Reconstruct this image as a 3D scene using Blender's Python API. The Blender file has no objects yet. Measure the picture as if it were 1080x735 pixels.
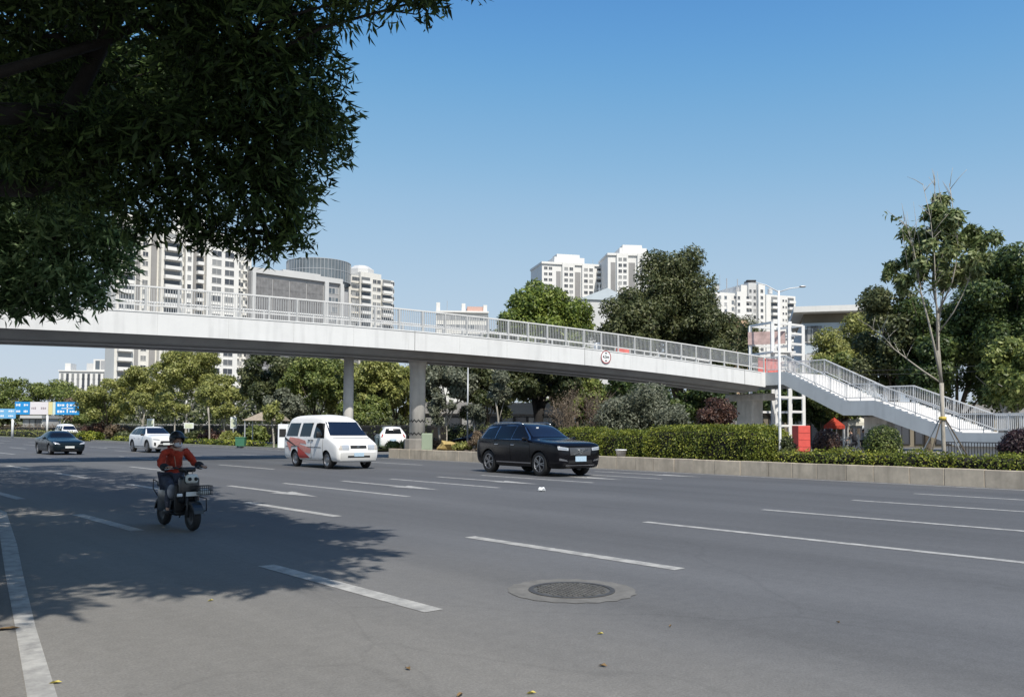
import bpy, bmesh, math, random
import numpy as np
from mathutils import Vector, Matrix, Euler
from mathutils.bvhtree import BVHTree

R = math.radians
scene = bpy.context.scene
col = scene.collection
random.seed(7)

# ------------------------------------------------------------------ survey of the photograph
F, W, H, HC = 900.0, 1080.0, 735.0, 1.55
PITCH, ROLL, HZ = R(2.5), R(0.3), 453.5
SHY = (HZ - H / 2) - F * math.tan(PITCH)

def ray(x, y):
    a, b = x - W / 2, -(y - H / 2 - SHY)
    c, s = math.cos(ROLL), math.sin(ROLL)
    X, Y = a * c - b * s, a * s + b * c
    cp, sp = math.cos(PITCH), math.sin(PITCH)
    return Vector((X, F * cp - Y * sp, F * sp + Y * cp))

def G(x, y, z=0.0):                     # point of the horizontal plane z seen at photo pixel (x, y)
    r = ray(x, y)
    return Vector((0, 0, HC)) + r * ((z - HC) / r.z)

def D(x, y, d):                         # point at distance d in front seen at photo pixel (x, y)
    r = ray(x, y)
    return Vector((0, 0, HC)) + r * (d / r.y)

TH = R(41.7)                            # the road runs 41.7 degrees to the left of the view
EV = Vector((math.cos(TH), math.sin(TH), 0))     # across the road, away from us
EU = Vector((-math.sin(TH), math.cos(TH), 0))    # along the road, away from us
def RD(v, u, z=0.0):
    p = EV * v + EU * u
    return Vector((p.x, p.y, z))
def vat(x, v):                          # (point on the line v = const) seen in photo column x
    r = ray(x, HZ); k = v / (EV.x * r.x + EV.y * r.y)
    return Vector((r.x * k, r.y * k, 0))
ROADROT = math.atan2(EV.y, EV.x)        # local x = across, local y = along

# ------------------------------------------------------------------ materials
def mat(name, color, rough=0.6, metal=0.0, var=0.0, vscale=3.0, spec=0.5, bump=0.0, bscale=40.0, coat=0.0, stretch=None, obj=False, dirt=None):
    m = bpy.data.materials.new(name); m.use_nodes = True
    nt = m.node_tree; b = nt.nodes['Principled BSDF']
    b.inputs['Base Color'].default_value = (*color, 1)
    b.inputs['Roughness'].default_value = rough
    b.inputs['Metallic'].default_value = metal
    b.inputs['Specular IOR Level'].default_value = spec
    if coat: b.inputs['Coat Weight'].default_value = coat; b.inputs['Coat Roughness'].default_value = 0.05
    tc = None
    if var or bump or dirt:
        tc = nt.nodes.new('ShaderNodeTexCoord')
        mp = nt.nodes.new('ShaderNodeMapping')
        nt.links.new(tc.outputs['Object'], mp.inputs['Vector'])
        if stretch: mp.inputs['Scale'].default_value = stretch
    if var:
        n = nt.nodes.new('ShaderNodeTexNoise'); n.inputs['Scale'].default_value = vscale
        n.inputs['Detail'].default_value = 8; n.inputs['Roughness'].default_value = 0.65
        nt.links.new(mp.outputs[0], n.inputs['Vector'])
        r = nt.nodes.new('ShaderNodeValToRGB')
        r.color_ramp.elements[0].position = 0.3; r.color_ramp.elements[1].position = 0.72
        r.color_ramp.elements[0].color = (*[c * (1 - var) for c in color], 1)
        r.color_ramp.elements[1].color = (*[min(1, c * (1 + var)) for c in color], 1)
        nt.links.new(n.outputs['Fac'], r.inputs['Fac'])
        last = r.outputs['Color']
        if dirt:                        # streaks running down
            m2 = nt.nodes.new('ShaderNodeMapping'); m2.inputs['Scale'].default_value = (1.2, 1.2, 0.12)
            nt.links.new(tc.outputs['Object'], m2.inputs['Vector'])
            n2 = nt.nodes.new('ShaderNodeTexNoise'); n2.inputs['Scale'].default_value = 2.5; n2.inputs['Detail'].default_value = 6
            nt.links.new(m2.outputs[0], n2.inputs['Vector'])
            r2 = nt.nodes.new('ShaderNodeValToRGB')
            r2.color_ramp.elements[0].position = 0.5; r2.color_ramp.elements[1].position = 0.75
            r2.color_ramp.elements[0].color = (0, 0, 0, 1); r2.color_ramp.elements[1].color = (dirt, dirt, dirt, 1)
            nt.links.new(n2.outputs['Fac'], r2.inputs['Fac'])
            mx = nt.nodes.new('ShaderNodeMix'); mx.data_type = 'RGBA'
            nt.links.new(r2.outputs['Color'], mx.inputs['Factor'])
            nt.links.new(last, mx.inputs['A']); mx.inputs['B'].default_value = (*[c * 0.45 for c in color], 1)
            last = mx.outputs['Result']
        nt.links.new(last, b.inputs['Base Color'])
    if bump:
        n = nt.nodes.new('ShaderNodeTexNoise'); n.inputs['Scale'].default_value = bscale; n.inputs['Detail'].default_value = 4
        nt.links.new(mp.outputs[0], n.inputs['Vector'])
        bp = nt.nodes.new('ShaderNodeBump'); bp.inputs['Strength'].default_value = bump; bp.inputs['Distance'].default_value = 0.02
        nt.links.new(n.outputs['Fac'], bp.inputs['Height']); nt.links.new(bp.outputs[0], b.inputs['Normal'])
    return m

def leafmat(name, c1, c2, c3=None, transl=0.25, rough=0.5, spec=0.4):
    """foliage: every leaf its own tone between dark c1, mid c2 and light c3, some light coming through"""
    m = bpy.data.materials.new(name); m.use_nodes = True
    nt = m.node_tree; b = nt.nodes['Principled BSDF']; out = nt.nodes['Material Output']
    ge = nt.nodes.new('ShaderNodeNewGeometry')
    r = nt.nodes.new('ShaderNodeValToRGB')
    r.color_ramp.elements[0].color = (*c1, 1); r.color_ramp.elements[1].color = (*(c3 or c2), 1)
    if c3:
        e = r.color_ramp.elements.new(0.55); e.color = (*c2, 1)
    tc = nt.nodes.new('ShaderNodeTexCoord')
    n = nt.nodes.new('ShaderNodeTexNoise'); n.inputs['Scale'].default_value = 0.55; n.inputs['Detail'].default_value = 2
    nt.links.new(tc.outputs['Object'], n.inputs['Vector'])
    ma = nt.nodes.new('ShaderNodeMath'); ma.operation = 'MULTIPLY_ADD'; ma.inputs[1].default_value = 1.3; ma.inputs[2].default_value = -0.65
    nt.links.new(n.outputs['Fac'], ma.inputs[0])
    ad = nt.nodes.new('ShaderNodeMath'); ad.operation = 'ADD'; ad.use_clamp = True
    nt.links.new(ge.outputs['Random Per Island'], ad.inputs[0]); nt.links.new(ma.outputs[0], ad.inputs[1])
    nt.links.new(ad.outputs[0], r.inputs['Fac'])
    nt.links.new(r.outputs['Color'], b.inputs['Base Color'])
    b.inputs['Roughness'].default_value = rough; b.inputs['Specular IOR Level'].default_value = spec
    tr = nt.nodes.new('ShaderNodeBsdfTranslucent')
    hs = nt.nodes.new('ShaderNodeHueSaturation'); hs.inputs['Hue'].default_value = 0.48; hs.inputs['Value'].default_value = 1.6
    nt.links.new(r.outputs['Color'], hs.inputs['Color']); nt.links.new(hs.outputs['Color'], tr.inputs['Color'])
    mx = nt.nodes.new('ShaderNodeMixShader'); mx.inputs[0].default_value = transl
    nt.links.new(b.outputs[0], mx.inputs[1]); nt.links.new(tr.outputs[0], mx.inputs[2])
    nt.links.new(mx.outputs[0], out.inputs['Surface'])
    return m

def glassmat(name, color=(0.02, 0.025, 0.03), rough=0.05, spec=0.8):
    return mat(name, color, rough, 0.0, spec=spec)

# ------------------------------------------------------------------ mesh builder
class MB:
    def __init__(s): s.v, s.f, s.m = [], [], []
    def add(s, vs, fs, mi=0, M=None):
        o = len(s.v)
        s.v += [tuple(M @ Vector(p)) if M else tuple(p) for p in vs]
        s.f += [tuple(i + o for i in f) for f in fs]; s.m += [mi] * len(fs)
    def box(s, c, d, rz=0, mi=0, M=None, taper=1.0):
        x, y, z = d[0] / 2, d[1] / 2, d[2] / 2
        vs = [Vector((sx * x * (taper if sz > 0 else 1), sy * y * (taper if sz > 0 else 1), sz * z)) for sz in (-1, 1) for sx, sy in ((-1, -1), (1, -1), (1, 1), (-1, 1))]
        T = Matrix.Translation(c) @ Matrix.Rotation(rz, 4, 'Z')
        if M: T = M @ T
        s.add(vs, [(3, 2, 1, 0), (4, 5, 6, 7), (0, 1, 5, 4), (1, 2, 6, 5), (2, 3, 7, 6), (3, 0, 4, 7)], mi, T)
    def box2(s, a, b, mi=0, M=None):        # by two corners
        s.box([(p + q) / 2 for p, q in zip(a, b)], [abs(q - p) for p, q in zip(a, b)], 0, mi, M)
    def rbox(s, c, d, r=0.05, mi=0, M=None, seg=2):     # rounded box
        bm = bmesh.new(); bmesh.ops.create_cube(bm, size=1)
        for v in bm.verts: v.co = Vector((v.co.x * d[0], v.co.y * d[1], v.co.z * d[2]))
        bmesh.ops.bevel(bm, geom=bm.edges[:], offset=r, segments=seg, affect='EDGES', profile=0.5)
        T = Matrix.Translation(c)
        if M: T = M @ T
        bm.verts.index_update()
        s.add([v.co for v in bm.verts], [[v.index for v in f.verts] for f in bm.faces], mi, T); bm.free()
    def bar(s, p, q, w, h, mi=0, up=(0, 0, 1)):         # rectangular bar from p to q
        p, q = Vector(p), Vector(q); d = (q - p).normalized(); u = Vector(up)
        if abs(d.dot(u)) > 0.99: u = Vector((1, 0, 0))
        a = d.cross(u).normalized() * (w / 2); b = a.cross(d).normalized() * (h / 2)
        vs = [e + sa * a + sb * b for e in (p, q) for sa, sb in ((-1, -1), (1, -1), (1, 1), (-1, 1))]
        s.add(vs, [(0, 1, 2, 3), (7, 6, 5, 4), (0, 4, 5, 1), (1, 5, 6, 2), (2, 6, 7, 3), (3, 7, 4, 0)], mi)
    def tube(s, pts, rad, n=8, mi=0, cap=True):
        pts = [Vector(p) for p in pts]
        if not hasattr(rad, '__len__'): rad = [rad] * len(pts)
        vs, fs = [], []; a = None
        for i, p in enumerate(pts):
            d = (pts[min(i + 1, len(pts) - 1)] - pts[max(i - 1, 0)])
            d = d.normalized() if d.length > 1e-9 else Vector((0, 0, 1))
            if a is None:
                a = d.cross(Vector((0.13, 0.9, 0.27))).normalized()
            else:
                a = (a - d * a.dot(d)).normalized()
            b = d.cross(a)
            for k in range(n):
                t = 2 * math.pi * k / n
                vs.append(p + (a * math.cos(t) + b * math.sin(t)) * rad[i])
        for i in range(len(pts) - 1):
            for k in range(n):
                fs.append((i * n + k, i * n + (k + 1) % n, (i + 1) * n + (k + 1) % n, (i + 1) * n + k))
        if cap:
            fs.append(tuple(range(n - 1, -1, -1))); e = (len(pts) - 1) * n
            fs.append(tuple(e + k for k in range(n)))
        s.add(vs, fs, mi)
    def lathe(s, prof, n=24, mi=0, M=None, axis='z', close=True):      # prof: (radius, height)
        vs, fs = [], []
        for r, h in prof:
            for k in range(n):
                t = 2 * math.pi * k / n
                p = (r * math.cos(t), r * math.sin(t), h)
                vs.append(p if axis == 'z' else (p[0], p[2], p[1]))
        for i in range(len(prof) - 1):
            for k in range(n):
                q = (i * n + k, i * n + (k + 1) % n, (i + 1) * n + (k + 1) % n, (i + 1) * n + k)
                fs.append(q if axis == 'z' else q[::-1])
        if close:
            a, b = tuple(range(n)), tuple((len(prof) - 1) * n + k for k in range(n))
            fs += [a[::-1], b] if axis == 'z' else [a, b[::-1]]
        s.add(vs, fs, mi, M)
    def prism(s, poly, z0, z1, mi=0, M=None):            # poly in xy, counter-clockwise
        n = len(poly)
        vs = [(x, y, z0) for x, y in poly] + [(x, y, z1) for x, y in poly]
        s.add(vs, [tuple(range(n - 1, -1, -1)), tuple(range(n, 2 * n))] + [(i, (i + 1) % n, n + (i + 1) % n, n + i) for i in range(n)], mi, M)
    def sphere(s, c, r, n=12, m=8, mi=0):
        r = (r, r, r) if not hasattr(r, '__len__') else r
        vs, fs = [], []
        for j in range(m + 1):
            p = math.pi * j / m
            for k in range(n):
                t = 2 * math.pi * k / n
                vs.append((c[0] + r[0] * math.sin(p) * math.cos(t), c[1] + r[1] * math.sin(p) * math.sin(t), c[2] - r[2] * math.cos(p)))
        for j in range(m):
            for k in range(n): fs.append((j * n + k, j * n + (k + 1) % n, (j + 1) * n + (k + 1) % n, (j + 1) * n + k))
        s.add(vs, fs, mi)
    def mesh(s, name, mats, smooth=False):
        me = bpy.data.meshes.new(name); me.from_pydata(s.v, [], s.f)
        for m in (mats if isinstance(mats, (list, tuple)) else [mats]): me.materials.append(m)
        if len(me.materials) > 1: me.polygons.foreach_set('material_index', s.m)
        if smooth: me.polygons.foreach_set('use_smooth', [True] * len(me.polygons))
        me.validate(); me.update()
        return me
    def build(s, name, mats, parent=None, smooth=False, loc=None, rot=None):
        return link(name, s.mesh(name, mats, smooth), parent, loc, rot)

def link(name, me, parent=None, loc=None, rot=None):
    o = bpy.data.objects.new(name, me); col.objects.link(o)
    if parent: o.parent = parent
    if loc is not None: o.location = loc
    if rot is not None: o.rotation_euler = rot
    return o

def smooth_by_angle(me, ang=35):
    bm = bmesh.new(); bm.from_mesh(me)
    for f in bm.faces: f.smooth = True
    for e in bm.edges:
        if len(e.link_faces) == 2 and e.calc_face_angle(0) > R(ang): e.smooth = False
    bm.to_mesh(me); bm.free()

def tag(o, label=None, cat=None, group=None, kind=None):
    if label: o['label'] = label
    if cat: o['category'] = cat
    if group: o['group'] = group
    if kind: o['kind'] = kind
    return o

def thing(name, label, cat, loc=(0, 0, 0), rz=0, group=None):
    o = bpy.data.objects.new(name, None); col.objects.link(o)
    o.empty_display_size = 0.2
    o.location = loc; o.rotation_euler = (0, 0, rz)
    return tag(o, label, cat, group)

def dup(root, loc=None, rz=None, label=None, group=None, parent=None, scale=None):
    r = root.copy(); col.objects.link(r)
    if parent is not None: r.parent = parent
    if loc is not None: r.location = loc
    if rz is not None: r.rotation_euler = (0, 0, rz)
    if scale is not None: r.scale = (scale,) * 3 if not hasattr(scale, '__len__') else scale
    if label: r['label'] = label
    if group: r['group'] = group
    for ch in list(root.children): dup(ch, parent=r)
    return r

def evaluated_mesh(o, name):
    dg = bpy.context.evaluated_depsgraph_get(); dg.update()
    return bpy.data.meshes.new_from_object(o.evaluated_get(dg), depsgraph=dg)

# ------------------------------------------------------------------ foliage
def leaf_mesh(name, P, N, L, Wd, material, rng, droop=0.0, T=None, curl=0.12):
    """one small four-cornered folded leaf at every point P, facing roughly N"""
    n = len(P); P = np.asarray(P, float); N = np.asarray(N, float)
    N = N / (np.linalg.norm(N, axis=1, keepdims=True) + 1e-9)
    if T is None: T = rng.normal(size=(n, 3))
    T = np.asarray(T, float); T = T - N * np.sum(T * N, 1, keepdims=True)
    T /= (np.linalg.norm(T, axis=1, keepdims=True) + 1e-9)
    T[:, 2] -= droop; T /= (np.linalg.norm(T, axis=1, keepdims=True) + 1e-9)
    B = np.cross(N, T); B /= (np.linalg.norm(B, axis=1, keepdims=True) + 1e-9)
    s = (0.65 + 0.7 * rng.random((n, 1)))
    L = L * s; Wd = Wd * s
    mid = P + T * L * 0.42 - N * L * curl
    V = np.empty((n, 4, 3)); V[:, 0] = P; V[:, 1] = mid + B * Wd / 2; V[:, 2] = P + T * L; V[:, 3] = mid - B * Wd / 2
    me = bpy.data.meshes.new(name)
    me.vertices.add(n * 4); me.vertices.foreach_set('co', V.reshape(-1).astype(np.float32))
    me.loops.add(n * 4); me.loops.foreach_set('vertex_index', np.arange(n * 4, dtype=np.int32))
    me.polygons.add(n); me.polygons.foreach_set('loop_start', np.arange(0, n * 4, 4, dtype=np.int32))
    me.materials.append(material); me.update(calc_edges=True); me.validate()
    return me

def cloud(rng, blobs, n, shell=0.45, up=0.35):
    """n points and facings spread through ellipsoid clumps [(centre, (rx, ry, rz))], denser towards their skin"""
    c = np.array([b[0] for b in blobs], float); r = np.array([b[1] for b in blobs], float)
    w = (r[:, 0] * r[:, 1] + r[:, 0] * r[:, 2] + r[:, 1] * r[:, 2]); w /= w.sum()
    k = rng.choice(len(blobs), n, p=w)
    d = rng.normal(size=(n, 3)); d /= np.linalg.norm(d, axis=1, keepdims=True)
    q = shell + (1.08 - shell) * rng.random((n, 1)) ** 0.6
    P = c[k] + d * r[k] * q
    N = d + rng.normal(size=(n, 3)) * 0.55; N[:, 2] += up
    return P, N

def crown_blobs(rng, R_, Hc, zc, nb, rmin=0.22, rmax=0.36, flat=0.8, lean=(0, 0)):
    out = []
    while len(out) < nb:
        p = rng.normal(size=3); p /= np.linalg.norm(p); q = 0.25 + 0.62 * rng.random() ** 0.6
        p = p * q
        if p[2] < -0.35 and rng.random() < 0.6: continue
        rr = (rmin + (rmax - rmin) * rng.random()) * (R_ + Hc / 2) / 2
        c = np.array([p[0] * R_ + lean[0] * (p[2] + 1), p[1] * R_ + lean[1] * (p[2] + 1), zc + p[2] * Hc / 2])
        out.append((c, (rr, rr, rr * flat)))
    return out

def trunk_mesh(rng, h, r, blobs, nlimb, material, bend=0.3, fork=0.45, n=8):
    """a tapered trunk that forks into limbs reaching into the crown"""
    m = MB(); b = [rng.normal() * bend, rng.normal() * bend]
    top = max(bl[0][2] for bl in blobs); zf = h
    pts = [(b[0] * (t ** 2) * (1), b[1] * t ** 2, zf * t) for t in np.linspace(0, 1, 6)]
    m.tube([(0, 0, -0.15)] + pts, [r * 1.35] + list(np.linspace(r * 1.1, r * 0.75, 6)), n)
    o = Vector(pts[-1])
    idx = rng.permutation(len(blobs))[:nlimb]
    for j, i in enumerate(idx):
        c = Vector(blobs[i][0]); st = Vector(pts[int(rng.integers(3, 6))]) if j > 1 else o
        mid = st.lerp(c, 0.5) + Vector((rng.normal() * 0.25, rng.normal() * 0.25, 0.1 * (c - st).length))
        rr = r * (0.34 + 0.25 * rng.random())
        m.tube([st, st.lerp(mid, 0.5) + Vector((0, 0, 0.1)), mid, mid.lerp(c, 0.5), c], [rr, rr * 0.8, rr * 0.6, rr * 0.42, rr * 0.2], 6)
        for q in range(2):
            e = c + Vector((rng.normal(), rng.normal(), rng.normal() * 0.6 + 0.3)) * blobs[i][1][0] * 0.8
            m.tube([mid.lerp(c, 0.6), e], [rr * 0.3, rr * 0.1], 5)
    return m.mesh('trunk', material, True)

def make_tree(name, label, cat, loc, seed, height, radius, trunk_h, trunk_r, leaf, bark, nleaf=9000, nb=26, L=0.34, Wd=0.17, rz=0, group=None,
              rmin=0.24, rmax=0.38, flat=0.8, shell=0.45, nlimb=8, lean=(0, 0), up=0.35, droop=0.15, bend=0.25):
    rng = np.random.default_rng(seed)
    t = thing(name, label, cat, loc, rz, group)
    Hc = height - trunk_h
    bl = crown_blobs(rng, radius, Hc, trunk_h + Hc / 2, nb, rmin, rmax, flat, lean)
    P, N = cloud(rng, bl, nleaf, shell, up)
    link('crown', leaf_mesh('crown', P, N, L, Wd, leaf, rng, droop), t)
    link('trunk', trunk_mesh(rng, trunk_h * 1.15, trunk_r, bl, nlimb, bark, bend), t)
    return t
# ------------------------------------------------------------------ palette
M = {}
M['white_paint'] = mat('white_paint', (0.70, 0.705, 0.70), 0.45, var=0.05, vscale=0.7, dirt=0.25)
M['rail'] = mat('rail_paint', (0.66, 0.66, 0.65), 0.4, var=0.06, vscale=2)
M['bars'] = mat('railing_bars', (0.47, 0.475, 0.47), 0.5, var=0.1, vscale=2)
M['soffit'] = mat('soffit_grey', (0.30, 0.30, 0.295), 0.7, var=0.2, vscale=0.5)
M['stringer'] = mat('stringer_grey', (0.5, 0.53, 0.54), 0.5, var=0.08, vscale=0.8, dirt=0.2)
M['deck'] = mat('deck_concrete', (0.33, 0.32, 0.31), 0.8, var=0.15, vscale=2)
M['tread'] = mat('tread_stone', (0.74, 0.73, 0.72), 0.8, var=0.12, vscale=4)
M['concrete'] = mat('column_concrete', (0.6, 0.58, 0.54), 0.8, var=0.14, vscale=1.5, dirt=0.5, bump=0.1)
M['steel_white'] = mat('white_steel', (0.74, 0.74, 0.73), 0.4, var=0.05)
M['galv'] = mat('grey_steel', (0.45, 0.46, 0.47), 0.4, 0.3, var=0.1)
M['dark_metal'] = mat('dark_metal', (0.03, 0.03, 0.032), 0.5)
M['soil'] = mat('soil', (0.09, 0.065, 0.045), 0.95, var=0.4, vscale=3, bump=0.6, bscale=14)
M['grass'] = mat('short_grass', (0.10, 0.125, 0.04), 0.95, var=0.5, vscale=2, bump=0.8, bscale=25)
M['earth'] = mat('city_ground', (0.17, 0.165, 0.155), 0.95, var=0.25, vscale=0.08)
M['paving'] = mat('paving', (0.28, 0.265, 0.245), 0.85, var=0.2, vscale=1.2)
M['bark'] = mat('bark', (0.10, 0.08, 0.06), 0.9, var=0.4, vscale=6, bump=0.6, bscale=25, stretch=(1, 1, 0.25))
M['bark_pale'] = mat('bark_pale', (0.36, 0.33, 0.28), 0.85, var=0.3, vscale=7, bump=0.3, stretch=(1, 1, 0.4))
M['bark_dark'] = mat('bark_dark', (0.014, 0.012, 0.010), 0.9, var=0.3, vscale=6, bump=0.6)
M['twig'] = mat('twig', (0.2, 0.16, 0.12), 0.9, var=0.2)
M['lf_bright'] = leafmat('leaf_bright', (0.045, 0.078, 0.013), (0.12, 0.17, 0.028), (0.25, 0.30, 0.06))
M['lf_mid'] = leafmat('leaf_mid', (0.055, 0.08, 0.018), (0.135, 0.175, 0.042), (0.28, 0.31, 0.09))
M['lf_olive'] = leafmat('leaf_olive', (0.085, 0.105, 0.024), (0.23, 0.25, 0.065), (0.42, 0.42, 0.14))
M['lf_dark'] = leafmat('leaf_dark', (0.032, 0.045, 0.016), (0.075, 0.092, 0.032), (0.17, 0.18, 0.08))
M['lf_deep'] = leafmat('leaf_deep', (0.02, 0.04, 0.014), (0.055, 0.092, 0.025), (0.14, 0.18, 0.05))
M['lf_grey'] = leafmat('leaf_grey', (0.07, 0.08, 0.05), (0.15, 0.165, 0.11), (0.26, 0.27, 0.2))
M['lf_red'] = leafmat('leaf_red', (0.04, 0.022, 0.016), (0.10, 0.05, 0.036), (0.18, 0.105, 0.07))
M['lf_plum'] = leafmat('leaf_plum', (0.02, 0.012, 0.015), (0.05, 0.026, 0.03), (0.10, 0.06, 0.055))
M['lf_hedge'] = leafmat('leaf_hedge', (0.05, 0.075, 0.010), (0.155, 0.195, 0.024), (0.36, 0.37, 0.06))
M['lf_dry'] = leafmat('leaf_dry', (0.10, 0.075, 0.045), (0.19, 0.14, 0.09), (0.28, 0.22, 0.15))
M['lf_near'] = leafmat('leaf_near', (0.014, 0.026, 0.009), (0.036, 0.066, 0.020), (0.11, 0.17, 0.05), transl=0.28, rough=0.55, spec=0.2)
M['lf_near2'] = leafmat('leaf_near_light', (0.04, 0.075, 0.03), (0.13, 0.21, 0.09), (0.28, 0.38, 0.18), transl=0.45, spec=0.25)
M['lf_young'] = leafmat('leaf_young', (0.055, 0.085, 0.026), (0.135, 0.18, 0.06), (0.30, 0.33, 0.15))
M['tyre'] = mat('rubber', (0.018, 0.018, 0.018), 0.85)
M['black_plastic'] = mat('black_plastic', (0.015, 0.015, 0.016), 0.5)
M['glass'] = glassmat('dark_glass', (0.005, 0.006, 0.007), 0.05, 0.4)
M['glass_blue'] = glassmat('windscreen_glass', (0.008, 0.014, 0.03), 0.03, 0.6)
M['chrome'] = mat('chrome', (0.55, 0.55, 0.56), 0.25, 1.0)
M['alloy'] = mat('alloy', (0.30, 0.30, 0.31), 0.35, 0.9)
M['lamp'] = mat('headlamp_glass', (0.5, 0.52, 0.55), 0.12, 0.3, spec=1.0)
M['tail'] = mat('tail_lamp', (0.35, 0.01, 0.008), 0.2)
M['plate_blue'] = mat('plate_pale_blue', (0.42, 0.56, 0.68), 0.4, var=0.2, vscale=30)
M['plate_white'] = mat('plate_white', (0.7, 0.72, 0.7), 0.4)
M['car_black'] = mat('black_car_paint', (0.003, 0.003, 0.005), 0.16, spec=0.35, coat=0.0)
M['car_white'] = mat('white_car_paint', (0.80, 0.80, 0.79), 0.3, coat=0.5, var=0.03)
M['van_white'] = mat('van_white_paint', (0.82, 0.815, 0.80), 0.4, coat=0.2, var=0.04)
M['car_teal'] = mat('dark_teal_paint', (0.004, 0.010, 0.015), 0.16, spec=.4)
M['car_silver'] = mat('silver_paint', (0.5, 0.51, 0.52), 0.3, 0.4, coat=0.5)
M['red_graphic'] = mat('red_graphic', (0.55, 0.06, 0.045), 0.5, var=0.15)
M['pink_graphic'] = mat('pink_graphic', (0.62, 0.26, 0.22), 0.5, var=0.3, vscale=14)
M['red'] = mat('red_paint', (0.55, 0.045, 0.035), 0.5, var=0.1)
M['red_cloth'] = mat('red_cloth', (0.38, 0.042, 0.02), 0.9, var=0.35, vscale=7, bump=1.0, bscale=9)
M['pale_red'] = mat('pale_red_panel', (0.62, 0.17, 0.15), 0.6, var=0.3, vscale=3)
M['yellow'] = mat('yellow_paint', (0.6, 0.45, 0.08), 0.6)
M['green_box'] = mat('green_box', (0.32, 0.38, 0.28), 0.7, var=0.1)
M['green'] = mat('green_paint', (0.05, 0.17, 0.10), 0.5)
M['sign_blue'] = mat('sign_blue', (0.02, 0.27, 0.62), 0.5, var=0.05)
M['white_mark'] = mat('white_mark', (0.8, 0.82, 0.83), 0.6)
M['black_mark'] = mat('black_mark', (0.02, 0.02, 0.02), 0.6)
M['skin'] = mat('skin', (0.45, 0.27, 0.19), 0.55)
M['mask'] = mat('mask_cloth', (0.6, 0.62, 0.66), 0.85)
M['denim'] = mat('denim', (0.05, 0.058, 0.085), 0.9, var=0.3, vscale=14, bump=0.8, bscale=12)
M['grey_cloth'] = mat('grey_cloth', (0.26, 0.27, 0.3), 0.9, var=0.15, vscale=12)
M['dark_cloth'] = mat('dark_cloth', (0.02, 0.02, 0.025), 0.9)
M['hair'] = mat('hair', (0.012, 0.01, 0.009), 0.5)
M['granite'] = None
# ------------------------------------------------------------------ camera, sky, sun
cam = bpy.data.cameras.new('camera'); cam_o = bpy.data.objects.new('camera', cam); col.objects.link(cam_o)
cam.sensor_fit = 'HORIZONTAL'; cam.sensor_width = 36; cam.lens = F / W * 36
cam.shift_y = SHY / W
cam.clip_start = 0.1; cam.clip_end = 8000
cam_o.location = (0, 0, HC)
cam_o.rotation_euler = (Matrix.Rotation(R(90) + PITCH, 3, 'X') @ Matrix.Rotation(ROLL, 3, 'Z')).to_euler()
scene.camera = cam_o

SUN_EL = R(52)
shadow = (EU * math.cos(R(20)) + EV * math.sin(R(20))).normalized()      # where shadows point on the ground
to_sun = Vector((-shadow.x * math.cos(SUN_EL), -shadow.y * math.cos(SUN_EL), math.sin(SUN_EL)))
sun = bpy.data.lights.new('sun', 'SUN'); sun.energy = 5.0; sun.angle = R(0.53); sun.color = (1.0, 0.945, 0.86)
sun_o = bpy.data.objects.new('sun', sun); col.objects.link(sun_o)
sun_o.rotation_euler = to_sun.to_track_quat('Z', 'Y').to_euler(); sun_o.location = (0, -20, 60)
world = bpy.data.worlds.new('World'); scene.world = world; world.use_nodes = True
wn = world.node_tree; bg = wn.nodes['Background']
sky = wn.nodes.new('ShaderNodeTexSky'); sky.sky_type = 'NISHITA'; sky.sun_disc = False
sky.sun_elevation = SUN_EL; sky.sun_rotation = math.atan2(to_sun.x, to_sun.y)
sky.altitude = 0; sky.air_density = 1.0; sky.dust_density = 0.7; sky.ozone_density = 2.5
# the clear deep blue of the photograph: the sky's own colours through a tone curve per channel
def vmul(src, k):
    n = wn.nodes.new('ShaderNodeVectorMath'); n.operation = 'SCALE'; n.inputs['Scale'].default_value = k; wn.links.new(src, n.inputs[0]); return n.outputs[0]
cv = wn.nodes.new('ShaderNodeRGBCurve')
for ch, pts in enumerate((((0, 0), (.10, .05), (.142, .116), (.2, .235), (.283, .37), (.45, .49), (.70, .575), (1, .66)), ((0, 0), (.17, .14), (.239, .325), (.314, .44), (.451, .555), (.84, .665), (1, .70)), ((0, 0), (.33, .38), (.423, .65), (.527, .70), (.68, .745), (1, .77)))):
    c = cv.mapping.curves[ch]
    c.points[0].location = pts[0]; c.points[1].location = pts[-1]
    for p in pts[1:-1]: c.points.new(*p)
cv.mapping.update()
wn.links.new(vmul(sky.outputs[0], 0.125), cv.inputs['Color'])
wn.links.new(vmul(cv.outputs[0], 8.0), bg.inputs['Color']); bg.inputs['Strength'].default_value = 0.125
scene.view_settings.view_transform = 'Standard'; scene.view_settings.look = 'None'; scene.view_settings.exposure = 0
scene.render.engine = 'CYCLES'

# ------------------------------------------------------------------ ground
def structure(o): o['kind'] = 'structure'; return o
def sheet(name, poly, z, m, parent=None):
    mb = MB(); mb.add([(p[0], p[1], z) for p in poly], [tuple(range(len(poly)))])
    o = mb.build(name, m, parent)
    return o if parent else structure(o)

sheet('ground', [(-3000, -3000), (3000, -3000), (3000, 3000), (-3000, 3000)], -0.03, M['earth'])

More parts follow.
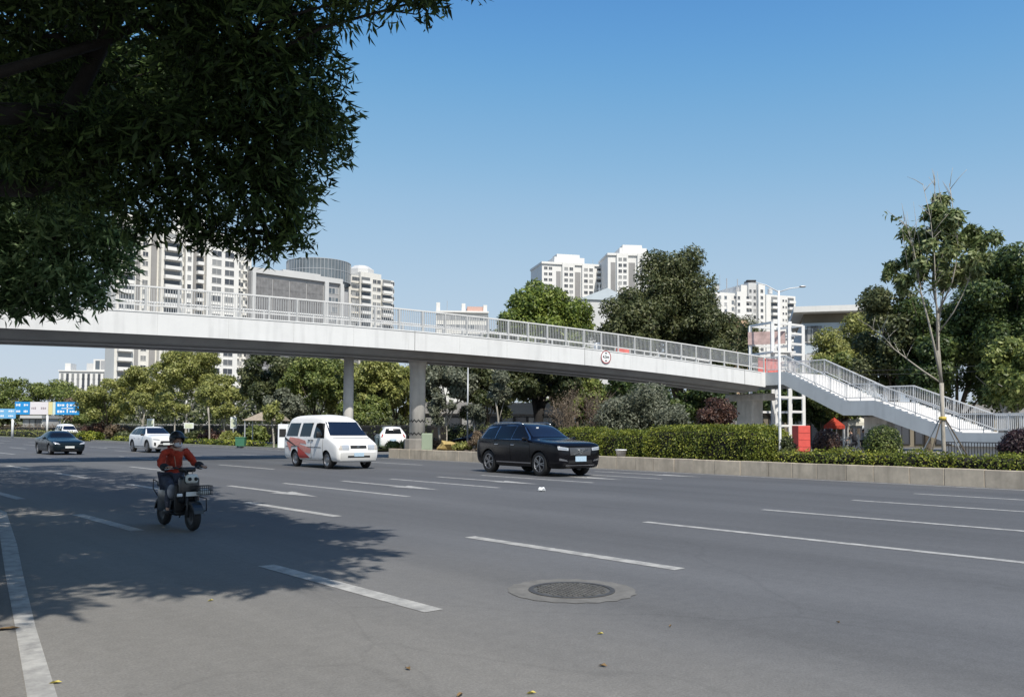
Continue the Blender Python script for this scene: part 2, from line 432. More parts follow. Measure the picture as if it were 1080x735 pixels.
def asphalt():
    m = bpy.data.materials.new('asphalt'); m.use_nodes = True; nt = m.node_tree; b = nt.nodes['Principled BSDF']
    N = nt.nodes.new; Lk = nt.links.new
    tc = N('ShaderNodeTexCoord')
    def noise(scale, sc, det=6, rough=0.6):
        mp = N('ShaderNodeMapping'); mp.inputs['Scale'].default_value = sc; Lk(tc.outputs['Object'], mp.inputs['Vector'])
        n = N('ShaderNodeTexNoise'); n.inputs['Scale'].default_value = scale; n.inputs['Detail'].default_value = det; n.inputs['Roughness'].default_value = rough
        Lk(mp.outputs[0], n.inputs['Vector']); return n.outputs['Fac']
    def madd(a, k, c):
        x = N('ShaderNodeMath'); x.operation = 'MULTIPLY_ADD'; x.inputs[1].default_value = k; x.inputs[2].default_value = c; Lk(a, x.inputs[0]); return x.outputs[0]
    def mul(a, c):
        x = N('ShaderNodeMath'); x.operation = 'MULTIPLY'; Lk(a, x.inputs[0]); Lk(c, x.inputs[1]); return x.outputs[0]
    streak = noise(1.0, (1.1, 0.04, 1), 5)           # wheel tracks along the lanes
    patch = noise(0.16, (1, 0.6, 1), 5, 0.55)
    grain = noise(55, (1, 1, 1), 3, 0.8)
    fine = noise(9, (1, 1, 1), 6, 0.7)
    far = N('ShaderNodeMapRange'); far.inputs['From Min'].default_value = 7; far.inputs['From Max'].default_value = 16; far.inputs['To Min'].default_value = 1.0; far.inputs['To Max'].default_value = 0.84
    # darker oil line in the middle of every lane, paler wheel tracks either side
    sx0 = N('ShaderNodeSeparateXYZ'); Lk(tc.outputs['Object'], sx0.inputs[0])
    wv = N('ShaderNodeMath'); wv.operation = 'MULTIPLY_ADD'; wv.inputs[1].default_value = 2 * math.pi / 3.52; wv.inputs[2].default_value = -2 * math.pi * 9.7 / 3.52; Lk(sx0.outputs['X'], wv.inputs[0])
    cs = N('ShaderNodeMath'); cs.operation = 'COSINE'; Lk(wv.outputs[0], cs.inputs[0])
    lane = madd(mul(cs.outputs[0], madd(noise(0.35, (1, 0.12, 1), 4), 1.6, -0.35)), -0.085, 1.0)
    # fine cracks and sealed seams
    mpv = N('ShaderNodeMapping'); mpv.inputs['Scale'].default_value = (0.42, 0.2, 1); Lk(tc.outputs['Object'], mpv.inputs['Vector'])
    wob2 = N('ShaderNodeTexNoise'); wob2.inputs['Scale'].default_value = 1.4; wob2.inputs['Detail'].default_value = 6; Lk(mpv.outputs[0], wob2.inputs['Vector'])
    mxv = N('ShaderNodeMix'); mxv.data_type = 'VECTOR'; mxv.inputs['Factor'].default_value = 0.28; Lk(mpv.outputs[0], mxv.inputs['A']); Lk(wob2.outputs['Color'], mxv.inputs['B'])
    vo = N('ShaderNodeTexVoronoi'); vo.feature = 'DISTANCE_TO_EDGE'; vo.inputs['Scale'].default_value = 0.75; Lk(mxv.outputs['Result'], vo.inputs['Vector'])
    ck = N('ShaderNodeMapRange'); ck.inputs['From Min'].default_value = 0.0; ck.inputs['From Max'].default_value = 0.004; ck.inputs['To Min'].default_value = 0.90; ck.inputs['To Max'].default_value = 1.0; Lk(vo.outputs['Distance'], ck.inputs['Value'])
    blot = N('ShaderNodeMapRange'); blot.inputs['From Min'].default_value = 0.60; blot.inputs['From Max'].default_value = 0.72; blot.inputs['To Min'].default_value = 1.0; blot.inputs['To Max'].default_value = 0.82; Lk(noise(0.55, (1, 0.35, 1), 6, 0.7), blot.inputs['Value'])
    k = mul(mul(madd(streak, 0.5, 0.75), madd(patch, 0.62, 0.69)), mul(madd(grain, 1.1, 0.45), madd(fine, 0.45, 0.77)))
    Lk(sx0.outputs['X'], far.inputs['Value'])
    k = mul(mul(k, lane), mul(mul(ck.outputs[0], far.outputs[0]), blot.outputs[0]))
    # older, paler and warmer tarmac next to the near kerb
    sx = N('ShaderNodeSeparateXYZ'); Lk(tc.outputs['Object'], sx.inputs[0])
    wob = madd(noise(0.25, (1, 0.4, 1), 4), 3.0, -1.5)
    ad = N('ShaderNodeMath'); ad.operation = 'ADD'; Lk(sx.outputs['X'], ad.inputs[0]); Lk(wob, ad.inputs[1])
    mr = N('ShaderNodeMapRange'); mr.interpolation_type = 'SMOOTHSTEP'; mr.inputs['From Min'].default_value = 2.6; mr.inputs['From Max'].default_value = 7.4
    Lk(ad.outputs[0], mr.inputs['Value'])
    mx = N('ShaderNodeMix'); mx.data_type = 'RGBA'; Lk(mr.outputs[0], mx.inputs['Factor'])
    mx.inputs['A'].default_value = (0.198, 0.190, 0.176, 1); mx.inputs['B'].default_value = (0.120, 0.1225, 0.128, 1)
    m2 = N('ShaderNodeMix'); m2.data_type = 'RGBA'; m2.blend_type = 'MULTIPLY'; m2.inputs['Factor'].default_value = 1
    Lk(mx.outputs['Result'], m2.inputs['A']); Lk(k, m2.inputs['B'])
    Lk(m2.outputs['Result'], b.inputs['Base Color'])
    b.inputs['Roughness'].default_value = 0.82; b.inputs['Specular IOR Level'].default_value = 0.25
    bp = N('ShaderNodeBump'); bp.inputs['Strength'].default_value = 0.35; bp.inputs['Distance'].default_value = 0.01
    Lk(grain, bp.inputs['Height']); Lk(bp.outputs[0], b.inputs['Normal'])
    return m
M['asphalt'] = asphalt()

def paint():
    m = bpy.data.materials.new('road_paint'); m.use_nodes = True; nt = m.node_tree; b = nt.nodes['Principled BSDF']
    tc = nt.nodes.new('ShaderNodeTexCoord')
    def ramp(scale, a, b2, c1, c2):
        n = nt.nodes.new('ShaderNodeTexNoise'); n.inputs['Scale'].default_value = scale; n.inputs['Detail'].default_value = 8; n.inputs['Roughness'].default_value = 0.7
        nt.links.new(tc.outputs['Object'], n.inputs['Vector'])
        r = nt.nodes.new('ShaderNodeValToRGB'); r.color_ramp.elements[0].position = a; r.color_ramp.elements[1].position = b2
        r.color_ramp.elements[0].color = c1; r.color_ramp.elements[1].color = c2
        nt.links.new(n.outputs['Fac'], r.inputs['Fac']); return r
    worn = ramp(5, 0.38, 0.60, (0, 0, 0, 1), (1, 1, 1, 1))
    tone = ramp(1.3, 0.3, 0.7, (0.37, 0.365, 0.345, 1), (0.52, 0.51, 0.48, 1))
    mx = nt.nodes.new('ShaderNodeMix'); mx.data_type = 'RGBA'
    mx.inputs['A'].default_value = (0.26, 0.255, 0.245, 1)
    nt.links.new(worn.outputs['Color'], mx.inputs['Factor']); nt.links.new(tone.outputs['Color'], mx.inputs['B'])
    nt.links.new(mx.outputs['Result'], b.inputs['Base Color']); b.inputs['Roughness'].default_value = 0.75
    return m
M['paint'] = paint()

road = MB(); road.add([(-1.5, -60, 0), (26.15, -60, 0), (26.15, 41, 0), (29.2, 50, 0), (30.5, 400, 0), (-1.5, 400, 0)], [(0, 1, 2, 3, 4, 5)])
road = structure(road.build('road', M['asphalt'], rot=(0, 0, ROADROT)))
far_road = MB(); far_road.add([(33.4, -60, 0), (46, -60, 0), (46, 400, 0), (40, 400, 0), (38, 60, 0), (33.4, 41, 0)], [(0, 1, 2, 3, 4, 5)])
structure(far_road.build('road', M['asphalt'], rot=(0, 0, ROADROT)))

def marking(name, poly):
    mb = MB(); mb.add([(v, u, 0.004) for v, u in poly], [tuple(range(len(poly)))])
    return mb.build(name, M['paint'], road)
def stripe(v, u0, u1, w=0.17): return marking('lane_marking', [(v - w / 2, u0), (v + w / 2, u0), (v + w / 2, u1), (v - w / 2, u1)])
for v, l in ((4.42, 3.2), (7.84, 3.75)):
    for k in range(-1, 16): stripe(v, 5.95 + 7.5 * k, 5.95 + l + 7.5 * k, 0.2)
for v in (11.42, 15.05, 18.75, 22.0):
    for k in range(-2, 14): stripe(v, 17.4 + 13.2 * k - (1.0 if v < 12 else 0), 22.6 + 13.2 * k)
def arrow(v, u0):                       # straight-ahead arrow, head towards low u
    marking('arrow_marking', [(v, u0), (v + 0.33, u0 + 1.9), (v + 0.1, u0 + 1.7), (v + 0.09, u0 + 4.9), (v - 0.09, u0 + 4.9), (v - 0.1, u0 + 1.7), (v - 0.33, u0 + 1.9)])
for v, u in ((9.75, 17.6), (13.3, 17.7), (16.95, 17.8), (20.6, 17.8), (24.0, 17.3)): arrow(v, u); arrow(v, u + 52)
marking('edge_line', [(25.62, -60), (25.78, -60), (25.78, 39.5), (25.62, 39.5)])
marking('edge_line', [(28.75, 52), (28.9, 52), (29.8, 300), (29.65, 300)])
marking('edge_line', [(-0.45, -5), (-0.31, -5), (0.58, 1), (1.37, 5.46), (1.70, 7.44), (2.17, 10.06), (2.69, 12.88), (3.55, 17.9), (3.6, 300), (3.45, 300), (3.41, 18), (2.53, 13.02), (2.03, 10.18), (1.58, 7.54), (1.24, 5.58), (0.44, 1)])

# near pavement and its kerb
def uv_block(name, poly, z, m):
    mb = MB(); mb.prism(poly, -0.1, z, M=Matrix.Rotation(ROADROT, 4, 'Z')); return structure(mb.build(name, m))
uv_block('kerb', [(0.34, -60), (-0.75, -5), (1.10, 5.66), (3.2, 17.8), (3.2, 300), (3.05, 300), (3.05, 17.9), (0.95, 5.7), (-0.9, -4.9), (0.19, -60)][::1], 0.13, M['paving'])
uv_block('pavement', [(0.186, -60), (-0.904, -4.9), (0.946, 5.7), (3.046, 17.9), (3.046, 300), (-9, 300), (-9, -60)], 0.12, M['paving'])

# median bed behind the planter wall; its soil top
mb = MB(); mb.box2((26.42, -60, -0.1), (33.2, 39.3, 0.44)); structure(mb.build('planting_bed', M['soil'], rot=(0, 0, ROADROT)))
# far verge: grass strip with kerb, beyond the gap in the median
verge = MB(); verge.add([(29.4, 51, 0.12), (37, 51, 0.12), (40, 400, 0.14), (30.7, 400, 0.14), (29.4, 51, -0.05), (30.7, 400, -0.05)], [(0, 1, 2, 3), (4, 0, 3, 5)])
structure(verge.build('verge', M['grass'], rot=(0, 0, ROADROT)))
mb = MB()
mb.add([(29.2, 50, -0.05), (29.4, 50, -0.05), (30.7, 400, -0.05), (30.5, 400, -0.05), (29.2, 50, 0.15), (29.4, 50, 0.15), (30.7, 400, 0.15), (30.5, 400, 0.15)], [(4, 5, 6, 7), (0, 4, 7, 3), (0, 1, 5, 4), (1, 2, 6, 5)])
structure(mb.build('kerb', M['paving'], rot=(0, 0, ROADROT)))
# pavement across the second carriageway
mb = MB(); mb.box2((46, -60, -0.1), (75, 300, 0.11)); structure(mb.build('pavement', M['paving'], rot=(0, 0, ROADROT)))

# granite planter wall along the median
def granite():
    m = mat('granite', (0.52, 0.455, 0.365), 0.8, var=0.2, vscale=2.2, dirt=0.5, bump=0.25, bscale=60)
    nt = m.node_tree; b = nt.nodes['Principled BSDF']; src = b.inputs['Base Color'].links[0].from_socket
    ge = nt.nodes.new('ShaderNodeNewGeometry'); r = nt.nodes.new('ShaderNodeValToRGB')
    r.color_ramp.elements[0].color = (0.92, 0.91, 0.9, 1); r.color_ramp.elements[1].color = (1.08, 1.06, 1.02, 1)
    nt.links.new(ge.outputs['Random Per Island'], r.inputs['Fac'])
    mx = nt.nodes.new('ShaderNodeMix'); mx.data_type = 'RGBA'; mx.blend_type = 'MULTIPLY'; mx.inputs['Factor'].default_value = 1
    nt.links.new(src, mx.inputs['A']); nt.links.new(r.outputs['Color'], mx.inputs['B']); nt.links.new(mx.outputs['Result'], b.inputs['Base Color'])
    return m
M['granite'] = granite()
wall = MB(); rg = random.Random(3); u = -14.0
while u < 39.2:
    l = rg.choice((0.9, 1.0, 1.1)); z = 0.5 + rg.uniform(-0.006, 0.006); dv = rg.uniform(-0.006, 0.006)
    wall.rbox((26.28 + dv, u + l / 2, z / 2 - 0.02), (0.26, l - 0.008, z + 0.04), 0.015); u += l
tag(wall.build('planter_wall', M['granite'], rot=(0, 0, ROADROT)), 'long low granite block wall holding the planted median strip above the road', 'wall')

# manhole
mh = thing('manhole_cover', 'round iron manhole cover ringed by pale patched concrete in the tarmac', 'manhole', G(603, 622.5))
t = MB(); n = 40; rr = [0.62 + 0.02 * math.sin(3 * k) for k in range(n)]
t.add([(rr[k] * math.cos(2 * math.pi * k / n), rr[k] * math.sin(2 * math.pi * k / n), 0.005) for k in range(n)], [tuple(range(n))])
t.build('concrete_surround', mat('patch', (0.155, 0.15, 0.14), 0.9, var=0.25, vscale=5), mh)
t = MB(); t.lathe([(0.42, 0.004), (0.42, 0.012), (0.37, 0.012), (0.37, 0.009)], 40, close=False); t.build('rim', mat('iron_rim', (0.09, 0.085, 0.08), 0.6, 0.4, var=0.3, vscale=10), mh)
t = MB(); t.lathe([(0.365, 0.008), (0.0, 0.008)], 40, close=False)
for i in range(-6, 7):
    for j in range(-6, 7):
        x, y = i * 0.052 + (j % 2) * 0.026, j * 0.052
        if x * x + y * y < 0.33 ** 2: t.box((x, y, 0.012), (0.034, 0.03, 0.008), 0.6)
t.build('lid', mat('iron', (0.13, 0.125, 0.115), 0.65, 0.3, var=0.4, vscale=12), mh)

# litter
def crumple(name, label, cat, loc, s, m, seed):
    rng = random.Random(seed); bm = bmesh.new(); bmesh.ops.create_icosphere(bm, subdivisions=2, radius=1)
    for v in bm.verts: v.co = Vector((v.co.x * s[0], v.co.y * s[1], max(-0.3, v.co.z) * s[2])) * rng.uniform(0.6, 1.25)
    me = bpy.data.meshes.new(name); bm.to_mesh(me); bm.free(); me.materials.append(m)
    return tag(link(name, me, loc=(loc.x, loc.y, s[2] * 0.4)), label, cat)
crumple('crumpled_paper', 'small crumpled white paper lying on the road in front of the black car', 'litter', G(571, 518), (0.1, 0.08, 0.08), M['white_mark'], 4)
def fallen_leaf(px, py, label, m, rz, s=0.06):
    mb = MB(); mb.add([(-s, 0, 0.008), (-s * .3, s * .42, 0.014), (s * .5, s * .3, 0.02), (s * 1.1, 0, 0.01), (s * .5, -s * .3, 0.014), (-s * .3, -s * .42, 0.024), (0, 0, 0.006)], [(0, 6, 1), (1, 6, 2), (2, 6, 3), (3, 6, 4), (4, 6, 5), (5, 6, 0)])
    o = mb.build('fallen_leaf', m, loc=G(px, py), rot=(0, 0, rz)); return tag(o, label, 'leaf')
LY, LB = mat('leaf_yellow', (0.5, 0.42, 0.1), 0.7), mat('leaf_brown', (0.2, 0.13, 0.06), 0.8)
fallen_leaf(58, 721, 'yellow fallen leaf lying on the white edge line at the bottom left', LY, 0.4, 0.035)
fallen_leaf(633, 669, 'pale yellow fallen leaf on the tarmac below the manhole cover', LY, 0.1, 0.026)
fallen_leaf(707, 661, 'small brown fallen leaf on the tarmac right of the manhole', LB, 1.0, 0.02)
fallen_leaf(884, 657, 'tiny pale fallen leaf alone on the tarmac far right of the manhole', LB, 2.0, 0.018)
fallen_leaf(560, 732, 'yellow fallen leaf at the very bottom of the view on the tarmac', LY, 0.2, 0.03)
fallen_leaf(6, 664, 'large dry brown leaf lying in the gutter at the left edge', LB, .5, .09)
fallen_leaf(485, 734, 'curled brown fallen leaf at the bottom edge beside a yellow one', LB, 1.2, 0.035)
fallen_leaf(222, 634, 'small pale fallen leaf on sunlit tarmac beneath the tree shadow', LY, 0.9, 0.03)
fallen_leaf(430, 706, 'small brown fallen leaf on grey tarmac left of the manhole', LB, 2.3, 0.03)
fallen_leaf(636, 703, 'small brown fallen leaf below the manhole cover and the yellow leaf', LB, 2.9, 0.03)
# ------------------------------------------------------------------ footbridge
EB = Vector((0.8246, 0.5657, 0)); NB = Vector((-0.5657, 0.8246, 0))     # along the bridge, across it (away from us)
A0 = Vector((0, 47.35, 0))
S0, S1, BW = -29.0, 21.45, 5.0
def ztop(s):
    X = s * EB.x; return 6.66 - 0.00152 * (X + 8) ** 2 if X > -8 else 6.66 - 0.0012 * (X + 8) ** 2
def BP(s, n, z): p = A0 + EB * s + NB * n; return Vector((p.x, p.y, z))
br = thing('footbridge', 'long white pedestrian bridge with steel railings arching across the wide road', 'footbridge', (0, 0, 0))
def loft(name, prof, m, s0=S0, s1=S1, n=40, smooth=False):
    mb = MB(); k = len(prof); ss = np.linspace(s0, s1, n)
    vs = [BP(s, a, ztop(s) + b) for s in ss for a, b in prof]
    fs = [(i * k + j, (i + 1) * k + j, (i + 1) * k + (j + 1) % k, i * k + (j + 1) % k) for i in range(n - 1) for j in range(k)]
    fs += [tuple(range(k)), tuple((n - 1) * k + j for j in range(k))[::-1]]
    mb.add(vs, fs); return mb.build(name, m, br)
loft('fascia', [(0, 0), (0, -1.02), (0.09, -1.02), (0.09, 0)], M['white_paint'])
loft('fascia', [(BW - 0.09, 0), (BW - 0.09, -1.02), (BW, -1.02), (BW, 0)], M['white_paint'])
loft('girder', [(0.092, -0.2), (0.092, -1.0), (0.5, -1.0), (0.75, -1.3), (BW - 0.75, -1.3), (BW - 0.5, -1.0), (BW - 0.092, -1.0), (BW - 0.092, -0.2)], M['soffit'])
loft('walkway', [(0.3, -0.198), (BW - 0.3, -0.198), (BW - 0.3, -0.1), (0.3, -0.1)], M['deck'])
for s_, w in ((19.3, 0.03), (5.2, 0.02), (-6.1, 0.02)):
    mb = MB(); mb.bar(BP(s_, -0.003, ztop(s_)), BP(s_, -0.003, ztop(s_) - 1.02), w, 0.006, up=NB); mb.build('expansion_joint', M['dark_metal'], br)
sm = mat('seam_grey', (.52, .525, .52), .6)
mb = MB()
for s_ in np.arange(S0 + 1.2, S1, 3.05): mb.bar(BP(s_, -0.0025, ztop(s_) - .01), BP(s_, -0.0025, ztop(s_) - 1.01), .014, .005, up=NB)
for s0_ in np.arange(S0, S1 - 1, 1.0): mb.bar(BP(s0_, -0.012, ztop(s0_) - .055), BP(s0_ + 1.0, -0.012, ztop(s0_ + 1.0) - .055), .024, .02, up=NB)
mb.build('panel_seams', sm, br)
for n_ in (1.7, 3.3):                     # soffit service pipes
    mb = MB(); mb.tube([BP(s, n_, ztop(s) - 1.36) for s in np.linspace(S0, S1, 30)], 0.045, 6); mb.build('drain_pipe', M['galv'], br)

# railing: one panel = top rail, bottom rail and its bars; posts between the panels
PL = 1.35
def panel_mesh(L, h=1.1, gap=0.26, name='railing_panel'):
    mb = MB()
    mb.box((L / 2, 0, h - 0.035), (L, 0.085, 0.07)); mb.box((L / 2, 0, gap), (L, 0.05, 0.055))
    k = int(round(L / 0.113))
    for i in range(1, k): mb.box((L * i / k, 0, (h - 0.07 + gap + 0.03) / 2), (0.022, 0.03, h - 0.1 - gap), mi=1)
    return mb.mesh(name, [M['rail'], M['bars']])
def post_mesh():
    mb = MB(); mb.box((0, 0, 0.53), (0.10, 0.07, 1.06)); mb.box((0, 0, 0.01), (0.16, 0.12, 0.02)); return mb.mesh('railing_post', M['bars'])
PM, POM = panel_mesh(PL), post_mesh()
mb = MB(); mb.box((0, 0, 0.53), (0.055, 0.05, 1.06)); PTM = mb.mesh('railing_post', M['rail'])
ANG = math.atan2(EB.y, EB.x)
npan = int((S1 - S0) / PL)
for n_ in (0.06, BW - 0.06):
    for i in range(npan + 1):
        s = S1 - 0.08 - PL * i
        link('railing_post', POM, br, BP(s, n_, ztop(s)), (0, 0, ANG))
        if i < npan:
            a, b = s - PL, s
            o = link('railing_panel', PM, br, BP(a, n_, ztop(a) ), (0, -math.atan2(ztop(b) - ztop(a), PL), ANG))

# columns
q = (47.35 + 53.4) / 2
def under(px):                              # a point below the bridge's middle line in photo column px
    r = ray(px, HZ); k = 50.4 / (r.y - 0.686 * r.x); return Vector((r.x * k, r.y * k, 0))
c1 = under(440); s1 = (c1 - A0).dot(EB); z1 = ztop(s1) - 1.3
mb = MB(); mb.lathe([(0.43, 0), (0.43, z1 - 0.85), (0.44, z1 - 0.5), (0.50, z1 - 0.12), (0.54, z1 + 0.02)], 28)
mb.build('column', M['concrete'], br, True, loc=c1)
for z in (1.28, 1.98):                        # dark zigzag bands painted round the column
    mb = MB(); n = 24
    for k in range(n):
        a, b = 2 * math.pi * k / n, 2 * math.pi * (k + 1) / n; dz = 0.09 if k % 2 else -0.02; d2 = 0.09 if (k + 1) % 2 else -0.02
        r_ = 0.436
        mb.add([(r_ * math.cos(a), r_ * math.sin(a), z + dz - .04), (r_ * math.cos(b), r_ * math.sin(b), z + d2 - .04), (r_ * math.cos(b), r_ * math.sin(b), z + d2 + .05), (r_ * math.cos(a), r_ * math.sin(a), z + dz + .05)], [(0, 1, 2, 3)])
    mb.build('painted_band', M['black_mark'], br, loc=c1)
mb = MB(); mb.lathe([(0.72, 0.3), (0.72, 1.0), (0.69, 1.04), (0.43, 1.05)], 12); mb.build('column_collar', M['paving'], br, loc=c1)
c2 = under(367) ; s2 = (c2 - A0).dot(EB)
mb = MB(); mb.lathe([(0.27, 0), (0.26, ztop(s2) - 1.3)], 18); mb.build('column', M['concrete'], br, True, loc=c2)
c3 = under(791); s3 = (c3 - A0).dot(EB); z3 = ztop(s3) - 1.3
mb = MB(); mb.rbox((0, 0, z3 / 2), (1.2, 1.5, z3), 0.12); mb.rbox((0, 0, z3 - 0.25), (1.3, 3.6, 0.5), 0.08)
mb.build('pier', M['concrete'], br, loc=c3, rot=(0, 0, ANG))
c4 = BP(-27.5, 2.5, 0); mb = MB(); mb.lathe([(0.43, 0), (0.43, ztop(-27.5) - 1.3)], 20); mb.build('column', M['concrete'], br, True, loc=c4)

# height-limit sign fixed to the fascia
sg = thing('height_limit_sign', 'round white 4.5m height limit sign with red ring fixed to the white bridge side', 'road sign', (0, 0, 0))
r_ = ray(639, 376.5); k = 47.3 / (r_.y - 0.686 * r_.x); pc = Vector((0, 0, HC)) + r_ * k
sg.location = pc; sg.rotation_euler = (0, 0, ANG)
mb = MB(); mb.lathe([(0.40, -0.012), (0.40, 0.03)], 32, axis='y'); mb.build('disc', M['white_mark'], sg)
mb = MB(); mb.lathe([(0.40, -0.018), (0.40, -0.0125), (0.345, -0.0125), (0.345, -0.018)], 32, axis='y', close=False)
mb.lathe([(0.40, -0.018), (0.345, -0.018)], 32, axis='y', close=False); mb.build('red_ring', mat('ring_red', (.32, .03, .03), .5), sg)
mb = MB()
mb.add([(-0.09, -0.0165, 0.27), (0.09, -0.0165, 0.27), (0, -0.0165, 0.15), (-0.09, -0.0165, -0.27), (0.09, -0.0165, -0.27), (0, -0.0165, -0.15)], [(0, 2, 1), (3, 4, 5)])
mb.build('arrow_mark', M['black_mark'], sg)
def letters(text, size, m, parent, loc, rot, name='lettering'):
    cu = bpy.data.curves.new(name, 'FONT'); cu.body = text; cu.size = size; cu.align_x = 'CENTER'; cu.align_y = 'CENTER'; cu.extrude = 0.002; cu.offset = 0.006
    o = bpy.data.objects.new(name, cu); col.objects.link(o); me = evaluated_mesh(o, name); bpy.data.objects.remove(o)
    me.materials.clear(); me.materials.append(m)
    return link(name, me, parent, loc, rot)
letters('4.5m', 0.25, M['black_mark'], sg, (0, -0.017, 0), (R(90), 0, 0))

# ------------------------------------------------------------------ stairs at the far end, coming down towards us
P0 = BP(S1, 0, 0)
def SP(t, n, z): p = P0 - NB * t + EB * n; return Vector((p.x, p.y, z))
SW = 4.4
zd = ztop(S1)
prof = [(-5.0, zd), (1.69, zd - 0.05), (6.3, 3.5), (8.3, 3.48), (13.5, 1.52), (24.0, 1.5)]     # (t, floor height)
def zs(t):
    for (a, za), (b, zb) in zip(prof, prof[1:]):
        if a <= t <= b: return za + (zb - za) * (t - a) / (b - a)
    return prof[-1][1]
for n_ in (0.0, SW - 0.12):                  # stringers
    mb = MB()
    lo = [(-5, zd - 0.95), (1.5, zd - 0.9), (6.1, 2.6), (8.1, 2.58), (13.3, 0.78), (24, 0.76)]
    vs = [];
    for (t, z), (t2, z2) in zip(prof, lo): vs += [SP(t, n_, z + 0.02), SP(t2, n_, z2), SP(t2, n_ + 0.12, z2), SP(t, n_ + 0.12, z + 0.02)]
    k = len(prof); fs = [(i * 4 + j, i * 4 + 4 + j, i * 4 + 4 + (j + 1) % 4, i * 4 + (j + 1) % 4) for i in range(k - 1) for j in range(4)] + [(0, 1, 2, 3), (k * 4 - 1, k * 4 - 2, k * 4 - 3, k * 4 - 4)]
    mb.add(vs, fs); mb.build('stringer', M['stringer'], br)
mb = MB()                                    # landings
for a, b in ((-5, 1.69), (6.3, 8.3), (13.5, 24)):
    for (t0, t1) in ((a, b),):
        z = zs((a + b) / 2)
        vs = [SP(t, n_, zz) for t in (t0, t1) for n_, zz in ((0.122, z - 0.3), (SW - 0.122, z - 0.3), (SW - 0.122, z - 0.02), (0.122, z - 0.02))]
        mb.add(vs, [(0, 1, 2, 3), (7, 6, 5, 4), (0, 4, 5, 1), (1, 5, 6, 2), (2, 6, 7, 3), (3, 7, 4, 0)])
mb.build('landing', M['deck'], br)
for a, b in ((1.69, 6.3), (8.3, 13.5)):     # flights of steps
    mb = MB(); za, zb = zs(a), zs(b); n = max(3, int((za - zb) / 0.15)); dt, dz = (b - a) / n, (za - zb) / n
    for i in range(n):
        t0, t1 = a + i * dt, a + (i + 1) * dt; z = za - (i + 1) * dz + dz * 0.5
        vs = [SP(t, n_, zz) for t in (t0, t1 + 0.03) for n_, zz in ((0.122, z - 0.32), (SW - 0.122, z - 0.32), (SW - 0.122, z), (0.122, z))]
        mb.add(vs, [(0, 1, 2, 3), (7, 6, 5, 4), (0, 4, 5, 1), (1, 5, 6, 2), (2, 6, 7, 3), (3, 7, 4, 0)])
    mb.build('stair_flight', M['tread'], br)
SANG = math.atan2(-NB.y, -NB.x)
for n_ in (0.05, SW - 0.05):
    segs = [(0.1 if n_ < 1 else -4.6, 1.69), (1.69, 6.3), (6.3, 8.3), (8.3, 13.5), (13.5, 21.5)]
    for a, b in segs:
        k = max(1, round((b - a) / 1.3)); l = (b - a) / k; me = None
        for i in range(k):
            t0, t1 = a + i * l, a + (i + 1) * l; sl = math.hypot(l, zs(t1) - zs(t0))
            if me is None:
                # a sheared panel so the bars stay upright
                mb = MB(); sh = (zs(t1) - zs(t0)) / l
                for zz, w, hh in ((1.065, 0.085, 0.07), (0.2, 0.05, 0.055)):
                    mb.bar((0, 0, zz), (l, 0, zz + sh * l), w, hh)
                nb_ = int(round(l / 0.115))
                for j in range(1, nb_): x = l * j / nb_; mb.box((x, 0, 0.64 + sh * x), (0.022, 0.03, 0.82))
                me = mb.mesh('railing_panel', [M['rail'], M['bars']])
            link('railing_panel', me, br, SP(t0, n_, zs(t0)), (0, 0, SANG))
            link('railing_post', PTM, br, SP(t0, n_, zs(t0)), (0, 0, SANG))
# supports below the landings
mb = MB(); mb.rbox((0, 0, 1.25), (1.6, 0.9, 2.55), 0.05); mb.build('pier', M['concrete'], br, loc=SP(7.2, SW / 2, 0), rot=(0, 0, SANG))
mb = MB(); mb.box2((12.6, 0.25, -0.1), (23.5, SW - 0.25, 0.77)); o = mb.build('base_wall', M['concrete'], br, loc=P0, rot=(0, 0, SANG)); o.location = SP(0, 0, 0)
o.matrix_world = Matrix(((-NB.x, EB.x, 0, P0.x), (-NB.y, EB.y, 0, P0.y), (0, 0, 1, 0), (0, 0, 0, 1)))
# ------------------------------------------------------------------ vehicles: x forward, y to the left, z up
def pchip(xs, ys, q):
    xs, ys = np.array(xs, float), np.array(ys, float); h = np.diff(xs); dl = np.diff(ys) / h
    d = np.zeros_like(ys); d[0], d[-1] = dl[0], dl[-1]
    for i in range(1, len(xs) - 1):
        if dl[i - 1] * dl[i] > 0:
            w1, w2 = 2 * h[i] + h[i - 1], h[i] + 2 * h[i - 1]; d[i] = (w1 + w2) / (w1 / dl[i - 1] + w2 / dl[i])
    k = np.clip(np.searchsorted(xs, q) - 1, 0, len(xs) - 2); t = (q - xs[k]) / h[k]
    return ys[k] * (1 + 2 * t) * (1 - t) ** 2 + h[k] * d[k] * t * (1 - t) ** 2 + ys[k + 1] * t * t * (3 - 2 * t) + h[k] * d[k + 1] * t * t * (t - 1)

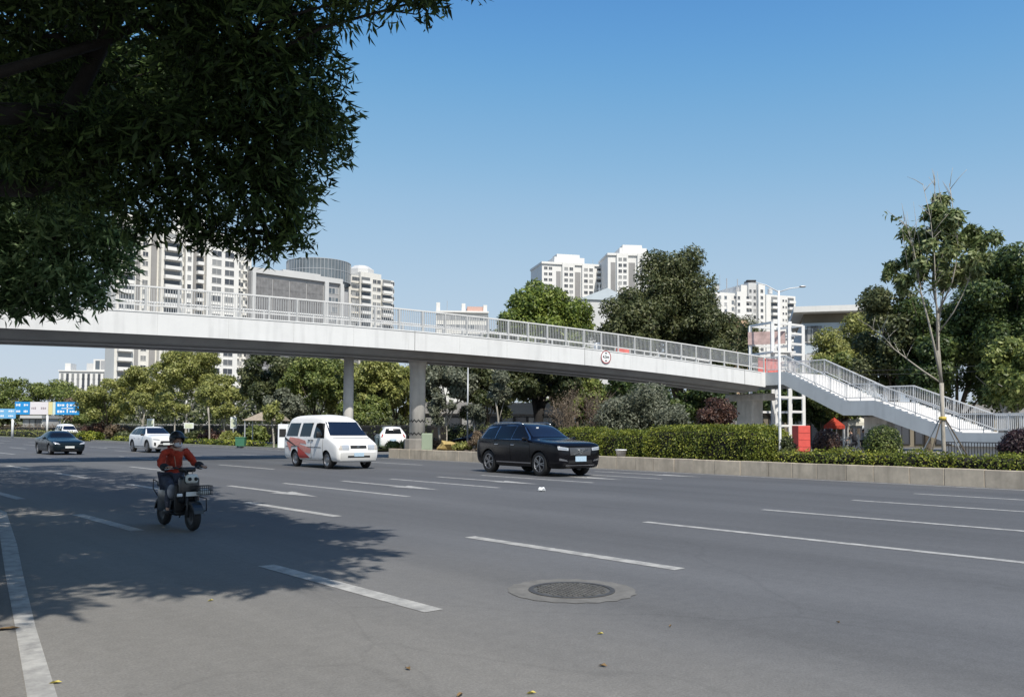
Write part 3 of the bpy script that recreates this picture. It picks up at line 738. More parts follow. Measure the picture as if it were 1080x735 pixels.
M['seam_dark'] = mat('panel_gap', (.05, .05, .05), .9)  # dark colour of the gaps between door and bonnet panels
class Car:
    """body lofted through stations (x, z_bottom, z_belt, z_top, half widths at bottom, belt, top) and cut out over the wheels"""
    def __init__(s, root, st, paint, wheels, wr, hw, rd=0.08, bulge=0.015, n=90):
        s.root, s.paint = root, paint
        st = sorted(st); xs = [r[0] for r in st]
        qx = np.unique(np.concatenate([np.linspace(xs[0], xs[-1], n), np.array(xs)]))
        c = [pchip(xs, [r[i] for r in st], qx) for i in range(1, 7)]
        rings = []
        for i in range(len(qx)):
            zb, zm, zt, wb, wm, wt = [c[j][i] for j in range(6)]
            rdz = min(rd, max(0.012, (zt - zm) * 0.3))
            half = [(0, zb), (wb * 0.8, zb), (wb, zb + 0.05), (wm + bulge, zb + 0.5 * (zm - zb)), (wm + bulge * 0.6, zm - 0.08), (wm - 0.012, zm), ((wm * 0.45 + wt * 0.55) + 0.012, zm + 0.55 * (zt - rdz - zm)), (wt, zt - rdz), (wt * 0.86, zt - rdz * 0.28), (wt * 0.45, zt - rdz * 0.05), (0, zt)]
            for _ in range(2):                     # corner cutting
                nw = [half[0]]
                for p, q2 in zip(half, half[1:]): nw += [(p[0] * .75 + q2[0] * .25, p[1] * .75 + q2[1] * .25), (p[0] * .25 + q2[0] * .75, p[1] * .25 + q2[1] * .75)]
                half = nw + [half[-1]]
            rings.append([(qx[i], y, z) for y, z in half] + [(qx[i], -y, z) for y, z in half[-2:0:-1]])
        k = len(rings[0]); mb = MB(); mb.add([p for r in rings for p in r], [(i * k + j, i * k + (j + 1) % k, (i + 1) * k + (j + 1) % k, (i + 1) * k + j) for i in range(len(rings) - 1) for j in range(k)] + [tuple(range(k))[::-1], tuple((len(rings) - 1) * k + j for j in range(k))])
        me = mb.mesh('body', paint, True)
        bm = bmesh.new(); bm.from_mesh(me); bmesh.ops.recalc_face_normals(bm, faces=bm.faces); bm.to_mesh(me)
        s.bvh = BVHTree.FromBMesh(bm); bm.free()
        o = link('body', me, None); me.materials.append(M['black_plastic'])
        cut = MB()
        for x in wheels:
            for sd in (1, -1): cut.lathe([(wr + 0.055, sd * (hw - 0.32)), (wr + 0.055, sd * (hw + 0.3))] if sd > 0 else [(wr + 0.055, -hw - 0.3), (wr + 0.055, -hw + 0.32)], 32, 0, Matrix.Translation((x, 0, wr)), 'y')
        cm = cut.mesh('cut', M['black_plastic']); bm = bmesh.new(); bm.from_mesh(cm); bmesh.ops.recalc_face_normals(bm, faces=bm.faces); bm.to_mesh(cm); bm.free()
        co = link('cut', cm)
        md = o.modifiers.new('b', 'BOOLEAN'); md.operation = 'DIFFERENCE'; md.object = co; md.solver = 'EXACT'; md.use_self = False; md.material_mode = 'TRANSFER'
        em = evaluated_mesh(o, 'body'); o.modifiers.clear(); o.data = em; smooth_by_angle(em, 38)
        bpy.data.objects.remove(co); o.parent = root; s.body = o
    def hit(s, p, d):
        h = s.bvh.ray_cast(Vector(p), Vector(d)); return h[0], h[1]
    def patch(s, name, lo, hi, face, m, off=0.008, n=12, k=4, parent=None, smooth=True):
        """a panel lying on the body between two outlines; face = 'R', 'L' (outline in x, z), 'F', 'B' (in y, z), 'T' (in x, y)"""
        def samp(pl):
            pl = [Vector(p) for p in pl]; ls = [0]
            for a, b in zip(pl, pl[1:]): ls.append(ls[-1] + max((b - a).length, 1e-6))
            out = []
            for i in range(n + 1):
                t = ls[-1] * i / n
                for j in range(len(pl) - 1):
                    if t <= ls[j + 1] + 1e-9: out.append(pl[j].lerp(pl[j + 1], (t - ls[j]) / (ls[j + 1] - ls[j]))); break
            return out
        A, B = samp(lo), samp(hi); vs = []; last = None
        for i in range(n + 1):
            for j in range(k + 1):
                p = A[i].lerp(B[i], j / k)
                if face == 'R': o, d = (p[0], -3, p[1]), (0, 1, 0)
                elif face == 'L': o, d = (p[0], 3, p[1]), (0, -1, 0)
                elif face == 'F': o, d = (5, p[0], p[1]), (-1, 0, 0)
                elif face == 'B': o, d = (-5, p[0], p[1]), (1, 0, 0)
                else: o, d = (p[0], p[1], 4), (0, 0, -1)
                h, nr = s.hit(o, d)
                if h is None: h, nr = (last if last else (Vector(o) + Vector(d) * 2.2, -Vector(d)))
                last = (h, nr)
                vs.append(h + nr * off)
        fs = []
        for i in range(n):
            for j in range(k):
                a = i * (k + 1) + j; fs.append((a, a + k + 1, a + k + 2, a + 1))
        mb = MB(); mb.add(vs, fs); me = mb.mesh(name, m, smooth)
        # face outwards
        ctr = Vector((0, 0, 0.9)); bm = bmesh.new(); bm.from_mesh(me)
        od = {'R': (0, -1, 0), 'L': (0, 1, 0), 'F': (1, 0, 0), 'B': (-1, 0, 0), 'T': (0, 0, 1)}[face]
        if sum(f.normal.dot(Vector(od)) for f in bm.faces) < 0: bmesh.ops.reverse_faces(bm, faces=bm.faces)
        bm.to_mesh(me); bm.free()
        return link(name, me, parent or s.root)
    def both(s, name, lo, hi, m, off=0.008, n=12, k=4, parents=None):
        return [s.patch(name, lo, hi, f, m, off, n, k, parents[i] if parents else None) for i, f in enumerate('RL')]

def wheel_parts(wr, width, spokes, rim_m, style='spoke'):
    t = MB(); w = width / 2; r = wr
    t.lathe([(r * 0.66, -w * 0.9), (r * 0.86, -w), (r * 0.96, -w * 0.92), (r, -w * 0.6), (r, w * 0.6), (r * 0.96, w * 0.92), (r * 0.86, w), (r * 0.66, w * 0.9)], 36, 0, None, 'y', False)
    tm = t.mesh('tyre', M['tyre'], True)
    m = MB()
    m.lathe([(r * 0.68, -w * 0.93), (r * 0.64, -w * 0.95), (r * 0.6, -w * 0.75), (r * 0.6, w * 0.5), (r * 0.0, w * 0.5)], 32, 0, None, 'y', False)
    m.lathe([(r * 0.16, -w * 0.86), (0, -w * 0.9)], 16, 0, None, 'y', False)
    if style == 'spoke':
        for i in range(spokes):
            a = 2 * math.pi * i / spokes
            for da in (-0.09, 0.09):
                p = Vector((math.cos(a + da) * r * 0.12, -w * 0.82, math.sin(a + da) * r * 0.12)); e = Vector((math.cos(a + da * 2) * r * 0.64, -w * 0.8, math.sin(a + da * 2) * r * 0.64))
                m.bar(p, e, r * 0.085, 0.03, up=(0, 1, 0))
    else:
        m.lathe([(r * 0.62, -w * 0.7), (r * 0.35, -w * 0.55), (r * 0.3, -w * 0.8), (0, -w * 0.85)], 24, 0, None, 'y', False)
    rm = m.mesh('rim', rim_m)
    disc = MB(); disc.lathe([(r * 0.59, -w * 0.2), (0, -w * 0.2)], 24, 0, None, 'y', False); dm = disc.mesh('brake_disc', M['dark_metal'])
    return tm, rm, dm
def add_wheels(root, xs, half_track, wr, width, spokes, rim_m, style='spoke', steer=0):
    tm, rm, dm = wheel_parts(wr, width, spokes, rim_m, style)
    for i, x in enumerate(xs):
        for sd in (-1, 1):
            e = bpy.data.objects.new('wheel', None); col.objects.link(e); e.parent = root; e.empty_display_size = .1
            e.location = (x, sd * half_track, wr); e.rotation_euler = (0, 0, (math.pi if sd > 0 else 0) + (steer if i == 0 else 0))
            link('tyre', tm, e); link('rim', rm, e); link('brake_disc', dm, e)
def mirror(root, x, y, z, m, s=(0.1, 0.2, 0.14)):
    for sd in (-1, 1):
        mb = MB(); mb.rbox((x, sd * (y + s[1] / 2), z), s, 0.045, 0); mb.bar((x, sd * (y - 0.08), z - 0.05), (x, sd * (y + 0.03), z - 0.02), 0.05, 0.04); mb.build('mirror', m, root, True)
def handle(root, x, z, car, m, parent=None):
    for i, (f, o, d) in enumerate((('R', (x, -3, z), (0, 1, 0)), ('L', (x, 3, z), (0, -1, 0)))):
        h, nr = car.hit(o, d); mb = MB(); mb.rbox(h + nr * 0.022, (0.2, 0.03, 0.035), 0.012); mb.build('handle', m, parent[i] if parent else root)
def plate(root, x, z, m, w=0.44, h=0.14, back=False):
    mb = MB(); mb.box((x, 0, z), (0.014, w, h)); o = mb.build('number_plate', m, root)
    mb = MB()
    sx = -1 if back else 1
    return o
HEAD = math.atan2(-EU.y, -EU.x)               # traffic comes towards us
def place(root, contact, local, dz=0):         # put a local contact point on a road point
    c, s = math.cos(root.rotation_euler.z), math.sin(root.rotation_euler.z); sc = root.scale.x
    root.location = (contact.x - sc * (c * local[0] - s * local[1]), contact.y - sc * (s * local[0] + c * local[1]), dz)

# --- black SUV
def suv(name, label, cat, paint, nose='volvo', trim=None, group=None, rim=None, wr=0.40):
    t = thing(name, label, cat, (0, 0, 0), HEAD, group)
    st = [(2.42, .50, .76, .82, .60, .68, .52), (2.39, .34, .95, 1.01, .78, .82, .66), (2.27, .27, 1.04, 1.095, .87, .90, .74), (2.05, .25, 1.075, 1.14, .91, .93, .76), (1.5, .25, 1.11, 1.19, .94, .95, .76),
          (1.12, .25, 1.145, 1.23, .945, .955, .76), (1.0, .25, 1.15, 1.27, .945, .955, .75), (.34, .25, 1.155, 1.64, .945, .955, .64), (.05, .25, 1.16, 1.72, .945, .955, .62), (-.5, .25, 1.165, 1.775, .945, .955, .62), (-1.4, .25, 1.18, 1.765, .945, .955, .61),
          (-1.95, .26, 1.20, 1.735, .94, .945, .585), (-2.14, .29, 1.18, 1.67, .93, .935, .57), (-2.27, .33, 1.15, 1.45, .90, .91, .56), (-2.34, .40, 1.05, 1.15, .86, .88, .56), (-2.38, .55, .88, .95, .72, .78, .5)]
    c = Car(t, st, paint, (1.44, -1.5), wr, .95)
    # glass
    c.patch('windscreen', [(-.74, 1.275), (.74, 1.275)], [(-.565, 1.675), (.565, 1.675)], 'F', M['glass_blue'], .008, 16, 8)
    c.patch('rear_window', [(-.6, 1.24), (.6, 1.24)], [(-.5, 1.6), (.5, 1.6)], 'B', M['glass'], .008, 12, 6)
    up = lambda x: 1.655 - .06 * max(0, (-x - 1.0))
    if trim: c.both('window_trim', [(.92, 1.185), (-.5, 1.19), (-2.01, 1.225)], [(.17, up(0) + .008), (-.6, up(0) + .02), (-1.87, 1.60)], trim, .004, 20, 6)
    doors = [c.both('door', [(.98, .42), (-.12, .42)], [(.92, 1.155), (-.16, 1.16)], paint, .006, 10, 6), c.both('door', [(-.15, .42), (-.98, .42), (-1.16, .72)], [(-.19, 1.16), (-.6, 1.165), (-1.16, 1.175)], paint, .006, 10, 6)]
    for d, (x0, x1, y0, y1) in zip(doors, (((.82), -.15, .15, -.15), (-.18, -1.13, -.18, -1.13))):
        c.both('window', [(x0, 1.20), (x1, 1.205)], [(y0, up(0) - .005), (y1, up(0))], M['glass'], .009, 10, 6, d)
    c.both('quarter_window', [(-1.17, 1.21), (-1.95, 1.235)], [(-1.19, up(-1.2)), (-1.85, 1.55)], M['glass'], .009, 8, 6)
    handle(t, -.02, 1.0, c, trim or paint, doors[0]); handle(t, -.98, 1.01, c, trim or paint, doors[1])
    c.both('sill_trim', [(1.0, .40), (-1.0, .40)], [(1.0, .435), (-1.0, .435)], trim or M['black_plastic'], .012, 12, 2)
    for x in (1.44, -1.5):                        # arch lips
        a0 = [(x + (wr + .055) * math.cos(a), wr + (wr + .055) * math.sin(a)) for a in np.linspace(.05, math.pi - .05, 16)]
        a1 = [(x + (wr + .105) * math.cos(a), wr + (wr + .105) * math.sin(a)) for a in np.linspace(.05, math.pi - .05, 16)]
        c.both('arch_trim', a0, a1, M['black_plastic'] if nose != 'volvo' else paint, .007, 18, 1)
    mirror(t, .78, .95, 1.21, paint if nose == 'volvo' else M['black_plastic'])
    if nose == 'volvo':
        g = c.patch('grille', [(-.42, .70), (.42, .70)], [(-.46, .95), (.46, .95)], 'F', mat('grille_mesh', (.14, .14, .145), .35, .7), .012, 10, 4)
        mb = MB()
        for i in range(19):
            y = -.40 + .8 * i / 18; mb.bar((2.428 - .2 * y * y, y, .71), (2.416 - .2 * y * y, y, .94), .012, .016, up=(0, 1, 0))
        mb.bar((2.438, -.32, .72), (2.434, .32, .93), .025, .05, up=(1, 0, 0)); mb.build('grille_bars', M['chrome'], g)
        mb = MB(); mb.lathe([(.085, .0), (.085, .02), (.055, .02), (.055, 0)], 20, 0, Matrix.Translation((2.438, 0, .825)) @ Matrix.Rotation(R(90), 4, 'Y'), close=False); mb.box((2.452, 0, .825), (.01, .15, .03)); mb.build('emblem', M['chrome'], g)
        for sd in (-1, 1):
            hl = c.patch('headlight', [(sd * .50, .85), (sd * .87, .88)], [(sd * .49, .94), (sd * .88, .985)], 'F', M['lamp'], .01, 8, 3)
            c.patch('light_bar', [(sd * .56, .89), (sd * .84, .92)], [(sd * .56, .91), (sd * .84, .94)], 'F', M['chrome'], .016, 8, 1, hl)
            c.patch('fog_trim', [(sd * .52, .50), (sd * .84, .54)], [(sd * .58, .555), (sd * .84, .61)], 'F', M['chrome'], .014, 8, 2)
        c.patch('lower_intake', [(-.5, .44), (.5, .44)], [(-.5, .54), (.5, .54)], 'F', M['black_plastic'], .01, 10, 2)
        c.patch('skid_trim', [(-.6, .365), (.6, .365)], [(-.6, .39), (.6, .39)], 'F', M['chrome'], .012, 10, 1)
        plate(t, 2.45, .585, M['plate_blue'], .46, .17)
        st_ = MB(); st_.box((.48, -.28, 1.585), (.02, .1, .05)); st_.build('windscreen_sticker', M['white_mark'], t)
    else:
        c.patch('grille', [(-.42, .62), (.42, .62)], [(-.36, .80), (.36, .80)], 'F', M['black_plastic'], .012, 10, 3)
        c.patch('lower_intake', [(-.6, .40), (.6, .40)], [(-.5, .57), (.5, .57)], 'F', M['black_plastic'], .012, 10, 3)
        c.patch('bumper_trim', [(-.62, .36), (.62, .36)], [(-.56, .42), (.56, .42)], 'F', M['alloy'], .02, 10, 1)
        for sd in (-1, 1):
            c.patch('headlight', [(sd * .46, .84), (sd * .84, .88)], [(sd * .44, .91), (sd * .86, .965)], 'F', M['lamp'], .012, 8, 3)
            c.patch('fog_lamp', [(sd * .68, .47), (sd * .80, .5)], [(sd * .68, .68), (sd * .80, .72)], 'F', M['black_plastic'], .012, 4, 3)
        plate(t, 2.45, .60, M['plate_white'], .44, .13)
        c.patch('bonnet', [(-.7, 1.0), (.7, 1.0)], [(-.66, 1.115), (.66, 1.115)], 'F', paint, .004, 12, 3)
    for sd in (-1, 1):
        mb = MB(); mb.tube([(.1, sd * .60, 1.70), (-.1, sd * .60, 1.765), (-1.6, sd * .58, 1.765), (-1.8, sd * .57, 1.71)], .018, 6); mb.build('roof_rail', trim or M['alloy'], t, True)
        c.patch('tail_light', [(sd * .76, 1.0), (sd * .86, 1.0)], [(sd * .68, 1.22), (sd * .76, 1.22)], 'B', M['tail'], .01, 4, 6)
    plate(t, -2.40, .8, M['plate_blue'], .44, .14, True)
    add_wheels(t, (1.44, -1.5), .83, wr, .25, 5 if nose == 'volvo' else 6, rim or M['alloy'])
    return t
v = suv('suv', 'x', 'x', M['car_black'], 'volvo', M['chrome'])
tag(v, 'black SUV with chrome window trim driving past the planter wall under the bridge', 'car')
v.rotation_euler.z = HEAD - R(6); v.scale = (1.03,) * 3; place(v, G(570.5, 502), (1.44, -.86))
v2 = suv('suv', 'white SUV coming towards us on the far lanes behind the scooter rider', 'car', M['car_white'], 'toyota', None)
v2.scale = (.94,) * 3; place(v2, G(156, 477.3), (1.44, -.86))

# --- dark sedan
def sedan(name, label, paint, group=None, ev=True):
    t = thing(name, label, 'car', (0, 0, 0), HEAD, group)
    st = [(2.36, .36, .56, .60, .50, .62, .45), (2.32, .22, .68, .72, .72, .80, .62), (2.15, .18, .76, .81, .84, .88, .70), (1.7, .17, .84, .91, .90, .915, .72), (1.2, .17, .90, .99, .91, .925, .72), (1.0, .17, .91, 1.04, .91, .925, .71),
          (.25, .17, .94, 1.36, .91, .925, .60), (-.2, .17, .955, 1.44, .91, .925, .57), (-.7, .17, .96, 1.435, .91, .925, .56), (-1.4, .18, .98, 1.27, .91, .92, .56), (-2.0, .2, 1.0, 1.07, .88, .89, .60), (-2.28, .3, .95, 1.03, .80, .82, .6), (-2.35, .45, .8, .86, .7, .74, .5)]
    c = Car(t, st, paint, (1.42, -1.42), .335, .91)
    c.patch('windscreen', [(-.70, 1.03), (.70, 1.03)], [(-.54, 1.40), (.54, 1.40)], 'F', M['glass_blue'] if False else M['glass'], .008, 14, 8)
    c.patch('rear_window', [(-.5, 1.1), (.5, 1.1)], [(-.48, 1.36), (.48, 1.36)], 'B', M['glass'], .008, 10, 6)
    d1 = c.both('door', [(.95, .30), (-.15, .30)], [(.9, .92), (-.18, .94)], paint, .005, 8, 5); d2 = c.both('door', [(-.18, .30), (-.95, .30), (-1.1, .6)], [(-.21, .94), (-.6, .95), (-1.12, .96)], paint, .005, 8, 5)
    c.both('window', [(.78, .96), (-.17, .975)], [(.15, 1.30), (-.17, 1.36)], M['glass'], .008, 8, 5, d1); c.both('window', [(-.23, .975), (-1.2, 1.0)], [(-.23, 1.365), (-.95, 1.30)], M['glass'], .008, 8, 5, d2)
    handle(t, -.05, .86, c, paint, d1); handle(t, -.95, .88, c, paint, d2)
    mirror(t, .72, .92, 1.0, paint)
    for sd in (-1, 1):
        c.patch('headlight', [(sd * .52, .62), (sd * .83, .66)], [(sd * .60, .70), (sd * .86, .775)], 'F', M['lamp'], .012, 8, 3)
        c.patch('tail_light', [(sd * .5, .86), (sd * .78, .86)], [(sd * .5, .94), (sd * .76, .94)], 'B', M['tail'], .01, 4, 3)
    c.patch('lower_intake', [(-.5, .25), (.5, .25)], [(-.46, .36), (.46, .36)], 'F', M['black_plastic'], .012, 10, 3)
    plate(t, 2.385, .47, M['plate_white'], .5, .12); plate(t, -2.36, .7, M['plate_white'], .44, .14, True)
    add_wheels(t, (1.42, -1.42), .79, .335, .23, 5, M['alloy'])
    return t
v3 = sedan('sedan', 'dark teal saloon car with lit headlamps coming towards us, far left beneath the blue signs', M['car_teal'])
v3.scale = (.95,) * 3; place(v3, G(53, 479.5), (1.42, -.83))

# --- white minibus
def van(name, label, graphic=True, group=None):
    t = thing(name, label, 'van', (0, 0, 0), HEAD, group)
    P_ = M['van_white']
    st = [(2.42, .42, .58, .62, .62, .70, .5), (2.38, .30, .78, .86, .80, .86, .70), (2.26, .27, .90, 1.0, .90, .93, .80), (1.9, .27, 1.06, 1.16, .94, .96, .82), (1.62, .27, 1.16, 1.28, .95, .97, .83), (1.5, .27, 1.18, 1.38, .95, .975, .83), (1.05, .27, 1.2, 1.84, .955, .98, .79), (.9, .27, 1.2, 1.95, .955, .98, .78), (.5, .27, 1.2, 2.06, .955, .98, .77),
          (-.2, .27, 1.2, 2.10, .955, .98, .77), (-1.8, .27, 1.2, 2.09, .955, .98, .77), (-2.25, .28, 1.2, 2.03, .95, .97, .76), (-2.38, .30, 1.2, 1.9, .93, .95, .74), (-2.43, .36, 1.15, 1.7, .9, .92, .72)]
    c = Car(t, st, P_, (1.5, -1.36), .335, .95, rd=.26)
    c.patch('windscreen', [(-.83, 1.27), (.83, 1.27)], [(-.72, 1.80), (.72, 1.80)], 'F', M['glass_blue'], .008, 16, 8)
    wz0, wz1 = 1.23, 1.76
    dr = c.both('door', [(1.22, .40), (.22, .40)], [(1.2, 1.2), (.22, 1.2)], P_, .005, 10, 6)
    c.both('window', [(1.34, 1.17), (.42, 1.17), (.36, 1.25)], [(.98, wz1 - .03), (.6, wz1), (.36, wz1 - .02)], M['glass'], .009, 12, 6, dr)
    sl = c.both('sliding_door', [(.17, .40), (-1.0, .40), (-1.0, .80)], [(.17, 1.2), (-.6, 1.2), (-1.0, 1.2)], P_, .005, 10, 6)
    c.both('window', [(.1, wz0), (-.88, wz0)], [(.1, wz1), (-.88, wz1)], M['glass'], .009, 10, 6, sl)
    c.both('rear_side_window', [(-1.08, wz0), (-2.2, wz0)], [(-1.08, wz1), (-2.12, wz1)], M['glass'], .009, 10, 6)
    c.patch('rear_window', [(-.7, 1.25), (.7, 1.25)], [(-.68, 1.7), (.68, 1.7)], 'B', M['glass'], .009, 10, 6)
    handle(t, .32, 1.08, c, M['black_plastic'], dr); handle(t, .05, 1.08, c, M['black_plastic'], sl)
    for x_ in (1.24, .195, -1.03): c.both('door_seam', [(x_ - .008, .38), (x_ - .008, 1.19)], [(x_ + .008, .38), (x_ + .008, 1.19)], M['seam_dark'], .007, 8, 1)
    c.both('door_seam', [(.17, .375), (-1.0, .375)], [(.17, .388), (-1.0, .388)], M['seam_dark'], .007, 8, 1); c.patch('bonnet_seam', [(-.82, 1.165), (.82, 1.165)], [(-.82, 1.18), (.82, 1.18)], 'F', M['seam_dark'], .007, 14, 1)
    c.both('rub_strip', [(1.1, .80), (-2.2, .80)], [(1.1, .825), (-2.2, .825)], M['black_plastic'] if graphic else M['galv'], .012, 20, 1)
    c.patch('grille', [(-.36, .79), (.36, .79)], [(-.36, .90), (.36, .90)], 'F', M['black_plastic'], .012, 10, 3)
    mb = MB(); mb.lathe([(.10, 0), (.10, .02), (0, .025)], 20, 0, Matrix.Translation((2.38, 0, .845)) @ Matrix.Rotation(R(90), 4, 'Y') @ Matrix.Diagonal((.45, 1, 1, 1)), close=False); mb.build('emblem', M['chrome'], t)
    for sd in (-1, 1):
        c.patch('headlight', [(sd * .42, .74), (sd * .72, .74)], [(sd * .42, .92), (sd * .74, .92)], 'F', M['lamp'], .012, 6, 3)
        c.patch('indicator_lamp', [(sd * .73, .74), (sd * .86, .75)], [(sd * .75, .92), (sd * .88, .92)], 'F', mat('indicator_glass', (.45, .42, .38), .3), .012, 4, 3)
        c.patch('tail_light', [(sd * .8, .7), (sd * .9, .7)], [(sd * .78, 1.1), (sd * .88, 1.1)], 'B', M['tail'], .01, 3, 4)
    c.patch('bumper', [(-.8, .34), (.8, .34)], [(-.8, .63), (.8, .63)], 'F', mat('bumper_grey', (.55, .55, .54), .6), .02, 14, 4)
    c.patch('lower_intake', [(-.5, .45), (.5, .45)], [(-.5, .52), (.5, .52)], 'F', M['black_plastic'], .028, 10, 2)
    plate(t, 2.45, .56, M['plate_blue'], .44, .14); plate(t, -2.44, .8, M['plate_blue'], .44, .14, True)
    mirror(t, 1.02, .97, 1.3, M['black_plastic'], (.12, .2, .24))
    if graphic:
        for f in 'RL':
            c.patch('red_swoosh', [(-.55, .36), (-.9, .36), (-1.0, .50)], [(.05, .40), (-.45, .62), (-1.02, .84)], f, M['red_graphic'], .013, 12, 4)
            c.patch('pink_swoosh', [(.12, .56), (-.4, .60), (-.95, .85)], [(.22, .76), (-.4, .86), (-1.3, .98)], f, M['pink_graphic'], .0135, 14, 4); c.patch('pink_swoosh', [(-.2, .92), (-.8, .96), (-1.9, 1.0)], [(-.3, 1.06), (-.9, 1.14), (-1.8, 1.19)], f, M['pink_graphic'], .0138, 14, 4)
            c.patch('red_swoosh', [(-1.0, .86), (-1.6, .84), (-1.72, .60)], [(-.7, .98), (-1.6, 1.10), (-2.1, .98)], f, M['pink_graphic'], .0145, 14, 4)
            c.patch('dark_stripe', [(-1.25, .83), (-2.3, 1.10)], [(-1.2, .86), (-2.3, 1.2)], f, M['black_plastic'], .016, 10, 1)
    add_wheels(t, (1.5, -1.36), .84, .335, .2, 0, M['alloy'], 'plain')
    return t
v4 = van('minibus', 'white minibus with red and pink swooshes on its side driving under the bridge')
v4.scale = (.97, .97, 1.02); v4.rotation_euler.z = HEAD - R(2); place(v4, G(346, 494.4), (1.5, -.87))

# --- vehicles standing beyond the median
ROADS = 'vehicles beyond the planted median'
def park(o, px, py_bottom, d, rz, label):
    p = D(px, py_bottom, d); o.location = (p.x, p.y, 0.0); o.rotation_euler = (0, 0, rz); o['label'] = label; o['group'] = ROADS
    return o
far1 = suv('parked_car', 'x', 'car', M['car_silver'], 'toyota'); park(far1, 388, 470, 76, R(125), 'pale silver car parked beyond the median, half hidden behind the white minibus')
far2 = suv('parked_car', 'x', 'car', M['car_white'], 'toyota'); park(far2, 411, 470, 63, R(104), 'white car seen from behind between the minibus and the round bridge column')
far3 = van('minibus', 'x', False); park(far3, 70, 462, 120, HEAD, 'plain white minibus far away behind the dark teal saloon')
far4 = dup(far2); park(far4, 620, 462, 66, HEAD + math.pi, 'white car beyond the median behind the black SUV and the hedges'); 
far5 = sedan('sedan', 'x', M['car_black']); park(far5, 505, 465, 66, HEAD + math.pi, 'dark car in the shade beyond the median, left of the black SUV')
# ------------------------------------------------------------------ people
from mathutils import noise
def skin(name, pts, edges, m, parent, sub=2, root=0, folds=0.0):
    """one continuous surface grown over a skeleton {joint: (x, y, z, radius[, radius2])}"""
    names = list(pts); me = bpy.data.meshes.new(name)
    me.from_pydata([pts[k][:3] for k in names], [(names.index(a), names.index(b)) for a, b in edges], [])
    o = link(name, me); sm = o.modifiers.new('skin', 'SKIN'); sm.use_smooth_shade = True; sm.branch_smoothing = 0.3
    for i, k in enumerate(names):
        p = pts[k]; d = me.skin_vertices[0].data[i]; d.radius = (p[3], p[4] if len(p) > 4 else p[3]); d.use_root = (i == root)
    ss = o.modifiers.new('sub', 'SUBSURF'); ss.levels = sub; ss.render_levels = sub
    em = evaluated_mesh(o, name); o.modifiers.clear(); o.data = em; em.materials.clear(); em.materials.append(m)
    if folds:                               # creases of the cloth
        ns = [v.normal.copy() for v in em.vertices]
        for v, nr in zip(em.vertices, ns):
            c = v.co; w = noise.noise(Vector((c.x * 9, c.y * 9, c.z * 14))) + .6 * abs(noise.noise(Vector((c.x * 17 + 3, c.y * 15, c.z * 26)))) * 1.6 - .5
            v.co = c + nr * folds * w
        em.update()
    em.polygons.foreach_set('use_smooth', [True] * len(em.polygons)); o.parent = parent
    return o
def chain(*n): return list(zip(n, n[1:]))
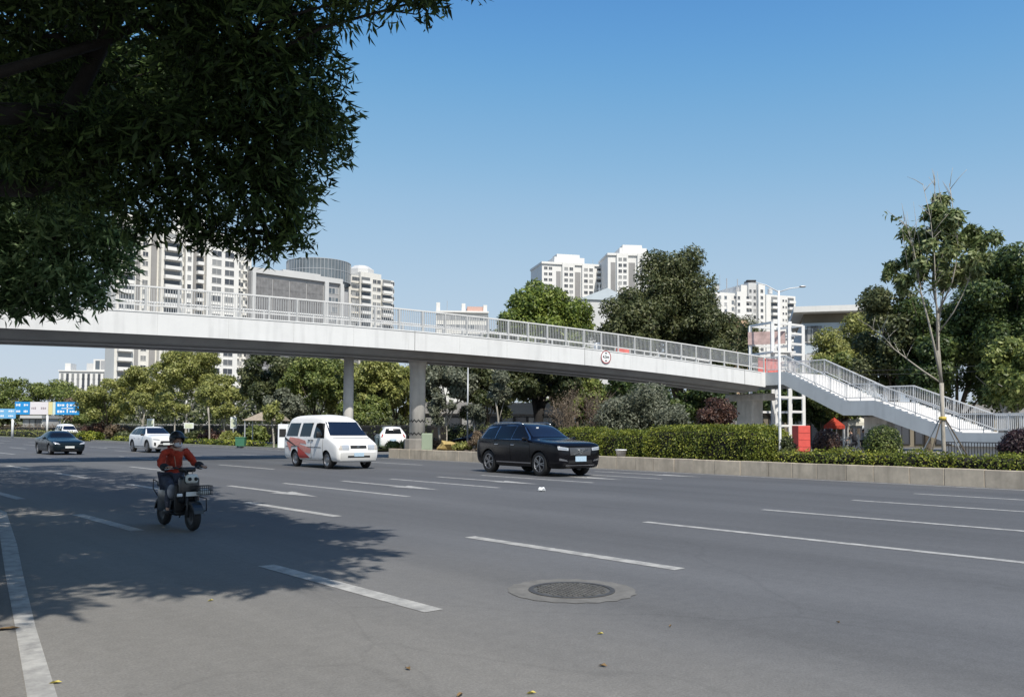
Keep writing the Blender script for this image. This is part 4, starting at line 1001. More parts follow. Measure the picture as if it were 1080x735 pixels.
def figure(name, label, J, top_m, leg_m, hair_m, loc, rz, shoe_m, group=None, helmet=None, maskm=None, fingers=True, gloves=None, patchm=None, scale=1.0):
    t = thing(name, label, 'person', loc, rz, group); t.scale = (scale,) * 3
    B = {}; E = []
    B['pelvis'] = (*J['pelvis'], .115); B['waist'] = (*J['waist'], .095); B['chest'] = (*J['chest'], .105); B['nb'] = (*J['nb'], .07); B['neck'] = (*J['neck'], .052)
    E += chain('pelvis', 'waist', 'chest', 'nb', 'neck')
    nk, hd = Vector(J['neck']), Vector(J['head'])
    up = (hd - nk).normalized(); fw = Vector(J.get('look', (1, 0, 0))); fw = (fw - up * fw.dot(up)).normalized(); lf = up.cross(fw)
    def hp(f, l, u): p = hd + fw * f + lf * l + up * u; return (p.x, p.y, p.z)
    B['jaw'] = (*hp(.015, 0, -.055), .058); B['skull'] = (*hp(0, 0, .02), .085); B['crown'] = (*hp(-.01, 0, .075), .06)
    E += chain('neck', 'jaw', 'skull', 'crown')
    for s, y in (('r', -1), ('l', 1)):
        B['sh' + s] = (*J['sh' + s], .06); B['el' + s] = (*J['el' + s], .042); B['wr' + s] = (*J['wr' + s], .028); B['pa' + s] = (*J['pa' + s], .02, .036)
        E += chain('nb', 'sh' + s, 'el' + s, 'wr' + s, 'pa' + s)
        B['hi' + s] = (*J['hi' + s], .085); B['kn' + s] = (*J['kn' + s], .058); B['an' + s] = (*J['an' + s], .038); B['toe' + s] = (*J['toe' + s], .034)
        E += chain('pelvis', 'hi' + s, 'kn' + s, 'an' + s, 'toe' + s)
        if fingers:
            pa, wr = Vector(J['pa' + s]), Vector(J['wr' + s]); fwd = (pa - wr).normalized(); side = Vector(J['side' + s]).normalized(); dn = Vector(J['curl' + s]).normalized()
            for i, (off, ln) in enumerate(((-.027, .85), (-.009, 1.0), (.009, .95), (.026, .75))):
                k = f'f{s}{i}'; b = pa + side * off + fwd * .02
                p1 = b + fwd * .032 * ln; p2 = p1 + (dn * .8 + fwd * .3) * .03 * ln; p3 = p2 + (dn * .5 - fwd * .8) * .026 * ln
                for j, (p, r) in enumerate(((b, .011), (p1, .0095), (p2, .0088), (p3, .0075))): B[f'{k}{j}'] = (p.x, p.y, p.z, r)
                E += [('pa' + s, k + '0')] + chain(k + '0', k + '1', k + '2', k + '3')
            b = wr.lerp(pa, .6) - side * .03; p1 = b - side * .022 + fwd * .022; p2 = p1 + fwd * .025 + dn * .018
            for j, (p, r) in enumerate(((b, .012), (p1, .0105), (p2, .009))): B[f't{s}{j}'] = (p.x, p.y, p.z, r)
            E += [('pa' + s, f't{s}0')] + chain(f't{s}0', f't{s}1', f't{s}2')
    skin('body', B, E, gloves or M['skin'], t, 2)
    # clothes follow the body
    jk = {'hem': (*(Vector(J['pelvis']) + Vector((0, 0, .02))), .155, .185), 'waist': (*J['waist'], .14, .17), 'chest': (*J['chest'], .145, .19), 'nb': (*(Vector(J['nb']) + Vector((0, 0, -.01))), .10), 'collar': (*Vector(J['nb']).lerp(Vector(J['neck']), .55), .072)}
    je = chain('hem', 'waist', 'chest', 'nb', 'collar')
    for s in 'rl':
        jk['sh' + s] = (*J['sh' + s], .08); jk['el' + s] = (*J['el' + s], .066); w = Vector(J['el' + s]).lerp(Vector(J['wr' + s]), .92); jk['wr' + s] = (*w, .046)
        je += chain('nb', 'sh' + s, 'el' + s, 'wr' + s)
    skin('jacket', jk, je, top_m, t, 3 if fingers else 2, 2, .022)
    tr = {'pelvis': (*J['pelvis'], .15, .165)}; te = []
    for s in 'rl':
        tr['hi' + s] = (*J['hi' + s], .105); tr['kn' + s] = (*J['kn' + s], .082); w = Vector(J['kn' + s]).lerp(Vector(J['an' + s]), 1.0); tr['an' + s] = (*w, .066); te += chain('pelvis', 'hi' + s, 'kn' + s, 'an' + s)
    skin('trousers', tr, te, leg_m, t, 3 if fingers else 2, 0, .018)
    for s in 'rl':
        a, b = Vector(J['an' + s]), Vector(J['toe' + s]); dd = (b - a); dd.z = 0; dd.normalize()
        sh = {'heel': (*(a - dd * .03 + Vector((0, 0, -.045))), .042), 'mid': (*(a.lerp(b, .5) + Vector((0, 0, -.025))), .047), 'toe': (*(b + dd * .04), .036)}
        skin('shoe', sh, chain('heel', 'mid', 'toe'), shoe_m, t, 1)
    # face
    for l in (-1, 1):
        mb = MB(); mb.sphere(hp(.079, l * .032, .025), (.011, .015, .008), 8, 6); mb.build('eye', M['black_mark'], t, True)
        mb = MB(); mb.sphere(hp(-.005, l * .088, .0), (.022, .012, .034), 8, 6); mb.build('ear', M['skin'], t, True)
    mb = MB(); mb.sphere(hp(.094, 0, -.01), (.018, .015, .024), 8, 6); mb.build('nose', M['skin'], t, True)
    if maskm:
        mb = MB(); mb.sphere(hp(.045, 0, -.045), (.062, .068, .052), 14, 10); mb.build('face_mask', maskm, t, True)
    else:
        mb = MB(); mb.sphere(hp(.078, 0, -.05), (.008, .024, .007), 8, 5); mb.build('mouth', M['red_cloth'], t, True)
    if helmet:
        mb = MB(); n, m = 20, 10; c = hp(-.015, 0, .045); vs, fs = [], []
        for shell in (1.0, .9):
            for j in range(m + 1):
                for k in range(n):
                    a = 2 * math.pi * k / n; front = max(0, math.cos(a)); lim = math.pi * (.70 - .22 * front ** 1.5)
                    p = lim * j / m
                    vs.append((c[0] + shell * .142 * math.sin(p) * math.cos(a), c[1] + shell * .128 * math.sin(p) * math.sin(a), c[2] + shell * .13 * math.cos(p)))
        for j in range(m):
            for k in range(n):
                q = (j * n + k, j * n + (k + 1) % n, (j + 1) * n + (k + 1) % n, (j + 1) * n + k); fs.append(q[::-1]); o = (m + 1) * n; fs.append(tuple(i + o for i in q))
        for k in range(n): a, b = m * n + k, m * n + (k + 1) % n; fs.append((a, b, b + (m + 1) * n, a + (m + 1) * n))
        mb.add(vs, fs); hm = mb.build('helmet', helmet, t, True)
        mb = MB(); pts = []
        for r_, z in ((.135, .03), (.205, .012)):
            for k in range(9): a = R(-60 + 15 * k); pts.append((c[0] + r_ * math.cos(a), c[1] + r_ * math.sin(a) * .92, c[2] + z))
        mb.add(pts, [(k, k + 9, k + 10, k + 1) for k in range(8)]); mb.build('visor', M['black_plastic'], hm)
        mb = MB(); mb.tube([hp(.02, .1, .0), hp(.035, .07, -.09), hp(.035, 0, -.115), hp(.035, -.07, -.09), hp(.02, -.1, .0)], .008, 6); mb.build('strap', M['black_plastic'], hm)
    else:
        mb = MB(); mb.sphere(hp(-.022, 0, .045), (.096, .097, .085), 16, 10); mb.build('hair', hair_m, t, True)
    return t

# --- rider on the electric scooter
J = dict(pelvis=(-.27, 0, .83), waist=(-.24, 0, 1.0), chest=(-.17, 0, 1.17), nb=(-.13, 0, 1.31), neck=(-.105, 0, 1.375), head=(-.075, 0, 1.46), look=(1, .18, -.06),
         shr=(-.15, -.185, 1.275), elr=(-.04, -.29, 1.05), wrr=(.20, -.27, 1.01), par=(.285, -.27, 1.035), sider=(0, 1, 0), curlr=(.2, 0, -1),
         shl=(-.15, .185, 1.275), ell=(-.03, .30, 1.07), wrl=(.20, .32, 1.03), pal=(.285, .315, 1.035), sidel=(0, -1, 0), curll=(.2, 0, -1),
         hir=(-.2, -.10, .79), knr=(.17, -.20, .70), anr=(.08, -.20, .34), toer=(.20, -.21, .28), hil=(-.2, .10, .79), knl=(.18, .15, .70), anl=(.1, .14, .34), toel=(.22, .14, .28))
RS = .925
rider_rz = HEAD + R(2)
front = G(203, 559.5)
rloc = Vector((front.x - RS * .62 * math.cos(rider_rz), front.y - RS * .62 * math.sin(rider_rz), 0))
rider = figure('person', 'person in red jacket, dark helmet and pale face mask riding an electric scooter', J, M['red_cloth'], M['denim'], M['hair'], rloc, rider_rz, M['dark_cloth'], helmet=mat('helmet_shell', (.014, .014, .015), .35, var=.2), maskm=M['mask'], scale=RS)
for s in 'rl':
    a_, b_ = Vector(J['el' + s]), Vector(J['wr' + s]); skin('sleeve_guard', {'a': (*a_.lerp(b_, .25), .078), 'b': (*a_.lerp(b_, .7), .072), 'c': (*a_.lerp(b_, 1.08), .058)}, chain('a', 'b', 'c'), M['dark_cloth'], rider, 2)
mb = MB(); mb.sphere((.235, -.205, .63), (.03, .075, .12), 10, 8); mb.build('knee_pad', M['grey_cloth'], rider, True)
mb = MB(); mb.bar((-.035, -.075, 1.30), (.012, -.045, 1.0), .016, .012, up=(1, 0, 0)); mb.bar((-.03, .08, 1.30), (.012, .055, 1.0), .010, .012, up=(1, 0, 0)); mb.build('jacket_zip', mat('zip_brown', (.3, .13, .08), .7), rider)

sc = thing('electric_scooter', 'black electric scooter with round pale headlamp and wire basket under the rider in red', 'scooter', rloc, rider_rz); sc.scale = (RS,) * 3
def sp(name, fn, m, smooth=False, parent=None):
    mb = MB(); fn(mb); return mb.build(name, m, parent or sc, smooth)
blk = M['black_plastic']; shell = mat('scooter_shell', (.012, .014, .016), .3, coat=.3)
for x in (.62, -.55):
    e = bpy.data.objects.new('wheel', None); col.objects.link(e); e.parent = sc; e.location = (x, 0, .225)
    mb = MB(); mb.lathe([(.13, -.05), (.18, -.062), (.21, -.045), (.225, 0), (.21, .045), (.18, .062), (.13, .05)], 32, 0, None, 'y', False); mb.build('tyre', M['tyre'], e, True)
    mb = MB(); mb.lathe([(.132, -.045), (.12, -.03), (.05, -.035), (0, -.04)], 24, 0, None, 'y', False); mb.lathe([(.132, .045), (.12, .03), (.05, .035), (0, .04)], 24, 0, None, 'y', False)
    mb.build('rim', M['dark_metal'], e, True)
def fender(m, x, a0, a1):
    pts = [(x + .26 * math.cos(a), .225 + .26 * math.sin(a)) for a in np.linspace(R(a0), R(a1), 12)]
    for (p, q), (p2, q2) in zip(pts, pts[1:]): m.add([(p, -.08, q), (p, .08, q), (p2, .08, q2), (p2, -.08, q2), (p, -.08, q - .05), (p2, -.08, q2 - .05), (p, .08, q - .05), (p2, .08, q2 - .05)], [(0, 1, 2, 3), (4, 0, 3, 5), (1, 6, 7, 2)])
sp('mudguard', lambda m: fender(m, .62, 15, 150), shell); sp('mudguard', lambda m: fender(m, -.55, 30, 170), shell)
sp('fork', lambda m: [m.tube([(.62, y, .225), (.60, y, .42), (.50, y * .8, .62)], .022, 8) for y in (-.085, .085)] + [m.tube([(.52, 0, .5), (.30, 0, 1.02)], .03, 8)], M['dark_metal'], True)
sp('front_shield', lambda m: m.rbox((.44, 0, .66), (.14, .34, .44), .06, seg=3), shell, True)
sp('leg_shield', lambda m: m.rbox((.36, 0, .52), (.06, .42, .46), .028), blk, True)
sp('floorboard', lambda m: m.rbox((.06, 0, .27), (.56, .34, .08), .03), blk, True)
sp('battery_box', lambda m: m.rbox((-.32, 0, .46), (.5, .28, .42), .06), shell, True)
sp('seat', lambda m: m.rbox((-.30, 0, .715), (.62, .27, .10), .045, seg=3), mat('seat_vinyl', (.02, .018, .018), .5), True)
hl = sp('headlight', lambda m: m.rbox((.545, 0, .845), (.10, .205, .155), .048, seg=3), mat('headlamp_shell', (.62, .63, .58), .35), True)
for y in (-.052, .052): sp('lamp_lens', lambda m: m.lathe([(.03, 0), (.03, .012), (0, .018)], 16, 0, Matrix.Translation((.592, y, .845)) @ Matrix.Rotation(R(90), 4, 'Y'), close=False), M['black_mark'], True, hl)
sp('number_plate', lambda m: m.box((.60, .0, .60), (.012, .22, .07)), M['plate_white'])
sp('indicator', lambda m: m.rbox((.56, -.2, .585), (.04, .09, .05), .015), M['white_mark'])
hb = sp('handlebar', lambda m: m.tube([(.26, -.36, 1.015), (.30, -.2, 1.02), (.33, 0, 1.0), (.30, .2, 1.02), (.26, .36, 1.015)], .014, 8), M['dark_metal'], True)
for y in (-1, 1):
    sp('grip', lambda m: m.tube([(.285, y * .25, 1.018), (.258, y * .38, 1.014)], .019, 8), blk, True, hb)
    sp('brake_lever', lambda m: m.tube([(.33, y * .22, 1.01), (.325, y * .36, 1.0)], .007, 6), M['galv'], True, hb)
sp('dashboard', lambda m: m.rbox((.36, 0, .99), (.14, .26, .08), .03), blk, True)
def basket(m):
    c = (.655, .17, .66); dx, dy, dz = .09, .105, .07
    for z in (-dz, 0, dz):
        pts = [(c[0] + a * dx, c[1] + b * dy, c[2] + z) for a, b in ((-1, -1), (1, -1), (1, 1), (-1, 1), (-1, -1))]
        for p, q in zip(pts, pts[1:]): m.tube([p, q], .006, 5)
    for i in range(7):
        for sx in (-1, 1): y = c[1] - dy + 2 * dy * i / 6; m.tube([(c[0] + sx * dx, y, c[2] - dz), (c[0] + sx * dx, y, c[2] + dz)], .004, 5)
        m.tube([(c[0] - dx, c[1] - dy + 2 * dy * i / 6, c[2] - dz), (c[0] + dx, c[1] - dy + 2 * dy * i / 6, c[2] - dz)], .004, 5)
    for i in range(5):
        for sy in (-1, 1): x = c[0] - dx + 2 * dx * i / 4; m.tube([(x, c[1] + sy * dy, c[2] - dz), (x, c[1] + sy * dy, c[2] + dz)], .004, 5)
    m.bar((.48, .1, .6), (.62, .15, .6), .03, .02)
sp('basket', basket, M['dark_metal'])
bagm = MB(); bagm.rbox((0, 0, 0), (.13, .16, .09), .04, seg=3)
bag = tag(bagm.build('plastic_bag', mat('bag_white', (.5, .53, .52), .5, var=.2, vscale=20), None, True), 'small white plastic bag lying in the wire basket of the electric scooter', 'bag')
bag.matrix_world = Matrix.Translation(rloc) @ Matrix.Rotation(rider_rz, 4, 'Z') @ Matrix.Translation((.655 * RS, .17 * RS, .625 * RS))
for y in (-1, 1):
    sp('brake_cable', lambda m: m.tube([(.32, y * .24, 1.01), (.42, y * .16, 1.06), (.46, y * .05, .96), (.48, y * .03, .8)], .006, 5), M['dark_metal'], True, hb)
sp('crash_bar', lambda m: [m.tube([(.42, y * .15, .55), (.45, y * .3, .5), (.44, y * .31, .3), (.3, y * .18, .26)], .012, 6) for y in (-1, 1)], M['dark_metal'], True)
sp('rear_rack', lambda m: [m.tube([(-.6, y, .74), (-.82, y, .78), (-.82, y, .62), (-.6, y, .5)], .01, 6) for y in (-.1, .1)], M['dark_metal'], True)
sp('tail_light', lambda m: m.rbox((-.6, 0, .6), (.06, .16, .06), .02), M['tail'], True)
sp('kickstand', lambda m: m.tube([(-.12, .12, .24), (-.3, .16, .14)], .012, 6), M['dark_metal'])

# --- cyclist under the stairs and people about the stalls
JW = dict(pelvis=(0, 0, .95), waist=(0, 0, 1.12), chest=(.01, 0, 1.30), nb=(0, 0, 1.44), neck=(.01, 0, 1.51), head=(.03, 0, 1.60), look=(1, 0, 0),
          shr=(0, -.18, 1.41), elr=(-.06, -.23, 1.15), wrr=(.06, -.24, .93), par=(.09, -.24, .86), sider=(1, 0, 0), curlr=(.3, 1, 0), shl=(0, .18, 1.41), ell=(-.02, .23, 1.14), wrl=(.12, .23, .95), pal=(.16, .23, .88), sidel=(1, 0, 0), curll=(.3, -1, 0),
          hir=(0, -.09, .90), knr=(.10, -.1, .5), anr=(-.06, -.1, .1), toer=(.08, -.1, .04), hil=(0, .09, .90), knl=(.06, .1, .49), anl=(.16, .1, .09), toel=(.31, .1, .04))
def bicycle(label, loc, rz, m):
    t = thing('bicycle', label, 'bicycle', loc, rz)
    for x in (.52, -.52):
        e = bpy.data.objects.new('wheel', None); col.objects.link(e); e.parent = t; e.location = (x, 0, .34)
        mb = MB(); mb.lathe([(.31, -.018), (.34, 0), (.31, .018)], 28, 0, None, 'y', False); mb.build('tyre', M['tyre'], e, True)
        mb = MB()
        for i in range(8): a = math.pi * i / 8; mb.bar((.31 * math.cos(a), 0, .31 * math.sin(a)), (-.31 * math.cos(a), 0, -.31 * math.sin(a)), .006, .006, up=(0, 1, 0))
        mb.build('rim', M['galv'], e)
    mb = MB(); A, B, C_, D_ = (-.52, 0, .34), (-.08, 0, .30), (-.2, 0, .80), (.36, 0, .82)
    for p, q in ((A, B), (B, C_), (A, C_), (C_, D_), (B, D_), (D_, (.52, 0, .34)), (D_, (.33, 0, 1.0))): mb.tube([p, q], .02, 6)
    mb.build('frame', m, t, True)
    mb = MB(); mb.tube([(.28, -.27, 1.02), (.36, 0, 1.02), (.28, .27, 1.02)], .014, 6); mb.build('handlebar', M['dark_metal'], t)
    mb = MB(); mb.rbox((-.22, 0, .86), (.26, .15, .07), .03); mb.build('saddle', M['black_plastic'], t)
    return t
JC = dict(pelvis=(-.2, 0, .96), waist=(-.15, 0, 1.12), chest=(-.03, 0, 1.28), nb=(.03, 0, 1.41), neck=(.06, 0, 1.48), head=(.10, 0, 1.56), look=(1, 0, 0),
          shr=(.02, -.18, 1.37), elr=(.14, -.27, 1.16), wrr=(.26, -.27, 1.05), par=(.31, -.26, 1.04), sider=(0, 1, 0), curlr=(.2, 0, -1), shl=(.02, .18, 1.37), ell=(.14, .27, 1.16), wrl=(.26, .27, 1.05), pal=(.31, .26, 1.04), sidel=(0, -1, 0), curll=(.2, 0, -1),
          hir=(-.16, -.09, .91), knr=(.14, -.1, .62), anr=(0, -.11, .22), toer=(.13, -.11, .18), hil=(-.16, .09, .91), knl=(.16, .1, .75), anl=(.05, .11, .40), toel=(.18, .11, .36))
cp = D(899, 474, 52); cp.z = 0.0
bicycle('black bicycle ridden past the white fence beneath the stair landing', cp, R(160), M['dark_metal'])
figure('person', 'cyclist in black clothes leaning over a bicycle by the white fence', JC, M['dark_cloth'], M['dark_cloth'], M['hair'], cp, R(160), M['dark_cloth'], fingers=True)
wp = D(911, 474, 56); wp.z = 0.0
figure('person', 'person in grey top and dark trousers walking behind the cyclist', JW, M['grey_cloth'], M['dark_cloth'], M['hair'], wp, R(200), M['dark_cloth'], fingers=False)
# ------------------------------------------------------------------ steel lift frame at the bridge end
lf = thing('steel_lift_frame', 'unfinished open white steel lift tower standing behind the bridge landing', 'lift tower', (0, 0, 0))
lc = BP(S1 + 6.9, 3.4, 0); LW, LD, LH = 3.7, 2.6, 9.9
def LP(a, b, z): p = lc + EB * a + NB * b; return Vector((p.x, p.y, z))
posts = [(-LW / 2, 0, LH - .1), (-LW / 2 + .55, LD, LH), (0.15, 0, LH + .15), (0.75, 0.4, LH + .3), (LW / 2, 0, LH), (LW / 2, LD, LH - .2)]
for a, b, h in posts:
    mb = MB(); mb.bar(LP(a, b, 0), LP(a, b, h), .24, .24); mb.build('post', M['steel_white'], lf)
for z in (2.0, 3.1, 4.2, 5.3, 6.9, 7.6, 8.4, 9.2, 9.9):
    for p, q in ((2, 4), (4, 5), (5, 1)) + (((0, 2), (0, 1)) if z in (2.0, 4.2, 7.6, 9.9) else ()):
        mb = MB(); A, B = posts[p], posts[q]; mb.bar(LP(A[0], A[1], z), LP(B[0], B[1], z), .12, .17); mb.build('cross_beam', M['steel_white'], lf)
mb = MB(); mb.bar(LP(-2.6, -.25, 7.55), LP(0.1, -.25, 7.7), .8, .12); mb.build('canopy_slab', M['steel_white'], lf)
mb = MB(); mb.bar(LP(-LW / 2 + .3, LD, 8.9), LP(.1, .3, 8.9), .05, 1.0); mb.build('glazing_panel', mat('pink_panel', (.5, .36, .33), .5, var=.3, vscale=2), lf)
zb_ = ztop(S1); mb = MB(); mb.bar(BP(S1 + 1.9, 2.2, zb_ + .6), BP(S1 + 4.3, 2.2, zb_ + .6), .06, 1.2); mb.bar(BP(S1 + 1.85, 2.15, zb_ + 1.22), BP(S1 + 4.32, 2.15, zb_ + 1.22), .09, .07)
tag(mb.build('safety_barrier', M['pale_red']), 'faded red barrier panel closing off the white steel lift tower on the bridge landing', 'barrier')
rbp = D(845, 470, 50); rbp.z = 0
def hoarding(m):
    m.box((0, 0, 1.15), (1.0, .5, 2.0)); m.box((0, 0, .1), (1.1, .6, .2))
mb = MB(); mb.rbox((0, 0, 1.15), (.85, .6, 1.5), .03); mb.box((0, 0, .2), (.7, .5, .4))
for z in (.7, 1.1, 1.5): mb.box((0, -.31, z), (.8, .02, .03))
tag(mb.build('red_cabinet', mat('red_cabinet', (.62, .09, .07), .5, var=.15), loc=rbp, rot=(0, 0, .35)), 'bright red cabinet standing at the foot of the white lift tower behind the hedge', 'cabinet')
rc = BP(12.46, BW - .25, ztop(12.46))
mb = MB(); n = 10
for i in range(n): 
    a, b = -.55 + 1.1 * i / n, -.55 + 1.1 * (i + 1) / n
    w = lambda x: .05 * math.sin(x * 9); mb.add([(a, w(a), .15), (b, w(b), .15), (b, w(b) * .4, .95 + .12 * math.cos(b * 2)), (a, w(a) * .4, .95 + .12 * math.cos(a * 2)), (a, w(a) + .03, .15), (b, w(b) + .03, .15), (b, w(b) * .4 + .03, .95 + .12 * math.cos(b * 2)), (a, w(a) * .4 + .03, .95 + .12 * math.cos(a * 2))], [(0, 1, 2, 3), (7, 6, 5, 4), (3, 2, 6, 7)])
tag(mb.build('red_cloth_banner', M['pale_red'], loc=rc, rot=(0, 0, ANG)), 'red cloth draped inside the bridge railing above the round height sign', 'banner')
mb = MB(); mb.rbox((0, 0, .28), (.4, .3, .5), .12, seg=3); wc = BP(6.58, .5, ztop(6.58) - .05)
tag(mb.build('white_sack', M['white_mark'], None, True, loc=wc), 'white sack standing behind the bridge railing left of the red cloth', 'sack')

# ------------------------------------------------------------------ street lamp in the planting
lp = vat(822.5, 28.3); lp.z = .44
sl = thing('street_lamp', 'tall slim white street lamp with two thin arms rising beside the bridge end', 'street lamp', lp)
dpx = 900 / lp.y; top = (453.5 - 305) / dpx + HC - .44 + .03
mb = MB(); mb.tube([(0, 0, 0), (0, 0, .5), (0, 0, top)], [.07, .055, .038], 12); mb.build('pole', M['steel_white'], sl, True)
mb = MB(); mb.box((0, 0, .01), (.3, .3, .03)); mb.build('base_plate', M['galv'], sl)
for dx, dz, hd in ((-.95, .33, 'L'), (.82, .13, 'R')):
    mb = MB(); mb.tube([(0, 0, top - .06), (dx * .5, 0, top + dz * .6), (dx, 0, top + dz)], [.022, .018, .014], 6); arm = mb.build('arm', M['steel_white'], sl, True)
    mb = MB(); mb.rbox((dx * 1.08, 0, top + dz + .02), (.36 if hd == 'L' else .22, .16, .06), .025); mb.build('lamp_head', M['dark_metal'] if hd == 'L' else M['galv'], arm, True)

# slender lamp posts in the shade behind the bridge
def slim_pole(px, d, ytop, label, r=.06, name='lamp_post'):
    b = D(px, 470, d); b.z = 0; t = thing(name, label, 'lamp post', b); h = D(px, ytop, d).z
    mb = MB(); mb.tube([(0, 0, 0), (0, 0, h)], [r, r * .75], 10); mb.build('pole', M['galv'], t, True)
    mb = MB(); mb.rbox((.15, 0, h), (.5, .16, .08), .03); mb.build('lamp_head', M['steel_white'], t, True)
slim_pole(493, 58, 386, 'slim grey lamp post before the dark trees left of the black SUV')
slim_pole(276, 100, 388, 'thin lamp post standing among the leafy trees left of the white minibus')

# ------------------------------------------------------------------ gantry signs on the left
def sign_panel(t, x0, x1, z0, z1, m, y=0):
    mb = MB(); mb.box(((x0 + x1) / 2, y, (z0 + z1) / 2), (x1 - x0 - .04, .08, z1 - z0)); return mb.build('panel', m, t)
def marks(panel, rng, x0, x1, z0, z1, y, m, rows=2, arrow=True):
    mb = MB(); w, h = x1 - x0, z1 - z0
    if arrow:
        cx = x0 + w * .5; mb.box((cx, y, z0 + h * .45), (w * .05, .01, h * .6)); mb.box((cx, y, z0 + h * .5), (w * .5, .01, h * .06)); mb.add([(cx - w * .06, y - .005, z0 + h * .72), (cx + w * .06, y - .005, z0 + h * .72), (cx, y - .005, z0 + h * .9)], [(0, 1, 2)])
    for r_ in range(rows):
        z = z0 + h * (.25 + .5 * r_ / max(1, rows - 1)) if rows > 1 else z0 + h * .5
        for side in (0, 1):
            x = x0 + w * (.08 if side == 0 else .60)
            for k in range(3):
                bw = w * rng.uniform(.06, .09); mb.box((x + bw / 2, y, z), (bw, .01, h * rng.uniform(.12, .2))); x += bw + w * .025
    return mb.build('pale_marks', m, panel)
rg = random.Random(11)
def gantry(label, px0, px1, py0, py1, d, segs, posts):
    a, b = D(px0, py1, d), D(px1, py0, d); t = thing('road_sign', label, 'road sign', (a.x, a.y, 0)); w = b.x - a.x
    z0, z1 = a.z, b.z
    for f0, f1, m, mk in segs:
        p = sign_panel(t, w * f0, w * f1, z0, z1, m)
        if mk: marks(p, rg, w * f0, w * f1, z0, z1, -.05, mk[0], mk[1], mk[2])
    for f in posts:
        mb = MB(); mb.tube([(w * f, .15, 0), (w * f, .15, z0 + .4)], .16, 10); mb.build('post', M['steel_white'], t, True)
    mb = MB(); mb.bar((0, .1, (z0 + z1) / 2), (w, .1, (z0 + z1) / 2), .1, .12); mb.build('beam', M['galv'], t)
WM = M['white_mark']; grey = mat('mark_grey', (.35, .3, .33), .6)
gantry('wide road sign of blue, white and yellow panels raised on a post at far left', 15.5, 84, 424, 437, 128,
       [(0, .235, M['sign_blue'], (WM, 2, False)), (.235, .52, mat('sign_white', (.72, .68, .7), .6), (grey, 1, False)), (.52, .585, mat('sign_yellow', (.7, .62, .3), .6), None), (.585, .63, mat('sign_mint', (.6, .72, .66), .6), None), (.63, 1, M['sign_blue'], (WM, 2, True))], (.5,))
gantry('pale blue road sign cut by the left edge of the view, lower than its neighbour', -22, 17, 431, 441, 118, [(0, .5, mat('sign_pale_blue', (.13, .4, .68), .5), (WM, 2, False)), (.5, 1, mat('sign_pale_blue2', (.16, .42, .68), .5), (WM, 2, False))], (.9,))

# ------------------------------------------------------------------ things along the left verge and by the stalls
def at(px, d, z=0): p = D(px, 460, d); p.z = z; return p
def signboard(label, px, d, py0, py1, w, m):
    t = thing('signboard', label, 'signboard', at(px, d)); z0, z1 = D(px, py1, d).z, D(px, py0, d).z
    mb = MB(); mb.rbox((0, 0, (z0 + z1) / 2), (w, .12, z1 - z0), .03); p = mb.build('panel', m, t)
    mb = MB(); mb.box((0, -.065, (z0 + z1) / 2), (w * .8, .01, (z1 - z0) * .75)); mb.build('inset', mat('board_inset', (.62, .66, .5), .6, var=.3, vscale=3), p)
    mb = MB(); mb.box((0, 0, z0 / 2), (.12, .08, z0)); mb.build('post', M['galv'], t)
signboard('white and pale green upright signboard on the verge behind the white SUV', 158.5, 92, 441.5, 455, .75, M['white_mark'])
signboard('small white notice board on the verge, right of the white SUV', 199, 98, 446, 452, 1.1, M['white_mark'])
signboard('pale signboard standing among bushes left of the green bin', 246, 90, 440, 452, .65, M['white_mark'])
bt = thing('litter_bin', 'green wheeled litter bin standing on the verge edge left of the white minibus', 'bin', at(254, 68, .12))
mb = MB(); mb.box((0, 0, .5), (.9, .6, .85), taper=1.12); mb.build('body', M['green'], bt); mb = MB(); mb.rbox((0, 0, .97), (1.06, .74, .1), .04); mb.build('lid', M['green'], bt); bt.scale = (.75,) * 3
for s in (-.4, .4): mb = MB(); mb.lathe([(.09, -.03), (.09, .03)], 14, 0, Matrix.Translation((s, .28, 0.02)), 'y'); mb.build('wheel', M['tyre'], bt)
kt = thing('payment_kiosk', 'slim white kiosk with a dark screen standing just behind the white minibus', 'kiosk', at(299, 64))
mb = MB(); mb.rbox((0, 0, .95), (.75, .5, 1.9), .06); mb.build('body', M['white_mark'], kt); mb = MB(); mb.box((0, -.255, 1.25), (.5, .02, .6)); mb.build('screen', M['black_mark'], kt)
pt = thing('parasol', 'dusty beige thatched canopy on posts under the trees left of the white minibus', 'canopy', at(283, 74))
mb = MB(); mb.add([(-1.9, -1.3, 2.25), (1.6, -1.3, 2.25), (1.6, 1.3, 2.25), (-1.9, 1.3, 2.25), (-.6, 0, 3.0), (.9, 0, 3.0)], [(0, 1, 5, 4), (1, 2, 5), (2, 3, 4, 5), (3, 0, 4), (3, 2, 1, 0)]); mb.build('roof', mat('thatch', (.30, .25, .19), .95, var=.3, vscale=5, bump=.4), pt)
for x in (-1.7, 1.4):
    for y in (-1.1, 1.1): mb = MB(); mb.tube([(x, y, 0), (x, y, 2.26)], .06, 8); mb.build('post', M['galv'], pt)
eb = thing('electric_cabinet', 'pale green electrical cabinet against the foot of the round bridge column', 'cabinet', at(450.5, 45.2, .44))
mb = MB(); mb.rbox((0, 0, .46), (.55, .45, .92), .03); mb.build('body', M['green_box'], eb); mb = MB(); mb.box((0, -.228, .46), (.46, .01, .78)); mb.build('door', mat('green_door', (.28, .34, .25), .7), eb)
yp = crumple('yellow_boulder', 'rounded ochre boulder lying in the bed between the bridge column and black SUV', 'boulder', at(472, 46), (.6, .5, .42), mat('ochre_stone', (.42, .31, .12), .9, var=.3, vscale=4, bump=.5), 8); yp.location.z = .55
pot = thing('plant_pot', 'white plastic plant tub sitting before the clipped hedge on the median', 'plant pot', vat(655, 26.75) + Vector((0, 0, .44)))
